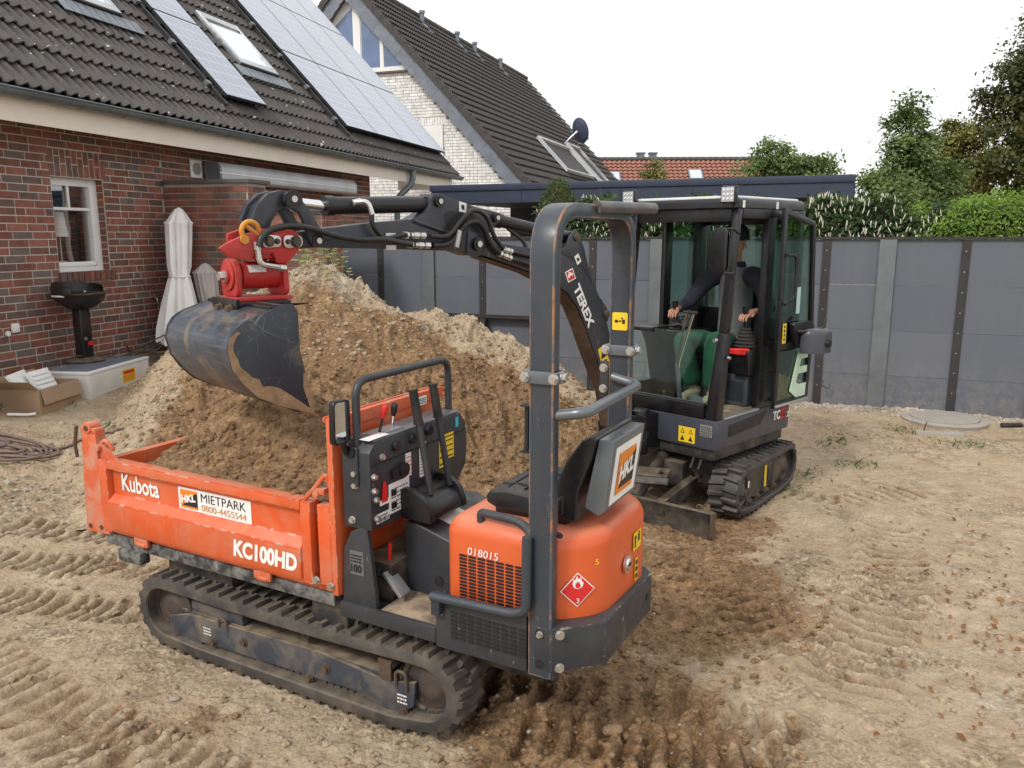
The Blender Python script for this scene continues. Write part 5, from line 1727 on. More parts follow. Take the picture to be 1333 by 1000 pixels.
# ---- grille skirt under the hood and counterweight
gs = MB()
gs.box(-.592, -.191, -.002, -.03, .452, .672)
skirt = gs.build('lower_skirt', mt['grey'], DM, bev=.004)
stuffed(slots(MB(), (-.262, -.0012, .506), NX, PZ, 9, 7, .0372, .0172, .031, .0105).build('skirt_slots', mt['ink'], skirt, smooth=0))
bt = MB(); hexbolt(bt, (-.215, -.001, .605), PY, .011)
bt.build('skirt_bolt', mt['zinc'], skirt)
cw_ = MB()
plan = [(-.694, .0), (-.846, -.148), (-.854, -.652), (-.70, -.80), (-.62, -.80), (-.62, 0.0)]
cw_.prism(plan, 'z', .475, .648)
cw_.edge_mat = 1
cwt = cw_.build('counterweight', [mt['grey'], mt['scuff']], DM, bev=.006)
ed = MB(); ed.prism([(-.70, -.012), (-.70, -.10), (-.62, -.10), (-.62, -.012)], 'z', .44, .4745)
ed.build('lower_lip', mt['grey'], cwt, bev=.004)
bt = MB()
dch = Vector((-.7071, .7071, 0))
for z in (.625, .495):
    for q in (.022,): hexbolt(bt, Vector((-.70, -.008, z)) + Vector((-.7071, -.7071, 0)) * q + dch * .003, dch, .014)
build_each(bt, 'bolt', mt['zinc'], cwt)
hl = MB(); hl.cyl((-.8535, -.60, .56), (-.8555, -.60, .56), .016, n=14); hl.build('tow_hole', mt['ink'], cwt)
ft = MB(); ft.box(-.60, .29, -.79, -.80, .465, .67); ft.build('far_skirt', mt['grey'], DM, bev=.004)

# ---- hood
poly = round_poly([(-.192, -.055), (-.66, -.055), (-.815, -.20), (-.830, -.64), (-.70, -.755), (-.192, -.755)], .085, 6)
hood = loft_top(poly, .649, .975, .065, 7).build('hood', mt['orange_clean'], DM, smooth=45)
stuffed(slots(MB(), (-.272, -.0538, .652), NX, PZ, 7, 14, .0408, .0136, .034, .0082).build('vent_slots', mt['ink'], hood, smooth=0))
lettering('lettering', hood, '018015', (-.312, -.0535, .842), NX + PZ * .0, PZ, .135, .030, mt['white'], shear=.1)
sm_ = MB()
for k in range(3):
    pass
# flame placard on the chamfered corner
cd = Vector((-.155, -.145, 0)).normalized(); cn = Vector((-.145, .155, 0)).normalized()
cc0 = Vector((-.738, -.1275, .762)) + cn * .0035
def diamond(r, lift): return [cc0 + cn * lift + cd * a + PZ * b for a, b in ((0, -r), (r, 0), (0, r), (-r, 0))]
dm = MB().quadprism(diamond(.068, 0), .001).build('hazard_placard', mt['white'], hood, smooth=0)
MB().quadprism(diamond(.063, .0014), .001).build('placard_field', mt['redink'], dm, smooth=0)
fl = [(0, .0), (.022, .008), (.028, .028), (.018, .040), (.016, .058), (.004, .046), (-.004, .066), (-.014, .044), (-.022, .050), (-.026, .026), (-.018, .008)]
MB().quadprism([cc0 + cn * .003 + cd * a * .8 + PZ * (b * .8 + .004) for a, b in fl], .001).build('flame_symbol', mt['white'], dm, smooth=0)
MB().quadprism([cc0 + cn * .0042 + cd * a * .4 + PZ * (b * .44 + .007) for a, b in fl], .0008).build('flame_symbol', mt['redink'], dm, smooth=0)
lettering('lettering', dm, '3', cc0 + cn * .003 - cd * .006 - PZ * .050, cd, PZ, .012, .018, mt['white'])
# rear face stickers and filler cap
def rear_sticker(name, y, z, w_, h_, m):
    return sticker(name, hood, (-.8285, y, z), -PY, PZ, w_, h_, m, .002)
a = rear_sticker('caution_sticker', -.475, .80, .085, .075, mt['yellow'])
pic = MB()
for (u, v, ww, hh) in ((.012, .012, .012, .03), (.010, .045, .018, .016), (.05, .03, .018, .03), (.055, .062, .012, .008)): pic.quadprism([Vector((-.831, -.475 - u - s1 * ww, .80 + v + s2 * hh)) for s1, s2 in ((0, 0), (1, 0), (1, 1), (0, 1))], .001)
build_each(pic, 'pictogram', mt['ink'], a, smooth=0)
a = rear_sticker('caution_sticker', -.50, .665, .032, .095, mt['yellow'])
pic = MB()
for v in (.01, .04, .068): pic.quadprism([Vector((-.831, -.504 - s1 * .022, .665 + v + s2 * .018)) for s1, s2 in ((0, 0), (1, 0), (1, 1), (0, 1))], .001)
build_each(pic, 'pictogram', mt['ink'], a, smooth=0)
lk = MB(); lk.cyl((-.826, -.405, .775), (-.836, -.405, .775), .036, n=24); lk.cyl((-.836, -.405, .775), (-.842, -.405, .775), .026, .02, n=20)
lk.build('hood_lock', mt['chrome'], hood, smooth=40)
MB().box(-.8365, -.843, -.39, -.42, .770, .782).build('lock_slot', mt['ink'], hood, smooth=0)
lettering('lettering', hood, '5', Vector((-.785, -.176, .853)) + cn * .006, cd, PZ, .014, .022, mt['yellow'])

# ---- rails
MB().box(-.600, -.62, -.035, -.054, .66, .80).build('reflector', mt['redp'], hood, smooth=0)
r1 = MB()
r1.tube(fillet([(-.345, -.10, .965), (-.345, -.095, 1.005), (-.52, -.075, 1.005), (-.575, -.06, .985), (-.600, -.02, .95)], .03, 5), .017, 10)
r1.build('hood_handle', mt['grey'], DM, smooth=50)
r2 = MB()
r2.tube(fillet([(-.195, .028, .678), (-.55, .030, .690), (-.603, .025, .71), (-.603, .015, .99)], .055, 6), .019, 10)
r2.build('guard_rail', mt['rops'], DM, smooth=50)
ps = MB(); ps.box(-.19, -.23, -.001, .03, .60, .69); ps.build('rail_bracket', mt['grey'], DM, bev=.004)

# ---- roll bar
rb_ = MB()
path = fillet([(-.645, -.028, .445), (-.645, -.028, 2.135), (-.645, -.775, 2.135), (-.645, -.775, .60)], .17, 9)
hw, hd = .047, .026
rb_.tube(path, 1, prof=[(hw, hd), (-hw, hd), (-hw, -hd), (hw, -hd)], up=(1, 0, 0))
rb_.edge_mat = 1
rops = rb_.build('roll_bar', [mt['rops'], mt['rustedge']], DM, bev=.007, smooth=40)
tb = MB(); tb.cyl((-.690, -.36, 2.150), (-.735, -.87, 2.158), .024, n=18); tb.cyl((-.735, -.87, 2.158), (-.7363, -.885, 2.158), .024, .017, n=18)
tb.build('top_tube', mt['ropsrust'] if 'ropsrust' in mt else mt.setdefault('ropsrust', paint('worn_rusty_tube', (.055, .062, .07), .4, dust=.25, scratch=.9, scol=(.34, .24, .18), dcol=(.32, .19, .11), dscale=5)), rops, smooth=50)
for yo, sg in ((-.028, 1), (-.775, -1)):
    c_ = MB()
    c_.box(-.712, -.578, yo + .040 * sg, yo + .027 * sg, 1.548, 1.592); c_.box(-.712, -.578, yo - .027 * sg, yo - .040 * sg, 1.548, 1.592)
    for x in (-.585, -.705): c_.box(x - .008, x + .008, yo - .026, yo + .026, 1.55, 1.59)
    cl_ = c_.build('hinge_clamp', mt['steel_paint'], rops, bev=.004)
    bt = MB()
    for x in (-.59, -.70): hexbolt(bt, (x, yo + .041, 1.57), PY, .014)
    hexbolt(bt, (-.713, yo, 1.57), NX, .016); hexbolt(bt, (-.577, yo, 1.57), PX, .014)
    build_each(bt, 'bolt', mt['zinc'], cl_)
bt = MB()
bt.cyl((-.648, -.001, .62), (-.648, .0005, .62), .019, n=16); bt.cyl((-.648, -.001, .50), (-.648, .0005, .50), .019, n=16)
build_each(bt, 'post_hole', mt['ink'], rops)
bt = MB(); hexbolt(bt, (-.650, .0, .62), PY, .010)
bt.build('post_bolt', mt['zinc'], rops)
pb_ = MB(); pb_.box(-.585, -.572, -.02, -.035, 1.30, 1.46); pb_.box(-.565, -.598, -.0, -.05, 1.46, 1.466); pb_.box(-.565, -.598, -.0, -.05, 1.294, 1.30)
pb_.build('cable_bracket', mt['ink'], rops)
a = sticker('caution_sticker', rops, (-.612, -.7475, 1.655), NX, PZ, .068, .075, mt['yellow'], .002, .008)
pic = MB()
for (u, v, ww, hh) in ((.012, .032, .014, .012), (.03, .036, .012, .006), (.045, .028, .012, .018), (.04, .048, .008, .006)): pic.quadprism([Vector((-.612 - u - s1 * ww, -.745, 1.655 + v + s2 * hh)) for s1, s2 in ((0, 0), (1, 0), (1, 1), (0, 1))], .001)
build_each(pic, 'pictogram', mt['ink'], a, smooth=0)
ar = MB()
ar.tube(fillet([(-.69, -.035, 1.435), (-.80, -.04, 1.455), (-.742, -.735, 1.43), (-.62, -.74, 1.455)], .05, 6), .020, 12)
ar.build('arm_rail', mt['steel_paint'], rops, smooth=50)
ab = MB(); ab.box(-.60, -.56, -.742, -.750, 1.36, 1.52); 
abk = ab.build('rail_bracket', mt['grey'], rops, bev=.003)
bt = MB(); hexbolt(bt, (-.58, -.741, 1.49), PY, .014); hexbolt(bt, (-.58, -.741, 1.40), PY, .014)
build_each(bt, 'bolt', mt['zinc'], abk)
rl_ = MB(); rl_.box(-.615, -.69, -.002, .0, .66, .80)
# ---- seat
c_ = MB()
pts = [(-.325, 1.045), (-.345, 1.072), (-.42, 1.083), (-.60, 1.068), (-.66, 1.10), (-.66, 1.02), (-.60, 1.0), (-.37, 1.005), (-.33, 1.02)]
c_.prism(pts, 'y', -.165, -.57)
seat = c_.build('seat_cushion', mt['seat'], DM, bev=.028, seg=4, smooth=60)
sm2 = MB()
for y in (-.265, -.47): sm2.tube([(-.35, y, 1.074), (-.43, y, 1.085), (-.60, y, 1.071)], .004, 5)
for x in (-.40, -.47, -.54): sm2.tube([(x, -.22, 1.083 - .03 * abs(x + .42)), (x, -.52, 1.083 - .03 * abs(x + .42))], .004, 5)
stuffed(sm2.build('seams', mt['ink'], seat))
b_ = MB()
for side_y, hz in ((-.165, 1), ):
    prof = [(-.595, 1.0), (-.61, 1.10), (-.665, 1.23), (-.725, 1.315), (-.77, 1.338), (-.785, 1.325), (-.765, 1.25), (-.715, 1.12), (-.71, 1.0)]
    b_.prism(prof, 'y', -.175, -.545)
back = b_.build('backrest', mt['seat'], DM, bev=.025, seg=4, smooth=60)
MB().box(-.35, -.66, -.20, -.54, .965, 1.0).build('seat_pan', mt['black'], seat, bev=.006)
MB().obox((-.62, -.158, 1.03), (.014, 0, -.006), (0, .008, 0), (.006, 0, .022)).build('red_tab', mt['redp'], seat, bev=.003)
lv = MB(); lv.tube([(-.60, -.12, .985), (-.70, -.06, .985)], .010, 8); lv.build('seat_lever', mt['ink'], seat)
bp = MB()
bp.prism([(-.735, 1.06), (-.788, 1.325), (-.848, 1.325), (-.815, 1.055), (-.79, 1.035)], 'y', -.19, -.515)
plate = bp.build('back_box', mt['steel_paint'], DM, bev=.004)
bu = Vector((-.033, 0, .27)).normalized(); bn = Vector((-bu.z, 0, bu.x))
p0 = Vector((-.8155, -.222, 1.068)) + bn * .001
s_ = sticker('sign_plate', plate, p0, -PY, bu, .262, .225, mt['white'], .002)
hkl(s_, p0 + bn * .0025 - PY * .04 + bu * .03, -PY, bu, .175, .165)

# ---- console
cn_ = MB()
cn_.prism([(-.02, .865), (-.02, 1.19), (-.055, 1.228), (-.70, 1.228), (-.748, 1.17), (-.76, 1.06), (-.745, .965), (-.665, .885), (-.16, .862)], 'x', .125, .268)
console = cn_.build('console', mt['grey'], DM, bev=.006)
tp_ = MB(); tp_.box(.13, .262, -.06, -.695, 1.2285, 1.236); tp_.build('console_top', mt['steel_paint'], console, bev=.002)
sl_ = MB(); sl_.box(.16, .235, -.12, -.30, 1.2365, 1.240); sl_.build('lever_gate', mt['alu'], console)
bp_ = MB(); bp_.box(.1205, .1248, -.03, -.745, 1.135, 1.14)
for (y, z) in ((-.19, 1.185), (-.31, 1.19), (-.43, 1.20)): bp_.cyl((.125, y, z), (.108, y, z), .022, n=12)
bp_.cyl((.125, -.228, 1.075), (.10, -.228, 1.075), .03, n=14); bp_.box(.11, .1248, -.155, -.195, 1.05, 1.09)
build_each(bp_, 'switch', mt['ink'], console)
bt = MB()
for (y, z) in ((-.02, 1.09), (-.02, 1.03), (-.075, 1.16), (-.03, .99), (-.03, .91)): hexbolt(bt, (.124, y - .02, z), NX, .011)
for (x, z) in ((.20, 1.10), (.20, 1.05), (.22, .90)): hexbolt(bt, (x, -.019, z), PY, .012)
build_each(bt, 'bolt', mt['zinc'], console)
def cs(name, y, z, w_, h_, m, rows=5, ink='ink'):
    a = sticker(name, console, (.1238, y, z), -PY, PZ, w_, h_, m, .0018)
    if rows: printlines(MB(), (.1238, y - w_ * .10, z + h_ * .08), -PY, PZ, w_ * .8, h_ * .84, rows, random.Random(int(abs(y) * 1000)), fill=.24).build('print', mt[ink], a, smooth=0, fixn=False)
    return a
a = cs('notice_plate', -.135, .90, .145, .13, mt['white'], 6)
pc = MB(); pc.box(.119, .1215, -.15, -.185, .975, 1.0); pc.box(.119, .1215, -.15, -.185, .92, .945); build_each(pc, 'pictogram', mt['ink'], a, smooth=0)
cs('notice_plate', -.258, 1.03, .04, .11, mt['white'], 5, 'redink')
cs('notice_plate', -.36, 1.0, .05, .155, mt['white'], 9)
a = cs('notice_plate', -.05, .885, .085, .04, mt['white'], 0)
lettering('lettering', a, '15018015', (.121, -.055, .889), -PY, PZ, .072, .018, mt['ink'], bold=.02)
printlines(MB(), (.121, -.055, .912), -PY, PZ, .07, .01, 1, lift=.002).build('print', mt['ink'], a, smooth=0, fixn=False)
a = cs('caution_sticker', -.515, 1.0, .045, .155, mt['yellow'], 4)
cs('caution_sticker', -.562, 1.03, .075, .12, mt['yellow'], 4)
a = cs('caution_sticker', -.075, .955, .06, .022, mt['white'], 0)
pc = MB(); pc.quadprism([Vector((.1205, -.08 - u, .955 + v)) for u, v in ((.005, .012), (.045, .012), (.04, .075), (.03, .10), (.018, .10), (.012, .07))], .001); build_each(pc, 'pictogram', mt['redink'], a, smooth=0)
pc = MB(); pc.box(.1235, .1215, -.655, -.68, 1.165, 1.21); a = pc.build('blue_sticker', mt['cyan'], console, smooth=0)
a = sticker('dial_plate', console, (.131, -.03, 1.24), -PY, NX * -1, .13, .05, mt['white'], .002)
hr = MB()
hr.tube(fillet([(.205, -.045, 1.05), (.205, -.045, 1.475), (.205, -.725, 1.475), (.205, -.725, 1.10)], .075, 7), .0165, 12)
hr.build('handrail', mt['grey'], DM, smooth=50)
for (x0_, y0_, x1_, y1_) in ((.035, -.315, .115, -.315), (.035, -.465, .115, -.465)):
    L_ = MB(); a_, b_ = Vector((x0_, y0_, .95)), Vector((x1_, y1_, 1.395))
    m_ = a_.lerp(b_, .70)
    L_.tube([a_, m_], .0145, 10)
    lvr = L_.build('travel_lever', mt['grey'], DM, smooth=50)
    g_ = MB(); d_ = (b_ - a_).normalized()
    g_.cyl(m_, b_, .019, n=12)
    for k in range(9): g_.cyl(m_.lerp(b_, .08 + k * .1), m_.lerp(b_, .12 + k * .1), .0205, n=12)
    g_.cyl(b_, b_ + d_ * .008, .0225, n=12); g_.cyl(m_ - d_ * .006, m_ + d_ * .006, .0225, n=12)
    g_.build('grip', mt['blackmatt'], lvr, smooth=50)
lb_ = MB()
lb_.prism(round_poly([(.124, .862), (.124, .995), (.07, .995), (-.0, .955), (-.03, .88), (-.03, .855)], .02, 3), 'y', -.215, -.245)
lb_.prism(round_poly([(.124, .862), (.124, .975), (.06, .965), (-.005, .925), (-.025, .88), (-.025, .855)], .03, 3), 'y', -.2455, -.475)
lb_.prism(round_poly([(.124, .862), (.124, .995), (.07, .995), (-.0, .955), (-.03, .88), (-.03, .855)], .02, 3), 'y', -.4755, -.505)
bx_ = lb_.build('lever_housing', mt['black'], DM, bev=.006)
for y in (-.315, -.465): pass
for nm, base, tip, m in (('dump_lever', (.185, -.165, 1.24), (.155, -.17, 1.355), 'redp'), ('speed_lever', (.172, -.235, 1.24), (.155, -.235, 1.35), 'black')):
    l_ = MB(); a_, b_ = Vector(base), Vector(tip)
    l_.tube([a_, a_.lerp(b_, .6)], .006, 8)
    o_ = l_.build(nm, mt['chrome'] if m == 'black' else mt['blackmatt'], DM)
    k_ = MB(); d_ = (b_ - a_).normalized(); q_ = a_.lerp(b_, .55)
    k_.tube([q_, q_ + d_ * .02, b_ - d_ * .005, b_ + d_ * .008], [.008, .013, .015, .006], 12)
    k_.build('knob', mt[m], o_, smooth=60)
mi_ = MB()
mc = Vector((.225, .018, 1.318))
q = round_poly([(-.05, -.09), (.05, -.09), (.052, .085), (-.046, .092)], .022, 4)
mi_.quadprism([mc + PY * -a + PZ * b for a, b in q], -.028)
mir = mi_.build('mirror', mt['black'], DM, bev=.006)
gl_ = MB(); gl_.quadprism([mc - PX * .0012 + PY * -a * .9 + PZ * b * .92 for a, b in q], .001)
gl_.build('mirror_glass', mt['mirror'] if 'mirror' in mt else mt.setdefault('mirror', paint('mirror_glass', (.55, .57, .6), .03, metal=1, var=0, bumpy=0)), mir, smooth=0)
mb_ = MB(); mb_.tube([(.225, .02, 1.24), (.23, .0, 1.19), (.22, -.03, 1.17)], .012, 8); mb_.cyl((.215, -.005, 1.19), (.215, -.04, 1.19), .025)
mb_.build('mirror_arm', mt['black'], mir)
MB().prism([(.245, 1.21), (.245, 1.06), (.21, 1.03), (.18, 1.05), (.18, 1.21)], 'y', -.012, -.0195).build('mirror_bracket', mt['grey'], DM, bev=.003)
# tub between the console and the hood
tb_ = MB()
tb_.prism([(.124, .505), (.124, .835), (.06, .835), (-.191, .765), (-.191, .505)], 'y', -.24, -.74)
tub = tb_.build('tub', mt['grey'], DM, bev=.012, seg=3)
e_ = Vector((-.251, 0, -.07)).normalized()
s_ = sticker('notice_plate', tub, Vector((.03, -.34, .829)), -PY, -e_, .16, .001, mt['white']) if False else MB().quadprism([Vector((x, y, .835 - (.06 - x) * .279 + .0015)) for x, y in ((.03, -.36), (-.10, -.36), (-.10, -.52), (.03, -.52))], .0015).build('notice_plate', mt['white'], tub, smooth=0)
pc = MB(); pc.quadprism([Vector((x, y, .835 - (.06 - x) * .279 + .0035)) for x, y in ((-.02, -.42), (-.05, -.42), (-.05, -.46), (-.02, -.46))], .001); build_each(pc, 'pictogram', mt['redink'], s_, smooth=0)
bt = MB(); bt.cyl((-.05, -.239, .60), (-.05, -.235, .60), .022, n=14); bt.build('tub_plug', mt['ink'], tub)
# ------------------------------------------------------------------ mini excavator: x forward, y to the driver's left
EX = thing('mini_excavator', 'dark grey mini excavator with a glazed cab, red tilt coupler and raised bucket', 'excavator', (BO[0], BO[1], 0), BA)
def ub(x, y):     # undercarriage frame -> upper frame
    cu_, su_ = math.cos(UA), math.sin(UA); wx_, wy_ = UO[0] + x * cu_ - y * su_ - BO[0], UO[1] + x * su_ + y * cu_ - BO[1]
    cb, sb = math.cos(BA), math.sin(BA)
    return (wx_ * cb + wy_ * sb, -wx_ * sb + wy_ * cb)
def put_u(o_):
    x, y = ub(0, 0); o_.location = (x, y, 0); o_.rotation_euler = (0, 0, UA - BA); return o_
CU = [(-.13, .215, .195), (-.30, .10, .10), (-.86, .10, .10), (-1.01, .215, .195)]
for ya, yb, yo, sg in ((0, -.23, 0, 1), (-1.30, -1.07, -1.30, -1)):
    b = put_u(track_belt('track', EX, CU, ya, yb, .085, mt['rubberd'], thick=.028, lug_h=.024))
    f = MB()
    f.prism([(-.13, .27), (-.13, .15), (-.25, .10), (-.9, .10), (-.95, .17), (-.95, .27), (-.85, .315), (-.28, .315)], 'y', yo - .05 * sg, yo - .17 * sg)
    f.prism([(-.16, .20), (-.30, .24), (-.30, .19), (-.18, .15)], 'y', yo - .03 * sg, yo - .049 * sg)
    fr_ = f.build('track_frame', mt['dirtyblack'], b, bev=.008)
    wheel('idler', b, -.13, .215, .135, yo - .04 * sg, yo - .18 * sg, mt['dirtyblack'])
    wheel('sprocket', b, -1.01, .215, .135, yo - .045 * sg, yo - .17 * sg, mt['dirtyblack'], teeth=11)
    for x in (-.32, -.48, -.66, -.82): wheel('roller', b, x, .085, .05, yo - .045 * sg, yo - .18 * sg, mt['rollerm'], hub=False)
    gr = MB()
    for k in range(17):
        gr.box(-.20 - k * .045, -.222 - k * .045, yo - .035 * sg, yo - .075 * sg, .052, .078)
    stuffed(gr.build('inner_lugs', mt['rubberd'], b, smooth=0))
    if sg > 0:
        a = MB().box(-.585, -.625, yo - .046, yo - .0485, .13, .30).build('caution_sticker', mt['yellow'], b, smooth=0)
        a = MB().box(-.21, -.235, yo - .026, yo - .028, .22, .27).build('marker_plate', mt['white'], b, smooth=0)
cbm = MB()
cbm.box(-1.0, -.15, -.24, -1.06, .22, .36); cbm.cyl((-.56, -.65, .36), (-.56, -.65, .50), .36, n=28); cbm.box(-.2, .0, -.45, -.85, .20, .38)
put_u(cbm.build('car_body', mt['dirtyblack'], EX, bev=.012))
bl = MB()
bl.prism([(.40, .205), (.425, .195), (.39, .11), (.41, .0), (.395, -.01), (.365, .10)], 'y', -.02, -1.28)
blade = put_u(bl.build('blade', mt['dirtyblack'], EX, bev=.004))
ea = MB(); ea.box(.37, .44, -.012, -.022, .03, .20); ea.tube(fillet([(.40, -.10, .2), (.40, -.10, .235), (.40, -.14, .235), (.40, -.14, .2)], .015, 3), .007, 6)
ea.build('blade_end', mt['rollerm'], blade, bev=.004)
am = MB()
for y in (-.42, -.88):
    am.obox(((-.1 + .38) / 2, y, .18), (.27, 0, -.03), (0, .035, 0), (.004, 0, .05))
am.cyl((-.1, -.65, .42), (.34, -.65, .16), .045, n=12)
[put_u(q_) for q_ in build_each(am, 'blade_arm', mt['dirtyblack'], EX, bev=.006)]
am = MB()
for y in (-.30, -.36): am.tube([(.0, y, .30), (.06, y, .38), (.0, y, .46)], .012, 8)
[put_u(q_) for q_ in build_each(am, 'hydraulic_hose', mt['hose'], EX)]

# ---- upper body
plan = round_poly([(0, 0), (0, -.62), (-.12, -.64), (-.12, -.95), (-1.05, -.95), (-1.2, -.80), (-1.25, -.48), (-1.21, -.14), (-1.08, 0)], .05, 4)
bm_ = MB(); bm_.prism(plan, 'z', .535, .752)
body = bm_.build('upper_body', mt['greyex'], EX, bev=.012)
pl_ = round_poly([(-.03, -.03), (-.03, -.60), (-.15, -.66), (-.15, -.92), (-1.05, -.92), (-1.18, -.48), (-1.05, -.03)], .05, 3)
MB().prism(pl_, 'z', .45, .534).build('turntable_cover', mt['dirtyblack'], body, bev=.01)
MB().prism([(-.16, .70), (-.70, .728), (-.60, .64), (-.16, .615)], 'y', .001, .008).build('side_step', mt['ink'], body, bev=.003)
MB().box(.001, .012, -.52, -.615, .575, .665).build('cylinder_slot', mt['ink'], body, smooth=0)
a = MB().box(.001, .004, -.175, -.315, .56, .675).build('caution_sticker', mt['yellow'], body, smooth=0)
pc = MB(); rg = random.Random(2)
for (y0_, z0_) in ((-.18, .62), (-.25, .62), (-.18, .565), (-.25, .565)):
    pc.prism([(y0_ - .012, z0_ + .008), (y0_ - .048, z0_ + .008), (y0_ - .03, z0_ + .045)], 'x', .0045, .0055)
build_each(pc, 'pictogram', mt['ink'], a, smooth=0)
pc = MB()
for (y0_, z0_) in ((-.18, .62), (-.25, .62)): pc.prism([(y0_ - .019, z0_ + .012), (y0_ - .041, z0_ + .012), (y0_ - .03, z0_ + .035)], 'x', .006, .0065)
build_each(pc, 'pictogram', mt['yellow'], a, smooth=0)
a = MB().box(.001, .004, -.035, -.135, .63, .715).build('rating_plate', mt['alu'], body, smooth=0)
printlines(MB(), (.0035, -.13, .635), PY, PZ, .09, .075, 6, random.Random(8), lift=.0012).build('print', mt['ink'], a, smooth=0, fixn=False)
# door-side lettering TC 16 2
TZ = .63
lettering('lettering', body, 'TC', (-.80, .001, TZ), NX, PZ, .115, .075, mt['white'], bold=.04)
a = MB().box(-.925, -1.005, .001, .003, TZ, TZ + .078).build('number_badge', mt['redink'], body, smooth=0)
lettering('lettering', a, '16', (-.932, .002, TZ + .008), NX, PZ, .062, .060, mt['ink'], bold=.02)
lettering('lettering', body, '2', (-1.018, .001, TZ - .002), NX, PZ, .038, .045, mt['white'], bold=.02)
# swing post, bracket, hoses and foot plate at the front
sp_ = MB()
sp_.prism([(-.12, .46), (.18, .50), (.50, .62), (.52, .74), (.40, .78), (.18, .74), (-.12, .74)], 'y', -.50, -.66)
sp_.cyl((.15, -.58, .44), (.15, -.58, .78), .085, n=16)
sp_.cyl((.44, -.48, .70), (.44, -.68, .70), .05, n=16)
swing = sp_.build('swing_post', mt['black'], EX, bev=.01)
cy = MB(); cy.cyl((.34, -.40, .575), (.16, -.50, .60), .032, n=14); cyl_ = cy.build('swing_cylinder', mt['black'], EX, smooth=50)
cy = MB(); cy.cyl((.16, -.50, .60), (-.02, -.59, .622), .016, n=12); cy.build('piston_rod', mt['chrome'], cyl_, smooth=50)
hs = MB()
for k in range(5):
    hs.tube(fillet([(.02, -.64, .60 + k * .035), (.13, -.71 + k * .01, .58 + k * .035), (.28, -.66, .60 + k * .03), (.42, -.60, .74 + k * .02)], .08, 5), .016, 8)
build_each(hs, 'hydraulic_hose', mt['hose'], EX, tol=-.02, smooth=50)
st = MB(); st.obox((.33, -.33, .385), (.10, .05, 0), (-.07, .12, 0), (0, 0, .006)); st.obox((.445, -.255, .365), (.012, .006, -.02), (-.07, .12, 0), (.004, 0, .004))
st.build('foot_plate', mt['dirtyblack'], EX, bev=.004)
st = MB(); st.tube([(.30, -.28, .36), (.34, -.20, .43)], .016, 10); st.tube([(.30, -.35, .36), (.10, -.4, .30)], .03, 8)
build_each(st, 'plate_bracket', mt['dirtyblack'], EX)

# ---- boom, arm and linkage (plane y = -.57)
BY0, BY1 = -.500, -.640
boom = [(1.835, 2.04), (1.78, 2.048), (1.631, 2.005), (1.348, 1.972), (1.132, 1.948), (1.002, 1.911), (.901, 1.860), (.794, 1.757), (.704, 1.631), (.634, 1.471), (.545, 1.25), (.46, 1.0), (.395, .74), (.41, .66), (.47, .64), (.515, .70), (.583, .975), (.688, 1.15), (.782, 1.317), (.848, 1.446), (.935, 1.589), (1.037, 1.688), (1.129, 1.736), (1.36, 1.825), (1.793, 1.945), (1.85, 1.97), (1.86, 2.01)]
bo = MB(); bo.prism(boom, 'y', BY0, BY1)
boomo = bo.build('boom', mt['boom'], EX, bev=.006)
# worn brown underside plate
us = MB()
und = [(.515, .71), (.583, .975), (.688, 1.15), (.782, 1.317), (.848, 1.446), (.935, 1.589), (1.037, 1.688), (1.129, 1.736), (1.36, 1.825), (1.76, 1.93)]
vs = []
for i, (x, z) in enumerate(und):
    a_, b_ = und[max(i - 1, 0)], und[min(i + 1, len(und) - 1)]
    t_ = Vector((b_[0] - a_[0], b_[1] - a_[1])).normalized(); n_ = Vector((t_.y, -t_.x)) * .004
    if n_.x < 0: n_ = -n_
    vs += [(x + n_.x, BY0 - .006, z + n_.y), (x + n_.x, BY1 + .006, z + n_.y)]
us.add(vs, [(2 * i, 2 * i + 1, 2 * i + 3, 2 * i + 2) for i in range(len(und) - 1)])
us.build('boom_underside', mt['underside'], boomo, smooth=40, fixn=False)
lg = MB()
for y0_, y1_ in ((-.498, -.512), (-.628, -.642)):
    lg.prism([(1.13, 1.945), (1.06, 1.98), (1.02, 2.045), (.985, 2.075), (.945, 2.07), (.925, 2.035), (.885, 1.972), (.80, 1.75), (.90, 1.85), (1.0, 1.90)], 'y', y0_ + .001, y1_)
    lg.prism([(.70, 1.63), (.635, 1.56), (.61, 1.52), (.63, 1.47), (.67, 1.50)], 'y', y0_ + .001, y1_)
build_each(lg, 'cylinder_lug', mt['boom'], boomo, bev=.003)
def pin(mb, x, z, y0_, y1_, r): 
    mb.cyl((x, y0_, z), (x, y1_, z), r, n=16); mb.cyl((x, y0_ + .004, z), (x, y0_, z), r * .6, n=6)
    return mb
pn = MB()
for (x, z, r) in ((.96, 2.036, .024), (.645, 1.525, .024), (.445, .70, .03)): pin(pn, x, z, -.482, -.658, r)
build_each(pn, 'pin', mt['rollerm'], boomo)
cy = MB(); cy.cyl((.645, -.57, 1.525), (.50, -.57, 1.24), .022, n=12)
rod = cy.build('boom_cylinder_rod', mt['chrome'], EX, smooth=50)
cy = MB(); cy.cyl((.52, -.57, 1.28), (.27, -.57, .80), .045, n=16); cy.build('boom_cylinder', mt['black'], EX, smooth=50)
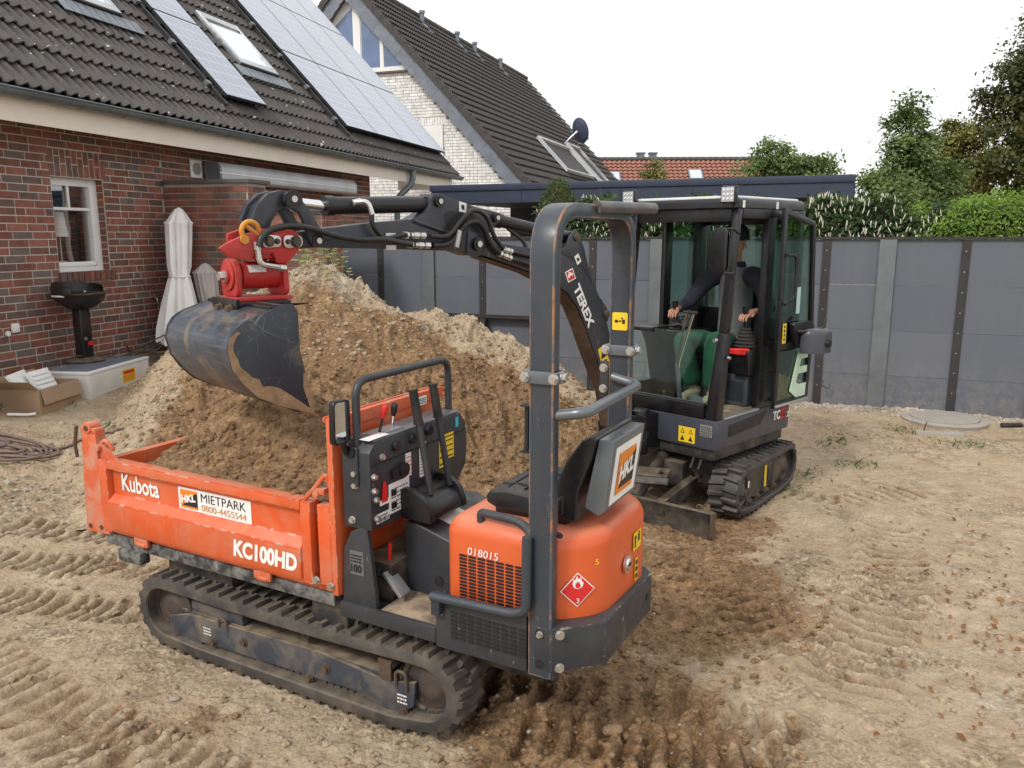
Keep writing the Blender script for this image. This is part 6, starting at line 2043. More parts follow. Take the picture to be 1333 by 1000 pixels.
# markings on the boom
bd = Vector((.78 - .93, 0, 1.47 - 1.725)).normalized(); bu = Vector((-bd.z, 0, bd.x)); bu = -bu if bu.z < 0 else bu
lettering('lettering', boomo, 'TEREX', Vector((.975, BY0 + .001, 1.722)) - bu * .016, bd, bu, .320, .070, mt['white'], bold=.04)
lc0 = Vector((1.012, BY0 + .001, 1.797))
def rot_sq(c, r1_, r2_, lift): return [c + PY * lift + bd * a + bu * b for a, b in ((-r1_, -r2_), (r1_, -r2_), (r1_, r2_), (-r1_, r2_))]
bq = MB().quadprism([lc0 + PY * .0 + bd * a + bu * b for a, b in ((-.045, -.035), (.03, -.04), (.045, .035), (-.03, .04))], .0015).build('brand_badge', mt['white'], boomo, smooth=0)
MB().quadprism([lc0 + PY * .0018 + bd * a + bu * b for a, b in ((-.037, -.028), (.024, -.032), (.037, .028), (-.024, .032))], .001).build('badge_field', mt['redink'], bq, smooth=0)
MB().quadprism([lc0 + PY * .003 + bd * a + bu * b for a, b in ((-.03, -.004), (0.0, -.03), (.008, -.022), (.0, .0), (.012, .014), (.0, .026), (-.016, .008))], .001).build('badge_cross', mt['white'], bq, smooth=0)
wc = Vector((.655, BY0 + .001, 1.225))
wd_ = Vector((-.36, 0, -.93)).normalized(); wu = Vector((.93, 0, -.36)) * -1
wu = Vector((-wd_.z, 0, wd_.x)); 
a = MB().quadprism([wc + wd_ * s1 + wu * s2 for s1, s2 in ((-.085, -.04), (.085, -.04), (.085, .04), (-.085, .04))], .0015).build('caution_sticker', mt['yellow'], boomo, smooth=0)
pc = MB(); pc.quadprism([wc + PY * .002 + wd_ * s1 + wu * s2 for s1, s2 in ((-.005, -.032), (-.005, .032), (-.07, 0))], .0008)
for s1 in (.025, .06): pc.quadprism([wc + PY * .002 + wd_ * (s1 + q1) + wu * s2 for q1, s2 in ((-.01, -.02), (.01, -.02), (.01, .02), (-.01, .02))], .0008)
build_each(pc, 'pictogram', mt['ink'], a, smooth=0)
a = MB().quadprism([Vector((.945, BY0 + .0025, 1.897)) + bd * s1 + bu * s2 for s1, s2 in ((-.03, -.022), (.03, -.022), (.03, .022), (-.03, .022))], .0015).build('lift_sticker', mt['white'], boomo, smooth=0)
MB().quadprism([Vector((.945, BY0 + .0045, 1.897)) + bd * s1 + bu * s2 for s1, s2 in ((-.012, -.012), (.014, -.008), (.012, .012), (-.008, .01))], .001).build('pictogram', mt['ink'], a, smooth=0)
# arm cylinder
cy = MB(); cy.cyl((1.61, -.57, 2.14), (1.0, -.57, 2.043), .037, n=18); cy.cyl((1.615, -.57, 2.141), (1.56, -.57, 2.132), .045, n=18); cy.cyl((.96, -.535, 2.036), (.96, -.605, 2.036), .04, n=14)
ac = cy.build('arm_cylinder', mt['black'], EX, smooth=50)
cy = MB(); cy.cyl((1.66, -.57, 2.148), (1.615, -.57, 2.141), .022, n=12); cy.cyl((1.655, -.53, 2.147), (1.655, -.61, 2.147), .035, n=14); cy.build('piston_rod', mt['chrome'], ac, smooth=50)
tb_ = MB(); tb_.tube(fillet([(1.50, -.57, 2.09), (1.42, -.52, 2.02), (1.39, -.51, 1.96)], .03, 4), .012, 7); tb_.build('hard_line', mt['hose'], ac)
arm = [(2.988, 1.985), (2.819, 1.990), (2.361, 1.978), (1.932, 1.962), (1.835, 1.935), (1.775, 1.955), (1.75, 2.0), (1.735, 2.03), (1.632, 2.118), (1.620, 2.155), (1.648, 2.182), (1.702, 2.190), (1.807, 2.206), (2.055, 2.268), (2.10, 2.268), (2.125, 2.24), (2.129, 2.205), (2.161, 2.165), (2.238, 2.131), (2.526, 2.108), (2.80, 2.078), (2.95, 2.060), (3.005, 2.035), (3.01, 2.0)]
ar_ = MB(); ar_.prism(arm, 'y', -.508, -.632)
armo = ar_.build('arm', mt['boom'], EX, bev=.005)
ap = MB()
ap.prism([(1.87, 2.07), (1.88, 1.94), (1.82, 1.925), (1.76, 1.94), (1.74, 2.0), (1.77, 2.06)], 'y', -.4985, -.5075)   # pivot cheek
ap.tube([(2.245, -.505, 2.125), (1.99, -.505, 2.055)], .012, 6)
ap.build('arm_stiffener', mt['boom'], armo, bev=.002)
rc = MB(); rc.prism(round_poly([(2.035, 2.165), (2.00, 2.18), (1.80, 2.14), (1.93, 2.06), (1.99, 2.065), (2.03, 2.11)], .03, 4), 'y', -.5078, -.506)
rc.build('arm_hole_patch', mt['ink'], armo, smooth=0)  # flat dark patch painted in for the open hole of the arm
pn = MB()
pin(pn, 1.811, 2.0, -.472, -.668, .038); pin(pn, 2.074, 2.228, -.488, -.652, .030); pin(pn, 1.655, 2.147, -.488, -.652, .026); pin(pn, 2.835, 2.023, -.462, -.68, .030)
build_each(pn, 'pin', mt['black'], armo)
pn = MB()
for (x, z, r, y) in ((1.811, 2.0, .018, -.468), (2.074, 2.228, .014, -.484), (1.655, 2.147, .013, -.484), (2.835, 2.023, .014, -.458), (2.955, 2.212, .015, -.456)): pn.cyl((x, y + .004, z), (x, y - .002, z), r, n=14)
build_each(pn, 'pin_end', mt['zinc'], armo)
a = MB().prism([(1.927, 2.232), (1.875, 2.222), (1.878, 2.17), (1.927, 2.178)], 'y', -.5065, -.5045).build('lift_sticker', mt['white'], armo, smooth=0)
pc = MB(); pc.prism([(1.912, 2.215), (1.892, 2.212), (1.89, 2.19), (1.905, 2.185), (1.915, 2.2)], 'y', -.504, -.503); build_each(pc, 'pictogram', mt['ink'], a, smooth=0)
for (x, z) in ((2.39, 2.047), (2.39, 1.985)):
    MB().box(x - .03, x + .03, -.5065, -.5045, z - .011, z + .013).build('label', mt['offwhite'], armo, smooth=0)
# bucket cylinder
cy = MB(); cy.cyl((2.72, -.57, 2.190), (2.13, -.57, 2.212), .043, n=20); cy.cyl((2.735, -.57, 2.1895), (2.69, -.57, 2.191), .049, n=20); cy.cyl((2.074, -.53, 2.228), (2.074, -.61, 2.228), .042, n=14); cy.obox((2.10, -.57, 2.22), (.04, 0, 0), (0, .03, 0), (0, 0, .03))
bc = cy.build('bucket_cylinder', mt['black'], EX, smooth=50)
cy = MB(); cy.cyl((2.94, -.57, 2.205), (2.735, -.57, 2.1895), .024, n=16); cy.build('piston_rod', mt['chrome'], bc, smooth=50)
cy = MB(); cy.cyl((2.60, -.525, 2.205), (2.56, -.515, 2.215), .016, n=10); cy.tube(fillet([(2.59, -.515, 2.21), (2.545, -.47, 2.215), (2.53, -.46, 2.15)], .03, 4), .013, 8); cy.build('elbow_fitting', mt['zinc'], bc)
# links
sl = [(2.992, 2.236), (2.965, 2.246), (2.909, 2.210), (2.862, 2.155), (2.825, 2.091), (2.806, 2.028), (2.838, 1.99), (2.872, 2.015), (2.892, 2.071), (2.908, 2.117), (2.925, 2.15), (2.971, 2.172), (3.0, 2.2)]
for y0_, y1_ in ((-.470, -.492), (-.648, -.670)):
    m = MB(); m.prism(sl, 'y', y0_, y1_); m.build('side_link', mt['boom'], EX, bev=.004)
ml = [(2.94, 2.245), (3.0, 2.252), (3.06, 2.235), (3.115, 2.185), (3.145, 2.12), (3.135, 2.04), (3.105, 1.995), (3.075, 2.0), (3.065, 2.05), (3.055, 2.10), (3.02, 2.150), (2.988, 2.175), (2.945, 2.180), (2.925, 2.21)]
m = MB()
for y0_, y1_ in ((-.500, -.535), (-.605, -.640)): m.prism(ml, 'y', y0_, y1_)
m.prism([(3.05, 2.22), (3.10, 2.18), (3.125, 2.12), (3.115, 2.06), (3.09, 2.06), (3.09, 2.12), (3.07, 2.16), (3.035, 2.19)], 'y', -.534, -.606)
m.build('center_link', mt['boom'], EX, bev=.005)
pn = MB(); pn.cyl((2.957, -.455, 2.21), (2.957, -.685, 2.21), .028, n=16); pn.cyl((2.957, -.4645, 2.21), (2.957, -.4545, 2.21), .043, n=18); pn.cyl((2.972, -.45, 2.02), (2.972, -.69, 2.02), .022, n=14); pn.cyl((3.089, -.45, 2.027), (3.089, -.69, 2.027), .022, n=14)
build_each(pn, 'pin', mt['black'], EX)

# ---- red tilt coupler
cp = [(3.325, 1.994), (3.30, 2.01), (3.20, 2.055), (3.118, 2.078), (2.966, 2.072), (2.930, 2.048), (2.928, 2.005), (2.96, 1.965), (3.003, 1.925), (3.055, 1.922), (3.075, 1.97), (3.16, 1.97), (3.183, 1.935), (3.285, 1.955)]
m = MB()
m.prism(cp, 'y', -.455, -.477)
m.prism([(min(x, 3.19), z) for x, z in cp if x < 3.31], 'y', -.663, -.685)
m.box(3.0, 3.19, -.478, -.662, 1.945, 1.968); m.box(3.165, 3.185, -.478, -.662, 1.968, 2.03)
coup = m.build('tilt_coupler', mt['red'], EX, bev=.006)
dr = MB(); dr.cyl((3.01, -.57, 1.868), (3.195, -.57, 1.868), .062, n=28); dr.cyl((3.195, -.57, 1.868), (3.21, -.57, 1.868), .05, n=28)
dr.build('tilt_drum', mt['red'], coup, smooth=40)
er = MB()
earp = lambda w0, w1, zt: round_poly([(-.57 - w0, 1.776), (-.57 - w1, 1.90), (-.57 - w1 * .6, zt), (-.57 + w1 * .6, zt), (-.57 + w1, 1.90), (-.57 + w0, 1.776)], .03, 4)
er.prism(earp(.075, .075, 1.945), 'x', 3.212, 3.240); er.cyl((3.240, -.57, 1.868), (3.250, -.57, 1.868), .066, n=28); er.cyl((3.250, -.57, 1.868), (3.260, -.57, 1.868), .036, n=20)
er.prism(earp(.085, .08, 1.95), 'x', 2.985, 3.012)
er.box(2.975, 3.25, -.475, -.665, 1.756, 1.7755)
ears = er.build('coupler_yoke', mt['red'], coup, bev=.005)
bt = MB(); hexbolt(bt, (3.260, -.57, 1.868), PX, .020, .022)
for (x, z) in ((3.10, 1.0),): pass
bt.build('yoke_bolt', mt['zinc'], ears)
hd_ = MB()
for (x, z) in ((3.089, 2.022), (2.972, 2.02)):
    s_ = -1 if x > 3 else 1
    hd_.prism(round_poly([(x - .05 if x > 3 else x - .04, z + .025), (x + .04 if x > 3 else x + .055, z + .03), (x + .04 if x > 3 else x + .055, z - .03), (x - .05 if x > 3 else x - .04, z - .025)], .024, 4), 'y', -.449, -.441)
hx_ = build_each(hd_, 'pin_retainer', mt['zinc'], coup, bev=.002)[0]
bt = MB()
for (x, z, r) in ((3.099, 2.022, .019), (3.06, 2.022, .010), (2.967, 2.02, .021), (3.008, 2.02, .009)): hexbolt(bt, (x, -.441, z), PY, r)
build_each(bt, 'bolt', mt['rollerm'], hx_)
a = MB()
a.add([Vector((3.17 - u, -.57 + .0635 * math.cos(t), 1.868 + .0635 * math.sin(t))) for t in np.linspace(.25, .85, 5) for u in (0, .085)], [(2 * k, 2 * k + 1, 2 * k + 3, 2 * k + 2) for k in range(4)])
lab = a.build('drum_label', mt['offwhite'], coup, smooth=40, fixn=False)
sh_ = MB()
sh_.tube(fillet([(3.205, -.465, 2.03), (3.222, -.46, 2.075), (3.19, -.46, 2.112), (3.145, -.46, 2.10), (3.13, -.465, 2.06)], .035, 5), .012, 9)
sh_.build('lifting_shackle', mt['amber'], coup, smooth=60)
sh_ = MB(); sh_.cyl((3.21, -.445, 2.03), (3.21, -.47, 2.03), .020, n=14); sh_.tube([(3.195, -.462, 2.09), (3.14, -.462, 2.05)], .010, 6)
build_each(sh_, 'shackle_pin', mt['amber'], coup)
el = MB(); el.tube(fillet([(3.155, -.445, 1.985), (3.15, -.44, 1.92), (3.06, -.435, 1.905)], .03, 5), .013, 8); el.cyl((3.155, -.445, 1.985), (3.155, -.445, 2.02), .017, n=10); el.cyl((3.06, -.435, 1.905), (3.03, -.435, 1.90), .017, n=6)
el.build('elbow_fitting', mt['zinc'], coup)
# hoses along the arm
def hose(pts, r=.0145, y=-.478, name='hydraulic_hose'):
    P = [Vector((x, y, z)) for x, z in pts]
    return MB().tube(fillet(P, .06, 5), r, 9).build(name, mt['hose'], EX, smooth=60)
hose([(3.156, 2.0), (3.147, 2.035), (3.103, 2.072), (3.015, 2.092), (2.912, 2.085), (2.774, 2.045), (2.624, 2.024), (2.488, 2.029), (2.418, 2.016), (2.317, 2.001)], .0155, -.425)
hose([(2.53, 2.16), (2.533, 2.11), (2.5, 2.059), (2.446, 2.027), (2.352, 2.05), (2.32, 2.05)], .013, -.465)
hose([(2.169, 2.046), (2.065, 2.038), (2.016, 2.062), (1.949, 2.132), (1.873, 2.187), (1.806, 2.181), (1.747, 2.135), (1.716, 2.048), (1.635, 1.972)], .0135, -.462)
hose([(2.145, 1.994), (2.039, 1.997), (1.978, 2.048), (1.911, 2.112), (1.835, 2.13), (1.777, 2.092), (1.728, 1.996), (1.657, 1.946)], .0165, -.470)
hose([(1.57, 1.915), (1.482, 1.898), (1.35, 1.86), (1.15, 1.83)], .0165, -.482)
hose([(1.56, 1.955), (1.42, 1.93), (1.2, 1.89)], .0135, -.482)
ft = MB()
for (a_, b_) in (((2.335, 2.05), (2.18, 2.047)), ((2.31, 2.0), (2.15, 1.995)), ((1.638, 1.972), (1.55, 1.952)), ((1.66, 1.945), (1.555, 1.912))):
    A, B_ = Vector((a_[0], -.474, a_[1])), Vector((b_[0], -.474, b_[1]))
    for k, r in ((0, .019), (.3, .015), (.42, .019), (.58, .012), (.7, .019)): ft.cyl(A.lerp(B_, k), A.lerp(B_, min(1, k + .2)), r, n=6)
build_each(ft, 'hose_fitting', mt['zinc'], armo)
ct = MB(); ct.obox((1.985, -.452, 2.03), (.012, 0, .004), (0, .006, 0), (-.012, 0, .045)); ct.build('cable_tie', mt['alu'], armo)

# ---- bucket
prof = [(3.163, 1.756), (3.228, 1.737), (3.341, 1.701), (3.385, 1.672), (3.415, 1.635), (3.430, 1.585), (3.414, 1.504), (3.371, 1.436), (3.313, 1.376), (3.213, 1.322), (3.059, 1.262)]
def off(pl, d):
    out = []
    for i, p in enumerate(pl):
        a_, b_ = Vector(pl[max(i - 1, 0)]), Vector(pl[min(i + 1, len(pl) - 1)])
        t_ = (b_ - a_).normalized(); out.append((p[0] - t_.y * -d * -1, p[1] + t_.x * d * -1) if False else (p[0] + t_.y * d, p[1] - t_.x * d))
    return out
inner = off(prof, .013)
sh_ = MB(); sh_.prism(prof + inner[::-1], 'y', -.215, -.855)
bucket = sh_.build('bucket', mt['bucket'], EX, smooth=40)
endp = [(3.369, 1.690), (3.341, 1.704), (3.228, 1.740), (3.163, 1.760), (3.131, 1.758), (3.107, 1.727), (3.106, 1.56), (3.084, 1.454), (3.046, 1.304), (3.055, 1.260), (3.213, 1.318), (3.315, 1.372), (3.374, 1.433), (3.418, 1.503), (3.434, 1.585), (3.419, 1.637), (3.395, 1.672)]
for y0_, y1_ in ((-.200, -.2148), (-.870, -.8552)):
    e = MB(); e.prism(endp, 'y', y0_, y1_); ep = e.build('end_plate', mt['bucketside'], bucket, bev=.003)
    if y0_ > -.5:
        # caked sand along the lower rim, ragged inner edge
        rim = [(3.385, 1.660), (3.419, 1.637), (3.432, 1.585), (3.417, 1.503), (3.373, 1.435), (3.314, 1.374), (3.212, 1.320), (3.055, 1.263)]
        rg = random.Random(6); inn = []
        for i, (x, z) in enumerate(rim):
            c = Vector((3.22, 1.55)); d = (c - Vector((x, z))).normalized(); wd_ = (.012, .022, .028, .035, .050, .055, .075, .03)[i]
            inn.append(Vector((x, z)) + d * wd_ * rg.uniform(.8, 1.2))
            if i < len(rim) - 1:
                m2 = Vector((x, z)).lerp(Vector(rim[i + 1]), .5); inn.append(m2 + (c - m2).normalized() * wd_ * rg.uniform(.6, 1.4))
        inn += [Vector((3.10, 1.39))]
        pol = [(p[0], p[1]) for p in rim] + [(3.048, 1.31), (3.085, 1.45), (3.095, 1.45)] + [(p.x, p.y) for p in inn[::-1]]
        cs_ = MB(); cs_.prism(pol, 'y', -.1995, -.196); cs_.build('caked_soil', mt['caked'], ep, smooth=0)
lp = MB(); lp.prism([(3.13, 1.282), (3.03, 1.246), (3.028, 1.256), (3.06, 1.275)], 'y', -.2, -.87); lp.build('cutting_edge', mt['caked'], bucket, bev=.002)
bk = MB(); bk.box(3.0, 3.254, -.45, -.69, 1.735, 1.7555); bk.prism([(2.99, 1.735), (3.25, 1.735), (3.254, 1.70), (3.12, 1.742)], 'y', -.46, -.48); bk.prism([(2.99, 1.735), (3.25, 1.735), (3.254, 1.70), (3.12, 1.742)], 'y', -.66, -.68)
bk.prism([(-.44, 1.77), (-.70, 1.77), (-.68, 1.675), (-.46, 1.68)], 'x', 3.255, 3.270)
bk.box(3.135, 3.225, -.222, -.848, 1.738, 1.7525)
brk = bk.build('bucket_bracket', mt['black'], bucket, bev=.004)
bt = MB()
for y in (-.50, -.60): hexbolt(bt, (3.271, y, 1.725), PX, .018, .02)
build_each(bt, 'bolt', mt['rollerm'], brk)

# ---- cab
CABZ = .752
pl_ = MB()
def pillar(mb, a, b, w_, d_, w2=None):
    """tapering box between two points; w along y, d along x"""
    a, b = Vector(a), Vector(b); w2 = w2 or w_
    vs = []
    for p, ww in ((a, w_), (b, w2)):
        for sx, sy in ((0, 0), (-d_, 0), (-d_, -ww), (0, -ww)): vs.append(p + Vector((sx, sy, 0)))
    mb.add(vs, [(0, 3, 2, 1), (4, 5, 6, 7), (0, 1, 5, 4), (1, 2, 6, 5), (2, 3, 7, 6), (3, 0, 4, 7)])
    return mb
A0, A1 = (-.005, -.012, CABZ), (-.165, -.012, 2.235)
def lerp3(a, b, t): return tuple(Vector(a).lerp(Vector(b), t))
m = MB(); am_ = lerp3(A0, A1, .42); pillar(m, A0, am_, .10, .09, .06); pillar(m, am_, A1, .06, .06, .05)
m.build('front_pillar', mt['black'], EX, bev=.012)
Ar0, Ar1 = (-.005, -.87, CABZ), (-.165, -.87, 2.235)
m = MB(); pillar(m, Ar0, Ar1, .05, .06, .05); m.build('front_pillar', mt['black'], EX, bev=.010)
m = MB(); pillar(m, (-.585, -.012, CABZ), (-.60, -.012, 2.235), .055, .11); m.build('door_pillar', mt['black'], EX, bev=.010)
m = MB(); pillar(m, (-1.10, -.012, CABZ), (-1.08, -.012, 2.235), .07, .07); m.build('rear_pillar', mt['black'], EX, bev=.010)
m = MB(); pillar(m, (-1.02, -.86, CABZ), (-1.02, -.86, 2.235), .07, .16); m.build('rear_pillar', mt['black'], EX, bev=.010)
m = MB(); pillar(m, (-.56, -.89, CABZ), (-.57, -.89, 2.235), .04, .10); m.build('side_pillar', mt['black'], EX, bev=.008)
# lower front frame and sills
m = MB(); m.box(-.001, -.05, -.115, -.868, CABZ + .001, CABZ + .105); m.box(-.05, -1.1, -.87, -.93, CABZ + .001, CABZ + .45 - .30)
m.box(-1.10, -1.165, -.083, -.858, CABZ + .001, 1.45)
m.build('cab_base', mt['black'], EX, bev=.010)
m = MB(); m.box(-.10, -.58, .004, -.035, CABZ + .001, CABZ + .012)
m.build('door_sill', mt['alu'], EX, bev=.002)
MB().box(-.052, -1.09, -.036, -.868, CABZ + .0015, CABZ + .006).build('cab_floor', mt['diamond'], EX, smooth=0)
# window header, side headers
m = MB(); m.box(-.165, -.225, -.065, -.868, 2.14, 2.232); m.box(-.226, -1.08, -.012, -.07, 2.165, 2.234); m.box(-.226, -1.08, -.868, -.93, 2.165, 2.234); m.box(-1.08, -1.15, -.083, -.858, 2.13, 2.234)
m.build('cab_header', mt['black'], EX, bev=.008)
# roof
rp_ = round_poly([(-.125, .0), (-.125, -.93), (-1.12, -.93), (-1.18, -.85), (-1.18, -.08), (-1.12, .0)], .06, 5)
rt = loft_top(rp_, 2.236, 2.305, .035, 5)
roofc = rt.build('cab_roof', mt['black'], EX, smooth=45)
rt = loft_top(round_poly([(-.14, -.03), (-.14, -.90), (-1.08, -.90), (-1.13, -.80), (-1.13, -.12), (-1.08, -.03)], .06, 5), 2.300, 2.318, .012, 3)
rt.build('roof_skin', mt['roofwhite'] if 'roofwhite' in mt else mt.setdefault('roofwhite', paint('roof_highlight', (.58, .60, .60), .35, dust=.15)), roofc, smooth=45)  # white highlight of the roof top made as a pale layer
m = MB(); m.box(-.19, -.215, .001, .006, 2.235, 2.285); m.box(-.66, -.685, .001, .006, 2.235, 2.285); build_each(m, 'roof_clip', mt['white'], roofc)
m = MB(); m.prism([(-1.13, 2.29), (-1.22, 2.30), (-1.20, 2.26), (-1.15, 2.22)], 'y', -.05, -.12); m.build('roof_spout', mt['black'], roofc)
# work lights
for y in (-.055, -.905):
    m = MB(); m.box(-.085, -.125, y + .058, y - .058, 2.262, 2.382); lt = m.build('work_light', mt['black'], EX, bev=.008)
    g = MB(); g.box(-.0835, -.081, y + .048, y - .048, 2.274, 2.372); g.build('lens', mt['lens'] if 'lens' in mt else mt.setdefault('lens', paint('lamp_lens', (.42, .43, .44), .2, metal=.3, var=.1, bumpy=0)), lt)
    g = MB()
    for i in range(3):
        for j in range(3): g.cyl((-.081, y - .03 + i * .03, 2.293 + j * .03), (-.0785, y - .03 + i * .03, 2.293 + j * .03), .011, .008, n=8)
    build_each(g, 'led_cell', mt['chrome'], lt, tol=-.001)
    b_ = MB(); b_.box(-.09, -.12, y + .02, y - .02, 2.235, 2.2645); b_.build('lamp_bracket', mt['black'], lt)
# glazing
gq = lambda q, name, m_, par=EX: MB().quadprism(q, .005).build(name, mt[m_], par, smooth=0)
fx = lambda z: -.005 - .16 * (z - CABZ) / (2.235 - CABZ) - .02
wg = round_poly([(-.085, .86), (-.085 , 1.36), (-.868, 1.36), (-.868, .86)], .05, 5)
gl_ = MB(); gl_.quadprism([Vector((fx(z), y, z)) for y, z in wg], .005)
lw = gl_.build('lower_windscreen', mt['clearg'], EX, smooth=0)
gs_ = MB(); gs_.tube([Vector((fx(z) + .004, y, z)) for y, z in wg[:7] + wg[17:] + wg[:1]][0:1] + [Vector((fx(z) + .004, y, z)) for y, z in ((-.868, .862), (-.13, .862), (-.10, .875), (-.088, .91), (-.085, 1.36))], .006, 6); gs_.build('glass_seal', mt['greyex'], lw)
gq([(-1.11, -.083, 1.45), (-1.11, -.858, 1.45), (-1.11, -.858, 2.13), (-1.11, -.083, 2.13)], 'rear_window', 'tint')
gq([(-.67, -.905, .92), (-.67, -.905, 2.165), (-1.02, -.905, 2.165), (-1.02, -.905, .92)], 'side_window', 'tint')
m = MB(); m.box(-.70, -.98, -.900, -.903, 1.19, 1.40); nt_ = m.build('notice_sheet', mt['noticeg'] if 'noticeg' in mt else mt.setdefault('noticeg', plain('pale_notice', (.42, .56, .56))), EX, smooth=0)
printlines(MB(), (-.71, -.8995, 1.2), NX, PZ, .25, .19, 8, random.Random(9), lift=-.0).build('print', mt['greyex'], nt_, smooth=0, fixn=False)
gq([(-.70, -.055, 1.25), (-1.09, -.055, 1.25), (-1.09, -.055, 2.16), (-.70, -.055, 2.16)], 'side_window', 'tint')
# door, swung fully open against the flank
dz = [(-.655, .758), (-1.195, .758), (-1.225, 1.28), (-1.145, 2.135), (-1.12, 2.155), (-.655, 2.245)]
def ring(mb, outer, w_, y0_, y1_):
    c = Vector((sum(p[0] for p in outer) / len(outer), sum(p[1] for p in outer) / len(outer)))
    n = len(outer)
    inner_ = []
    for i in range(n):
        p, a_, b_ = Vector(outer[i]), Vector(outer[i - 1]), Vector(outer[(i + 1) % n])
        ta, tb2 = (p - a_).normalized(), (b_ - p).normalized()
        na, nb = Vector((-ta.y, ta.x)), Vector((-tb2.y, tb2.x))
        bis = (na + nb).normalized(); s_ = w_ / max(.35, bis.dot(na))
        q1 = p + bis * s_; q2 = p - bis * s_
        inner_.append(q1 if (q1 - c).length < (q2 - c).length else q2)
    vs = [(p[0], y, p[1]) for y in (y0_, y1_) for p in list(outer) + [(q.x, q.y) for q in inner_]]
    fs = []
    for i in range(n):
        j = (i + 1) % n
        fs += [(i, j, n + j, n + i), (2 * n + i, 3 * n + i, 3 * n + j, 2 * n + j), (i, 2 * n + i, 2 * n + j, j), (n + i, n + j, 3 * n + j, 3 * n + i)]
    mb.add(vs, fs)
    return [(q.x, q.y) for q in inner_]
m = MB(); inn = ring(m, dz, .042, .052, .082)
m.prism([(-.69, 1.20), (-1.19, 1.20), (-1.19, 1.245), (-.69, 1.245)], 'y', .055, .080)
door = m.build('door', mt['black'], EX, bev=.006)
g = MB(); g.prism(inn, 'y', .062, .067); g.build('door_glass', mt['tint'], door, smooth=0)
m = MB(); m.prism([(-.66, .765), (-1.19, .765), (-1.19, .785), (-.66, .785)], 'y', .0825, .095); m.build('door_bottom_rail', mt['alu'], door, bev=.004)
m = MB(); m.tube(fillet([(-.69, .095, 1.905), (-.80, .115, 1.90), (-.815, .115, 1.60), (-.69, .095, 1.545)], .05, 5), .012, 9); m.build('door_handle', mt['blackmatt'], door, smooth=60)
m = MB(); m.box(-.93, -.985, .068, .071, 1.46, 1.66); a = m.build('door_label', mt['noticeg'], door, smooth=0)
m = MB(); m.box(-.712, -.765, .083, .085, 1.25, 1.40); a = m.build('caution_sticker', mt['yellow'], door, smooth=0)
pc = MB()
for k in range(4): pc.box(-.728, -.748, .0855, .0865, 1.27 + k * .032, 1.29 + k * .032)
build_each(pc, 'pictogram', mt['ink'], a, smooth=0)
m = MB()
m.prism(round_poly([(-.80, 1.40), (-1.10, 1.40), (-1.21, 1.30), (-1.21, 1.20), (-.95, 1.19), (-.86, 1.27)], .03, 3), 'y', .083, .12)
m.build('latch_plate', mt['black'], door, bev=.006)
ho_ = loft_top(round_poly([(-.90, .12), (-1.17, .12), (-1.17, .27), (-.98, .28), (-.90, .2)], .05, 4), 1.165, 1.35, .05, 4)
hous = ho_.build('latch_housing', mt['greyex'], door, smooth=50)
m = MB(); m.cyl((-1.05, .275, 1.24), (-1.05, .30, 1.24), .03, n=18); m.cyl((-1.05, .30, 1.24), (-1.05, .305, 1.24), .02, n=18); m.build('latch_knob', mt['ink'], hous)
m = MB(); m.tube(fillet([(-.86, .12, 1.335), (-.95, .2, 1.33), (-1.08, .22, 1.345), (-1.16, .2, 1.41)], .04, 4), .012, 8); m.build('latch_lever', mt['blackmatt'], hous)
m = MB()
pg = [(-1.01, 1.165), (-1.165, 1.165), (-1.165, 1.10), (-1.06, 1.10), (-1.04, 1.04), (-1.165, 1.04), (-1.165, .985), (-1.02, .985), (-.995, .92), (-1.04, .90), (-1.165, .90), (-1.165, .80), (-1.02, .79), (-.90, .86)]
m.prism(pg, 'y', .069, .077); m.build('door_pocket', mt['palegreen'], door, bev=.003)
# mirror on the front pillar
m = MB()
mp = round_poly([(.018, -.14), (-.085, -.14), (-.105, .0), (-.075, .165), (.018, .165)], .04, 4)
m.quadprism([Vector((.10, .055 + y, 1.935 + z)) for y, z in mp], -.03)
mirr = m.build('wing_mirror', mt['black'], EX, bev=.008)
m = MB(); m.quadprism([Vector((.072, .055 + y * .9 - .003, 1.935 + z * .92)) for y, z in mp][::-1], .0015); m.build('mirror_glass', mt['mirror'], mirr, smooth=0)
m = MB(); m.tube(fillet([(.085, .02, 2.09), (-.0, .05, 2.09), (-.14, .01, 2.06)], .03, 3), .009, 7); m.tube(fillet([(.085, .02, 1.80), (.0, .05, 1.79), (-.10, .01, 1.80)], .03, 3), .009, 7); m.tube(fillet([(.112, .05, 2.06), (.125, .04, 1.95), (.112, .05, 1.83)], .03, 3), .008, 7)
m.build('mirror_bracket', mt['black'], mirr)
# handrail on the front pillar and lock
m = MB(); m.tube(fillet([(-.075, .0, 1.78), (-.07, .035, 1.76), (-.04, .035, 1.40), (-.045, .0, 1.38)], .03, 4), .010, 8); m.build('grab_rail', mt['black'], EX)
m = MB(); m.cyl((-.02, -.05, 1.33), (.012, -.05, 1.325), .013, n=10); m.cyl((-.10, .0, 1.20), (-.10, .018, 1.20), .012, n=10); build_each(m, 'window_catch', mt['zinc'], EX)
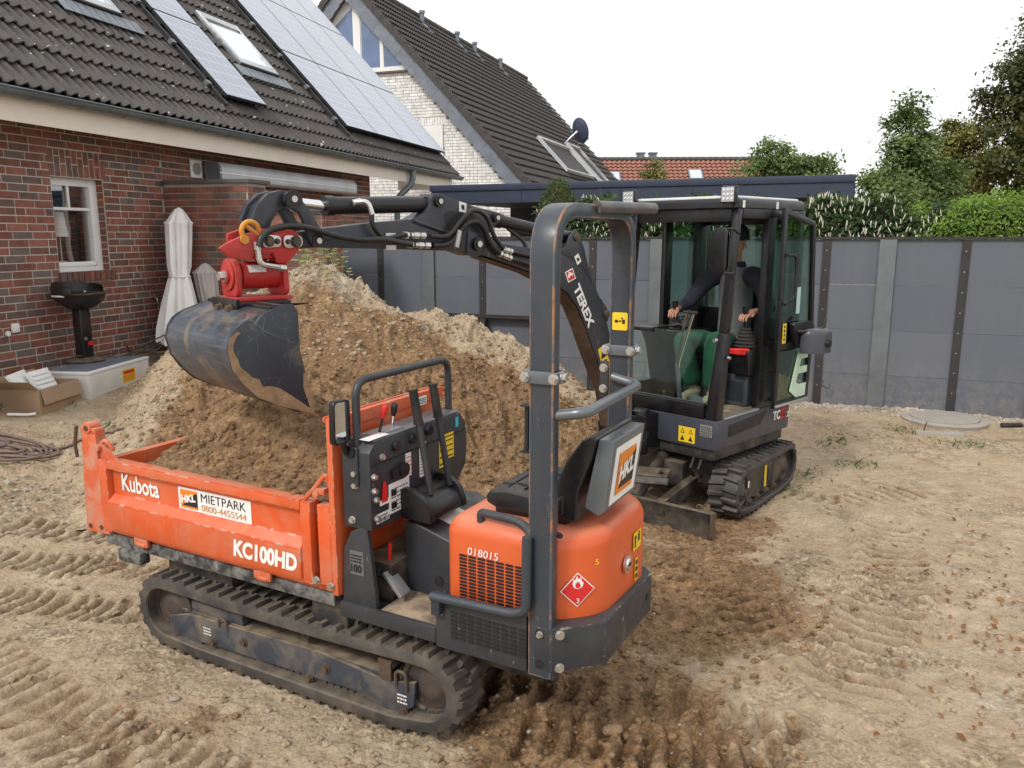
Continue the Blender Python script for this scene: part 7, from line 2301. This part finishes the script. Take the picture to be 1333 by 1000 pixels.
# interior
m = MB(); m.prism(round_poly([(-.62, 1.07), (-.64, 1.14), (-.98, 1.13), (-1.0, 1.04), (-.65, 1.03)], .02, 3), 'y', -.22, -.62); m.build('seat_cushion', mt['seat'], EX, bev=.02, seg=3)
m = MB(); m.prism([(-.96, 1.13), (-1.08, 1.75), (-1.16 + .06, 1.75), (-1.05, 1.10)], 'y', -.23, -.61); m.build('seat_back', mt['seat'], EX, bev=.02, seg=3)
m = MB(); m.box(-.56, -1.08, -.10, -.80, CABZ + .007, 1.0); m.build('seat_base', mt['greyex'], EX, bev=.02, seg=3)
m = MB(); m.box(-.5595, -.552, -.13, -.30, .80, .95); m.build('base_panel', mt['boom'], EX, bev=.003)
m = MB(); m.prism(round_poly([(-.46, 1.20), (-.50, 1.01), (-.95, 1.01), (-.98, 1.22), (-.7, 1.24)], .03, 3), 'y', -.055, -.205); m.build('armrest_console', mt['black'], EX, bev=.012)
m = MB(); m.prism(round_poly([(-.22, 1.33), (-.30, 1.20), (-.36, .95), (-.42, .80), (-1.0, .80), (-1.0, 1.28), (-.52, 1.28), (-.4, 1.30)], .03, 3), 'y', -.67, -.86); m.build('side_console', mt['black'], EX, bev=.012)
m = MB(); m.box(-.06, -.30, -.64, -.86, 1.335, 1.365); m.build('console_shelf', mt['black'], EX, bev=.006)
for (x, y, z0_, z1_) in ((-.50, -.72, 1.27, 1.42), (-.56, -.135, 1.22, 1.40)):
    b_ = MB(); pr = []
    for k in range(6):
        t_ = k / 6; r = .078 - .045 * t_; zz = z0_ + (z1_ - z0_) * t_ * .85
        pr += [(r, zz), (r * 1.08, zz + .008), (r * .86, zz + .020)]
    b_.lathe(pr, c=(x, y, 0), n=20); bel = b_.build('joystick_gaiter', mt['blackmatt'], EX, smooth=30)
    g_ = MB(); g_.tube([(x, y, z1_ - .04), (x + .01, y, z1_ + .05), (x + .02, y, z1_ + .12)], [.016, .020, .024], 10); g_.build('joystick', mt['black'], bel, smooth=60)
m = MB(); m.tube(fillet([(-.50, -.07, 1.205), (-.46, -.08, 1.21), (-.45, -.20, 1.20)], .02, 3), .016, 8); m.box(-.44, -.52, -.07, -.20, 1.175, 1.20); m.build('safety_lever', mt['redp'], EX, bev=.004)
for (y0_, y1_) in ((-.445, -.362), (-.418, -.309)):
    m = MB(); m.tube([(-.12, y0_, 1.08), (-.12, y0_, 1.12), (-.12, y1_, 1.49)], .009, 8); tl = m.build('travel_lever', mt['chrome'], EX)
    m = MB(); m.cyl((-.12, y1_ + .03, 1.495), (-.12, y1_ - .03, 1.495), .012, n=10); m.build('lever_grip', mt['blackmatt'], tl)
m = MB()
for y in (-.39, -.35): m.obox((-.14, y - .08, .81), (.06, 0, .02), (0, .03, 0), (-.004, 0, .008))
m.tube([(-.12, -.43, 1.10), (-.16, -.42, .78)], .018, 8); m.tube([(-.10, -.52, .80), (-.06, -.5, .90)], .010, 6); m.cyl((-.15, -.30, .80), (-.13, -.26, .86), .05, n=14)
build_each(m, 'pedal', mt['steel_paint'], EX)
m = MB(); m.tube(fillet([(-.42, -.70, 1.35), (-.46, -.66, 1.36), (-.50, -.64, 1.33)], .02, 3), .01, 6); m.build('console_switch', mt['greyex'], EX)
# ------------------------------------------------------------------ the driver
def skin_obj(name, chains, mat, parent, sub=2, root=0):
    """chains: list of [(point, radius), ...] sharing points where coordinates coincide"""
    vs, rs, es = [], [], []
    key = {}
    roots = []
    for ch_ in chains:
        prev = None
        for i, (p, r) in enumerate(ch_):
            k = tuple(round(c, 4) for c in p)
            if k not in key:
                key[k] = len(vs); vs.append(k); rs.append(r if isinstance(r, tuple) else (r, r))
                if i == 0: roots.append(key[k])
            if prev is not None and prev != key[k]: es.append((prev, key[k]))
            prev = key[k]
    me = bpy.data.meshes.new(name)
    me.from_pydata(vs, es, [])
    ob = bpy.data.objects.new(name, me); COL.objects.link(ob)
    md = ob.modifiers.new('skin', 'SKIN'); md.use_smooth_shade = True; md.branch_smoothing = .6
    if not me.skin_vertices: me.skin_vertices.new()
    sv = me.skin_vertices[0].data
    for i, r in enumerate(rs): sv[i].radius = r; sv[i].use_root = i in roots
    s_ = ob.modifiers.new('sub', 'SUBSURF'); s_.levels = sub; s_.render_levels = sub
    dg = bpy.context.evaluated_depsgraph_get()
    ev = ob.evaluated_get(dg)
    m2 = bpy.data.meshes.new_from_object(ev)
    ob.modifiers.clear()
    ob.data = m2; bpy.data.meshes.remove(me)
    m2.name = name
    m2.materials.clear(); m2.materials.append(mat)
    m2.polygons.foreach_set('use_smooth', [True] * len(m2.polygons))
    if parent: ob.parent = parent
    return ob
PN = thing('person', 'driver in dark cap, grey jersey and green trousers sitting in the excavator cab', 'person', (BO[0], BO[1], 0), BA)
hip = (-.86, -.42, 1.20)
waist, chest, neck0 = (-.885, -.42, 1.40), (-.885, -.42, 1.60), (-.865, -.42, 1.765)
neck1, head = (-.85, -.42, 1.875), (-.835, -.42, 1.96)
shL, shR = (-.87, -.215, 1.735), (-.84, -.625, 1.735)
elL, elR = (-.83, -.10, 1.485), (-.70, -.75, 1.50)
wrL, wrR = (-.625, -.125, 1.475), (-.515, -.725, 1.475)
hL, hR = (-.56, -.130, 1.465), (-.475, -.71, 1.460)
knL, knR = (-.40, -.30, 1.285), (-.37, -.575, 1.275)
anL, anR = (-.40, -.30, .86), (-.50, -.53, .86)
def fing(base, dirs, r=.0085):
    p = Vector(base); out = [(tuple(p), r * 1.1)]
    for d in dirs:
        p = p + Vector(d); out.append((tuple(p), r)); r *= .93
    return out
def hand(w_, h_, fwd, side):
    """four fingers folded over the knob and a thumb on the inner side"""
    w_, h_ = Vector(w_), Vector(h_); f = Vector(fwd).normalized(); s_ = Vector(side).normalized(); dn = Vector((0, 0, -1))
    ch_ = [[(tuple(w_), .026), (tuple(w_.lerp(h_, .5)), (.030, .020)), (tuple(h_), (.034, .020))]]
    for k, (o_, L) in enumerate(((-.030, .9), (-.010, 1.0), (.010, .95), (.030, .78))):
        b = h_ + s_ * o_ + f * .012
        ch_.append([(tuple(h_ + s_ * o_ * .4 - f * .02), .011)] + fing(b, [f * .034 * L + dn * .008, f * .020 * L + dn * .022, -f * .004 + dn * .022 * L]))
    b = w_.lerp(h_, .45) - s_ * .028
    ch_.append([(tuple(w_.lerp(h_, .35)), .012)] + fing(b, [f * .024 - s_ * .016 + dn * .008, f * .026 + dn * .012], .0095))
    return ch_
chains = [[(hip, .09), (waist, .09), (chest, .09), (neck0, .05), (neck1, .052)],
          [(neck0, .05), ((-.875, -.25, 1.70), .035), (elL, .036), (wrL, .028)], [(neck0, .05), ((-.85, -.59, 1.70), .035), (elR, .036), (wrR, .028)],
          [(hip, .10), ((-.78, -.33, 1.19), .08), (knL, .06), (anL, .04)], [(hip, .10), ((-.78, -.51, 1.19), .08), (knR, .06), (anR, .04)],
          [(neck1, .052), ((-.825, -.42, 1.915), (.062, .066)), ((-.83, -.42, 1.965), (.082, .092)), ((-.84, -.42, 2.03), (.080, .092)), ((-.845, -.42, 2.085), (.05, .06))],
          [((-.75, -.42, 1.985), .016), ((-.722, -.42, 1.968), .013), ((-.735, -.42, 1.955), .012)],
          [((-.765, -.42, 1.935), (.025, .012)), ((-.748, -.42, 1.932), (.022, .008))],
          [((-.765, -.42, 1.900), .024), ((-.752, -.42, 1.893), .020)],
          [((-.842, -.338, 1.985), (.016, .010)), ((-.848, -.328, 1.965), (.018, .009)), ((-.845, -.334, 1.945), (.012, .009))],
          [((-.842, -.502, 1.985), (.016, .010)), ((-.848, -.512, 1.965), (.018, .009)), ((-.845, -.506, 1.945), (.012, .009))]]
chains += hand(wrL, hL, (1, -.05, 0), (0, -1, 0)) + hand(wrR, hR, (1, .15, -.05), (0, 1, 0))
skin_obj('body', chains, mt['skin'], PN, 2)
ey = MB()
for y in (-.392, -.448): ey.lathe([(.002, -.011), (.009, -.006), (.011, 0), (.009, .006), (.002, .011)], c=(-.752, y, 1.992), n=10)
ey.build('eyes', mt['ink'], PN)
def off_pts(L, k): return L
skin_obj('jersey', [[((-.86, -.42, 1.17), (.125, .165)), ((-.885, -.42, 1.34), (.125, .165)), ((-.89, -.42, 1.52), (.125, .172)), ((-.88, -.42, 1.66), (.125, .190)), ((-.872, -.42, 1.745), (.100, .165)), ((-.865, -.42, 1.81), (.078, .090)), ((-.862, -.42, 1.838), (.066, .072))]], mt['greycloth'], PN, 2)
for sh, el, wr, up in ((shL, elL, wrL, .42), (shR, elR, wrR, .95)):
    e = Vector(el); wv = Vector(wr)
    ctr = Vector((-.868, -.42, 1.785)).lerp(Vector(sh), .30)
    pts = [(tuple(ctr + Vector((0, 0, -.02))), .092), (sh, (.090, .092)), (tuple(Vector(sh).lerp(e, .5)), .070), (el, .062)]
    if up > .5: pts += [(tuple(e.lerp(wv, .5)), .052), (tuple(e.lerp(wv, up)), .040)]
    else: pts += [(tuple(e.lerp(wv, .12)), .058)]
    skin_obj('sleeve', [pts], mt['navycloth'], PN, 2)
co_ = MB(); co_.lathe([(.074, 1.80), (.080, 1.815), (.074, 1.84), (.066, 1.845), (.064, 1.82)], c=(-.858, -.42, 0), n=20); co_.build('collar', mt['navycloth'], PN, smooth=60)
skin_obj('trousers', [[((-.87, -.42, 1.24), (.14, .175)), ((-.84, -.42, 1.17), (.13, .17)), ((-.74, -.33, 1.185), .105), (tuple(Vector((-.74, -.33, 1.185)).lerp(Vector(knL), .55)), .098), (knL, .085), (tuple(Vector(knL).lerp(Vector(anL), .5)), .082), (tuple(Vector(anL) + Vector((0, 0, .02))), .075)],
                      [((-.84, -.42, 1.17), (.13, .17)), ((-.74, -.51, 1.185), .105), (tuple(Vector((-.74, -.51, 1.185)).lerp(Vector(knR), .55)), .098), (knR, .088), (tuple(Vector(knR).lerp(Vector(anR), .5)), .084), (tuple(Vector(anR) + Vector((0, 0, .02))), .078)]], mt['greencloth'], PN, 2)
for an in (anL, anR):
    a = Vector(an)
    skin_obj('boot', [[(tuple(a + Vector((-.02, 0, .03))), .055), (tuple(a + Vector((-.02, 0, -.04))), .055), (tuple(a + Vector((.08, 0, -.055))), (.048, .040)), (tuple(a + Vector((.16, 0, -.065))), (.042, .030))]], mt['boot'], PN, 2)
cap = MB()
prof = [(.104, 2.010), (.106, 2.03), (.100, 2.075), (.078, 2.115), (.045, 2.135), (.004, 2.140)]
cap.lathe(prof, c=(-.838, -.42, 0), n=24)
cap.quadprism([Vector((-.838 + .10 + .085 * math.cos(t) * (1 if abs(t) < 1.6 else 0), -.42 + .085 * math.sin(t), 2.015 - .02 * math.cos(t))) for t in np.linspace(-1.57, 1.57, 12)], .008)
cap.build('cap', mt['navycloth'], PN, smooth=50)
# ------------------------------------------------------------------ things by the house
def hw(x, out): return (HO[0] + HX[0] * x - HY[0] * out, HO[1] + HX[1] * x - HY[1] * out)
def place(x, out, dz=0):
    p = hw(x, out); return (p[0], p[1], surf_z(*p) + dz)
# charcoal grill
g = thing('charcoal_grill', 'black column charcoal grill standing on the white foam box under the window', 'grill', (*hw(.52, .33), .652), HA)
gz_ = g.location.z
H0 = .52 - gz_ + gz_
m = MB(); m.lathe([(.20, -.02), (.20, .015), (.17, .03), (.09, .045), (.09, .05)], n=24); m.build('base_ring', mt['dirtyblack'], g, smooth=40)
m = MB(); m.prism(round_poly([(-.075, -.06), (.075, -.06), (.075, .06), (-.075, .06)], .02, 3), 'z', .04, .60); m.build('column', mt['grillblk'] if 'grillblk' in mt else mt.setdefault('grillblk', paint('sooty_black_enamel', (.008, .008, .009), .35, dust=.10, dscale=5, up=.1)), g, bev=.004)
m = MB(); m.lathe([(.07, .58), (.13, .60), (.21, .65), (.255, .71), (.265, .745), (.275, .75), (.265, .755), (.25, .72), (.19, .66), (.05, .62)], n=30); bowl = m.build('bowl', mt['grillblk'], g, smooth=50)
m = MB(); m.lathe([(.262, .757), (.262, .765), (.02, .765), (.02, .757)], n=24)
for k in range(13): m.box(-.24 + k * .04, -.236 + k * .04, -.2, .2, .767, .772)
m.build('grate', mt['rollerm'], bowl)
m = MB()
N = 22
vs = []
for (r, z) in ((.268, .76), (.275, .80), (.262, .88), (.258, .885), (.255, .80), (.25, .765)):
    for k in range(N):
        t_ = math.radians(-20) + math.radians(230) * k / (N - 1); zz = z if z < .81 else .80 + (z - .80) * (.55 + .45 * math.sin(math.pi * k / (N - 1)))
        vs.append((r * math.cos(t_), r * math.sin(t_), zz))
m.add(vs, [(j * N + k, j * N + k + 1, (j + 1) * N + k + 1, (j + 1) * N + k) for j in range(5) for k in range(N - 1)]); m.build('wind_shield', mt['grillblk'], bowl, smooth=50)
m = MB(); m.tube(fillet([(-.26, -.05, .74), (-.33, -.05, .75), (-.33, .05, .75), (-.26, .05, .74)], .03, 4), .010, 8); m.build('handle', mt['offwhite'], bowl)
m = MB(); m.cyl((-.03, -.061, .26), (-.03, -.066, .26), .02, n=14); m.build('damper_knob', mt['zinc'], g)
m = MB(); m.box(.0, .075, -.0605, -.0635, .18, .225); m.build('maker_plate', mt['redp'], g)
m = MB()
for (x, z) in ((-.16, -.235), (.1, -.25)): m.cyl((x, z, .80), (x * 1.03, z * 1.05, .80), .012, n=8)
build_each(m, 'rivet', mt['zinc'], bowl)
# long white foam box with a yellow label; the grill's neighbour
bx = thing('foam_box', 'long white foam box with a yellow label beside the cardboard box', 'box', (*hw(.48, .54), .345), HA + R(11))
m = MB()
L_, W_, H_ = 1.14, .52, .265
m.box(-L_ / 2, L_ / 2, -W_ / 2, W_ / 2, 0, H_)
bd_ = m.build('box_body', mt['foamdirty'], bx, bev=.008)
m = MB(); m.box(-L_ / 2 - .006, L_ / 2 + .006, -W_ / 2 - .006, W_ / 2 + .006, H_ + .001, H_ + .03); m.build('box_lid', mt['foam'], bx, bev=.006)
m = MB(); m.box(-L_ / 2 + .03, L_ / 2 - .03, -W_ / 2 + .03, W_ / 2 - .03, H_ + .0305, H_ + .036); m.build('lid_recess', mt['slate'], bx, smooth=0)
m = MB(); m.box(.02, .27, -W_ / 2 - .001, -W_ / 2 - .003, .07, .215); lb = m.build('label', mt['yellow'], bd_, smooth=0)
printlines(MB(), (.04, -W_ / 2 - .0032, .085), PX, PZ, .21, .07, 5, random.Random(3), lift=.0006).build('print', mt['redink'], lb, smooth=0, fixn=False)
m = MB(); m.box(.04, .25, -W_ / 2 - .0034, -W_ / 2 - .0044, .165, .20); m.build('print_bar', mt['redink'], lb, smooth=0)
# loose sticks and cable offcuts on the box end and against the wall
sk_ = thing('stick_pile', 'bundle of dark sticks and pruned stems behind the white foam box', 'sticks', (*hw(1.35, .42), .60), HA)
rg = random.Random(14); m = MB()
for k in range(18):
    a = Vector((rg.uniform(-.45, .35), rg.uniform(-.1, .2), rg.uniform(.0, .12))); b = a + Vector((rg.uniform(.3, .7) * rg.choice((1, -1)), rg.uniform(-.35, .05), rg.uniform(.0, .22)))
    m.tube([a, a.lerp(b, .5) + Vector((0, 0, rg.uniform(-.02, .04))), b], [.012, .010, .006], 6)
build_each(m, 'stick', mt['bark'], sk_, tol=-.02)
# cardboard box, open, with foam sheets in it
cb = thing('cardboard_box', 'open brown cardboard box with folded flap beside the plastic bucket', 'box', (*hw(-.46, .70), .335), HA + R(12))
m = MB()
a_, b_, h_, t_ = .31, .21, .25, .005
for q in ((-a_, a_, -b_, -b_ + t_), (-a_, a_, b_ - t_, b_), (-a_, -a_ + t_, -b_ + t_, b_ - t_), (a_ - t_, a_, -b_ + t_, b_ - t_)): m.box(q[0], q[1], q[2], q[3], 0, h_)
m.box(-a_, a_, -b_, b_, -.006, -.0005)
bdy = m.build('box_body', mt['cardboard'], cb, smooth=0)
m = MB(); m.quadprism([(-a_ + .02, -b_ - .004, h_), (a_ - .0, -b_ - .004, h_), (a_ - .02, -b_ - .035, h_ - .15), (-a_ + .03, -b_ - .035, h_ - .15)], .004); m.build('flap', mt['cardboard'], cb, smooth=0)
m = MB(); m.quadprism([(-a_ - .002, -b_, h_), (-a_ - .002, b_, h_), (-a_ - .10, b_ - .02, h_ + .09), (-a_ - .10, -b_ + .02, h_ + .09)], .004); m.build('flap', mt['cardboard'], cb, smooth=0)
m = MB(); m.quadprism([(-a_, b_ + .001, h_), (a_, b_ + .001, h_), (a_, b_ + .05, h_ + .10), (-a_, b_ + .05, h_ + .10)], .004); m.build('flap', mt['cardboard'], cb, smooth=0)
cbx, cby, cbz = cb.location
for k, (dx, dy, tilt, yaw) in enumerate(((-.02, -.06, 38, 14), (.05, .10, 30, 2))):
    fs_ = thing('foam_sheet', ('white notched foam sheet leaning out of the cardboard box in front' if k == 0 else 'smaller grooved white foam block behind the notched foam sheet in the box'), 'foam sheet', (cbx + dx, cby + dy, cbz + .17), HA + R(12) + R(yaw), 'foam packing in the cardboard box')
    m = MB()
    wv, hv, th_ = (.19, .27, .03) if k == 0 else (.15, .24, .05)
    n = 9; pts = [(-wv, 0), (wv, 0)]
    for i in range(n):
        z = hv * i / n; pts += [(wv - (.012 if i % 2 else 0), z + .002), (wv - (.012 if i % 2 else 0), z + hv / n - .002)]
    pts += [(wv, hv), (-wv, hv)]
    ct_, st_ = math.cos(R(tilt)), math.sin(R(tilt))
    m.prism(pts, 'y', 0, th_)
    if k: 
        for i in range(4): m.box(-wv + .01, wv - .02, -.012, -.0005, .03 + i * .05, .055 + i * .05)
    m.v = [(x, y * ct_ + z * st_ * .9, z * ct_ - y * st_) for x, y, z in m.v]
    m.build('sheet', mt['foam'], fs_, bev=.004)
# plastic bucket at the left edge
pbk = thing('plastic_bucket', 'translucent grey plastic bucket at the left edge of the yard', 'bucket', place(-1.16, .74, -.01), 0)
m = MB(); m.lathe([(.10, 0), (.115, .005), (.135, .26), (.142, .265), (.142, .285), (.132, .285), (.11, .012), (.004, .012)], n=26); bkt = m.build('bucket_body', mt['bag'], pbk, smooth=50)
m = MB(); m.tube([(.142 * math.cos(t), .142 * math.sin(t), .26 + .12 * math.sin((t) * 1.0)) for t in np.linspace(0, math.pi, 14)], .004, 6); m.build('bucket_handle', mt['zinc'], pbk)
m = MB(); m.add([(.1335 * math.cos(t) * (1 + .08 * (z - .1)), .1335 * math.sin(t) * (1 + .08 * (z - .1)), z) for t in np.linspace(-1.6, -.3, 8) for z in (.06, .17)], [(2 * k, 2 * k + 1, 2 * k + 3, 2 * k + 2) for k in range(7)]); m.build('label', mt['palelabel'] if 'palelabel' in mt else mt.setdefault('palelabel', plain('pale_blue_label', (.50, .60, .68))), bkt, fixn=False)
# white pipe lying before the box
wp = place(-.62, .80)
wpx = [place(-.98 + .05 * k, .85 + .03 * k, .025) for k in range(5)]
o_ = MB().tube([(p[0], p[1], p[2]) for p in wpx], .014, 12).build('white_pipe', mt['pvc'], None, smooth=60)
tag(o_, 'short white plastic pipe lying before the cardboard box', 'pipe')
# garden hose heap
rg = random.Random(21)
hc = place(-1.75, 1.35)
pts = []
for k in range(150):
    t = k * .30
    rx_, ry_ = .46 + .16 * math.sin(t * .31) , .20 + .08 * math.cos(t * .23)
    x, y = hc[0] + rx_ * math.cos(t) + .10 * math.sin(t * .13), hc[1] + ry_ * math.sin(t) + .06 * math.cos(t * .17)
    pts.append((x, y, surf_z(x, y) + .016 + .045 * (k % 47) / 47 + .010 * math.sin(t * 1.7)))
for k in range(14):
    x, y = pts[-1][0] + .05 + .012 * math.sin(k), pts[-1][1] - .012 * math.cos(k * .5) + .014
    pts.append((x, y, surf_z(x, y) + .016))
o_ = MB().tube(pts, .013, 7).build('garden_hose', paint('dusty_brown_hose', (.135, .095, .085), .55, dust=.35, up=.3), None, smooth=60)
tag(o_, 'dusty brown garden hose heaped on the ground at the left', 'hose')

# folded parasols leaning in the corner
def parasol(label, x, out, h, r, lean, mat, seed, zbase):
    p_ = hw(x, out)
    t = thing('folded_parasol', label, 'parasol', (p_[0], p_[1], zbase), HA, 'folded parasols in the brick corner')
    rg_ = random.Random(seed); m = MB(); N = 40; vs = []
    lev = [(0, 1.25), (.12, 1.22), (.30, .98), (.46, .66), (.50, .55), (.56, .66), (.75, .72), (.87, .74), (.885, .80), (.90, .66), (.95, .46), (.985, .26), (1.0, .02)]
    ph = [rg_.uniform(0, 6.28) for _ in range(4)]
    for (z, s_) in lev:
        for k in range(N):
            a = 2 * math.pi * k / N
            w_ = 1 + (1.7 if h < 1.3 else 1.15) * (.16 * math.sin(8 * a + ph[0] + z * .7) + .09 * math.sin(13 * a + ph[1] + z * 2) + .05 * math.sin(5 * a + ph[2])) * (1 - max(0, z - .9) * 8)
            vs.append((r * s_ * w_ * math.cos(a) * .9 + lean[0] * z, r * s_ * w_ * math.sin(a) * .75 + lean[1] * z, z * h))
    m.add(vs, [(j * N + k, j * N + (k + 1) % N, (j + 1) * N + (k + 1) % N, (j + 1) * N + k) for j in range(len(lev) - 1) for k in range(N)] + [tuple(range(N - 1, -1, -1))])
    m.build('canopy', mat, t, smooth=65)
    m = MB(); m.tube([(0, 0, -.25), (lean[0], lean[1], h - .02)], .02, 8); m.build('pole', mt['alu'], t)
    m = MB(); m.tube([(r * .60 * math.cos(a) + lean[0] * .49, r * .5 * math.sin(a) + lean[1] * .49, .49 * h + .01 * math.sin(a)) for a in np.linspace(0, 6.28, 24)], .012, 6); m.build('tie_strap', mat, t)
    return t
parasol('tall white folded parasol leaning in the corner of the brick walls', 1.80, .58, 1.70, .225, (.40, .20), mt['fabric'], 3, .70)
parasol('shorter greige folded parasol beside the tall white one', 2.22, .80, 1.05, .20, (.14, .20), mt['fabric2'], 5, .64)

# ------------------------------------------------------------------ right side of the yard
mc = thing('manhole_ring', 'round concrete manhole cover sunk in gravel before the fence', 'manhole cover', (4.62, 8.27, surf_z(4.62, 8.27)))
m = MB(); m.lathe([(.40, -.05), (.42, .02), (.38, .034), (.34, .034), (.335, .02), (.33, .02), (.33, .038), (.02, .044)], n=40); m.build('cover', mt['concrete'], mc, smooth=40)
bk_ = thing('half_buried_kerb', 'worn kerb stone half buried before the manhole cover', 'kerb stone', (4.28, 7.72, surf_z(4.28, 7.72)), R(-15))
m = MB(); m.box(-.22, .22, -.05, .05, -.08, .035); m.build('stone', mt['concrete'], bk_, bev=.01)
wb = thing('barrow_handle', 'rusty tubular barrow handle with black rubber grip at the right edge', 'handle', (0, 0, 0))
m = MB(); P = [Vector((4.70, 7.35, .27)), Vector((4.87, 7.34, .275)), Vector((5.05, 7.25, .20)), Vector((5.5, 7.0, .05))]
m.tube(fillet(P, .06, 5), .017, 10); m.build('tube', paint('rusty_red_tube', (.16, .055, .035), .6, dust=.3), wb, smooth=60)
m = MB(); m.tube([Vector((4.66, 7.352, .268)), Vector((4.84, 7.342, .2745))], .024, 12); m.build('grip', mt['blackmatt'], wb, smooth=60)
# steel pin stuck in the ground near the cover
m = MB(); x, y = 4.12, 7.75; m.tube([(x, y, surf_z(x, y) - .05), (x + .05, y + .02, surf_z(x, y) + .12)], .006, 6)
tag(m.build('iron_pin', mt['rollerm'], None), 'thin iron pin stuck in the ground left of the kerb stone', 'pin')
# cable end coming out of the fence foot
m = MB(); x, y = 3.55, 8.98; z = .42
m.tube(fillet([(x, y, .43), (x + .02, y - .04, .40), (x - .01, y - .05, .36), (x + .08, y - .05, .31), (x + .10, y - .03, .38)], .02, 4), .005, 6)
tag(m.build('cable_end', mt['hose'], None), 'short black cable end curling out of the fence board', 'cable')
# dry leaves, weeds
def ground_leaves(name, label, n, sampler, size, mat, seed, lift=.012, nrm=(0, 0, 1), jit=.5, aspect=.5, cat='leaves'):
    rg_ = np.random.default_rng(seed)
    xy = sampler(n, rg_)
    z = np.maximum(ground_h(xy[:, 0], xy[:, 1]), mound_h(xy[:, 0], xy[:, 1])) + lift
    me = leaves_mesh(name, np.column_stack([xy, z]), np.tile(np.array(nrm, float), (len(xy), 1)), size, mat, seed + 1, aspect=aspect, jitter=jit)
    ob = bpy.data.objects.new(name, me); COL.objects.link(ob)
    return tag(ob, label, cat, None, 'stuff')
def lf(n, r_):
    c = np.array([(2.75, 4.25), (2.45, 3.75), (2.9, 4.1), (2.2, 3.35), (3.2, 5.0), (2.6, 4.6), (3.6, 5.5), (1.9, 3.0)])[r_.choice(8, n, p=[.25, .2, .15, .12, .08, .1, .05, .05])]
    return c + r_.normal(0, .20, (n, 2)) * np.array([1.4, 1])
ground_leaves('dry_leaves', 'dry orange brown leaves strewn on the sand at the right', 150, lf, .040, mt['dryleaf'], 301, .014, jit=.35)
def lf2(n, r_): return np.column_stack([r_.uniform(1.5, 4.5, n), r_.uniform(3.0, 8, n)])
ground_leaves('leaf_litter', 'few scattered dry leaves over the right side of the yard', 90, lf2, .04, mt['dryleaf'], 303, .012, jit=.4)
def tufts(spots, r): 
    def f(n, r_):
        c = np.array(spots)[r_.integers(0, len(spots), n)]
        return c + r_.normal(0, r, (n, 2))
    return f
ground_leaves('weeds', 'small green weeds sprouting here and there on the bare ground', 650, tufts([(3.1, 6.9), (2.6, 6.6), (2.2, 6.2), (3.2, 7.6), (-5.0, 7.6), (-4.6, 7.9), (-4.2, 6.0), (-3.9, 5.6), (4.3, 7.4), (4.0, 7.9), (-3.6, 6.8)], .09), .05, mt['grass'], 305, .02, nrm=(1, 0, .3), jit=.9, aspect=.22, cat='weeds')
tk = []
rg = random.Random(31); m = MB()
for k in range(28):
    x, y = -1.98 + rg.gauss(0, .16), 8.2 + rg.gauss(0, .08)
    z = surf_z(x, y) - .02; h_ = rg.uniform(.10, .30); dx, dy = rg.gauss(0, .10), rg.gauss(0, .05)
    p = [Vector((x, y, z)), Vector((x + dx * .5, y + dy * .5, z + h_ * .65)), Vector((x + dx * 1.3, y + dy * 1.3, z + h_))]
    m.tube(p, [.004, .003, .001], 4)
    for q in range(3):
        c = p[0].lerp(p[2], .4 + .2 * q); m.add([c, c + Vector((.03 * rg.choice((-1, 1)), .01, .018)), c + Vector((.055 * rg.choice((-1, 1)), .0, .012))], [(0, 1, 2)])
at = m.build('weed_tuft', mt['grassdry'] if 'grassdry' in mt else mt.setdefault('grassdry', plain('dry_grass', (.22, .24, .08), .8, var=.4)), None, smooth=0, fixn=False)
tag(at, 'dry grassy weeds growing on top of the soil mound', 'weeds', None, 'stuff')
# one stray paving lump in the foreground mud and a washer plate
for (x, y, s_, lab) in ((-1.52, 3.25, .018, 'single pale stone in the brown patch left of the dumper track'), (.42, 2.98, .035, 'flat brown clay lump in the churned mud behind the dumper')):
    m = MB(); bm = bmesh.new(); bmesh.ops.create_icosphere(bm, subdivisions=2, radius=s_)
    vs = [Vector((v.co.x * 1.3, v.co.y, v.co.z * .6)) * (1 + .25 * (random.random() - .5)) + Vector((x, y, surf_z(x, y) + s_ * .2)) for v in bm.verts]
    m.add(vs, [tuple(v.index for v in f.verts) for f in bm.faces]); bm.free()
    tag(m.build('stone', mt['stone'] if s_ < .03 else mt['caked'], None, smooth=0), lab, 'stone')
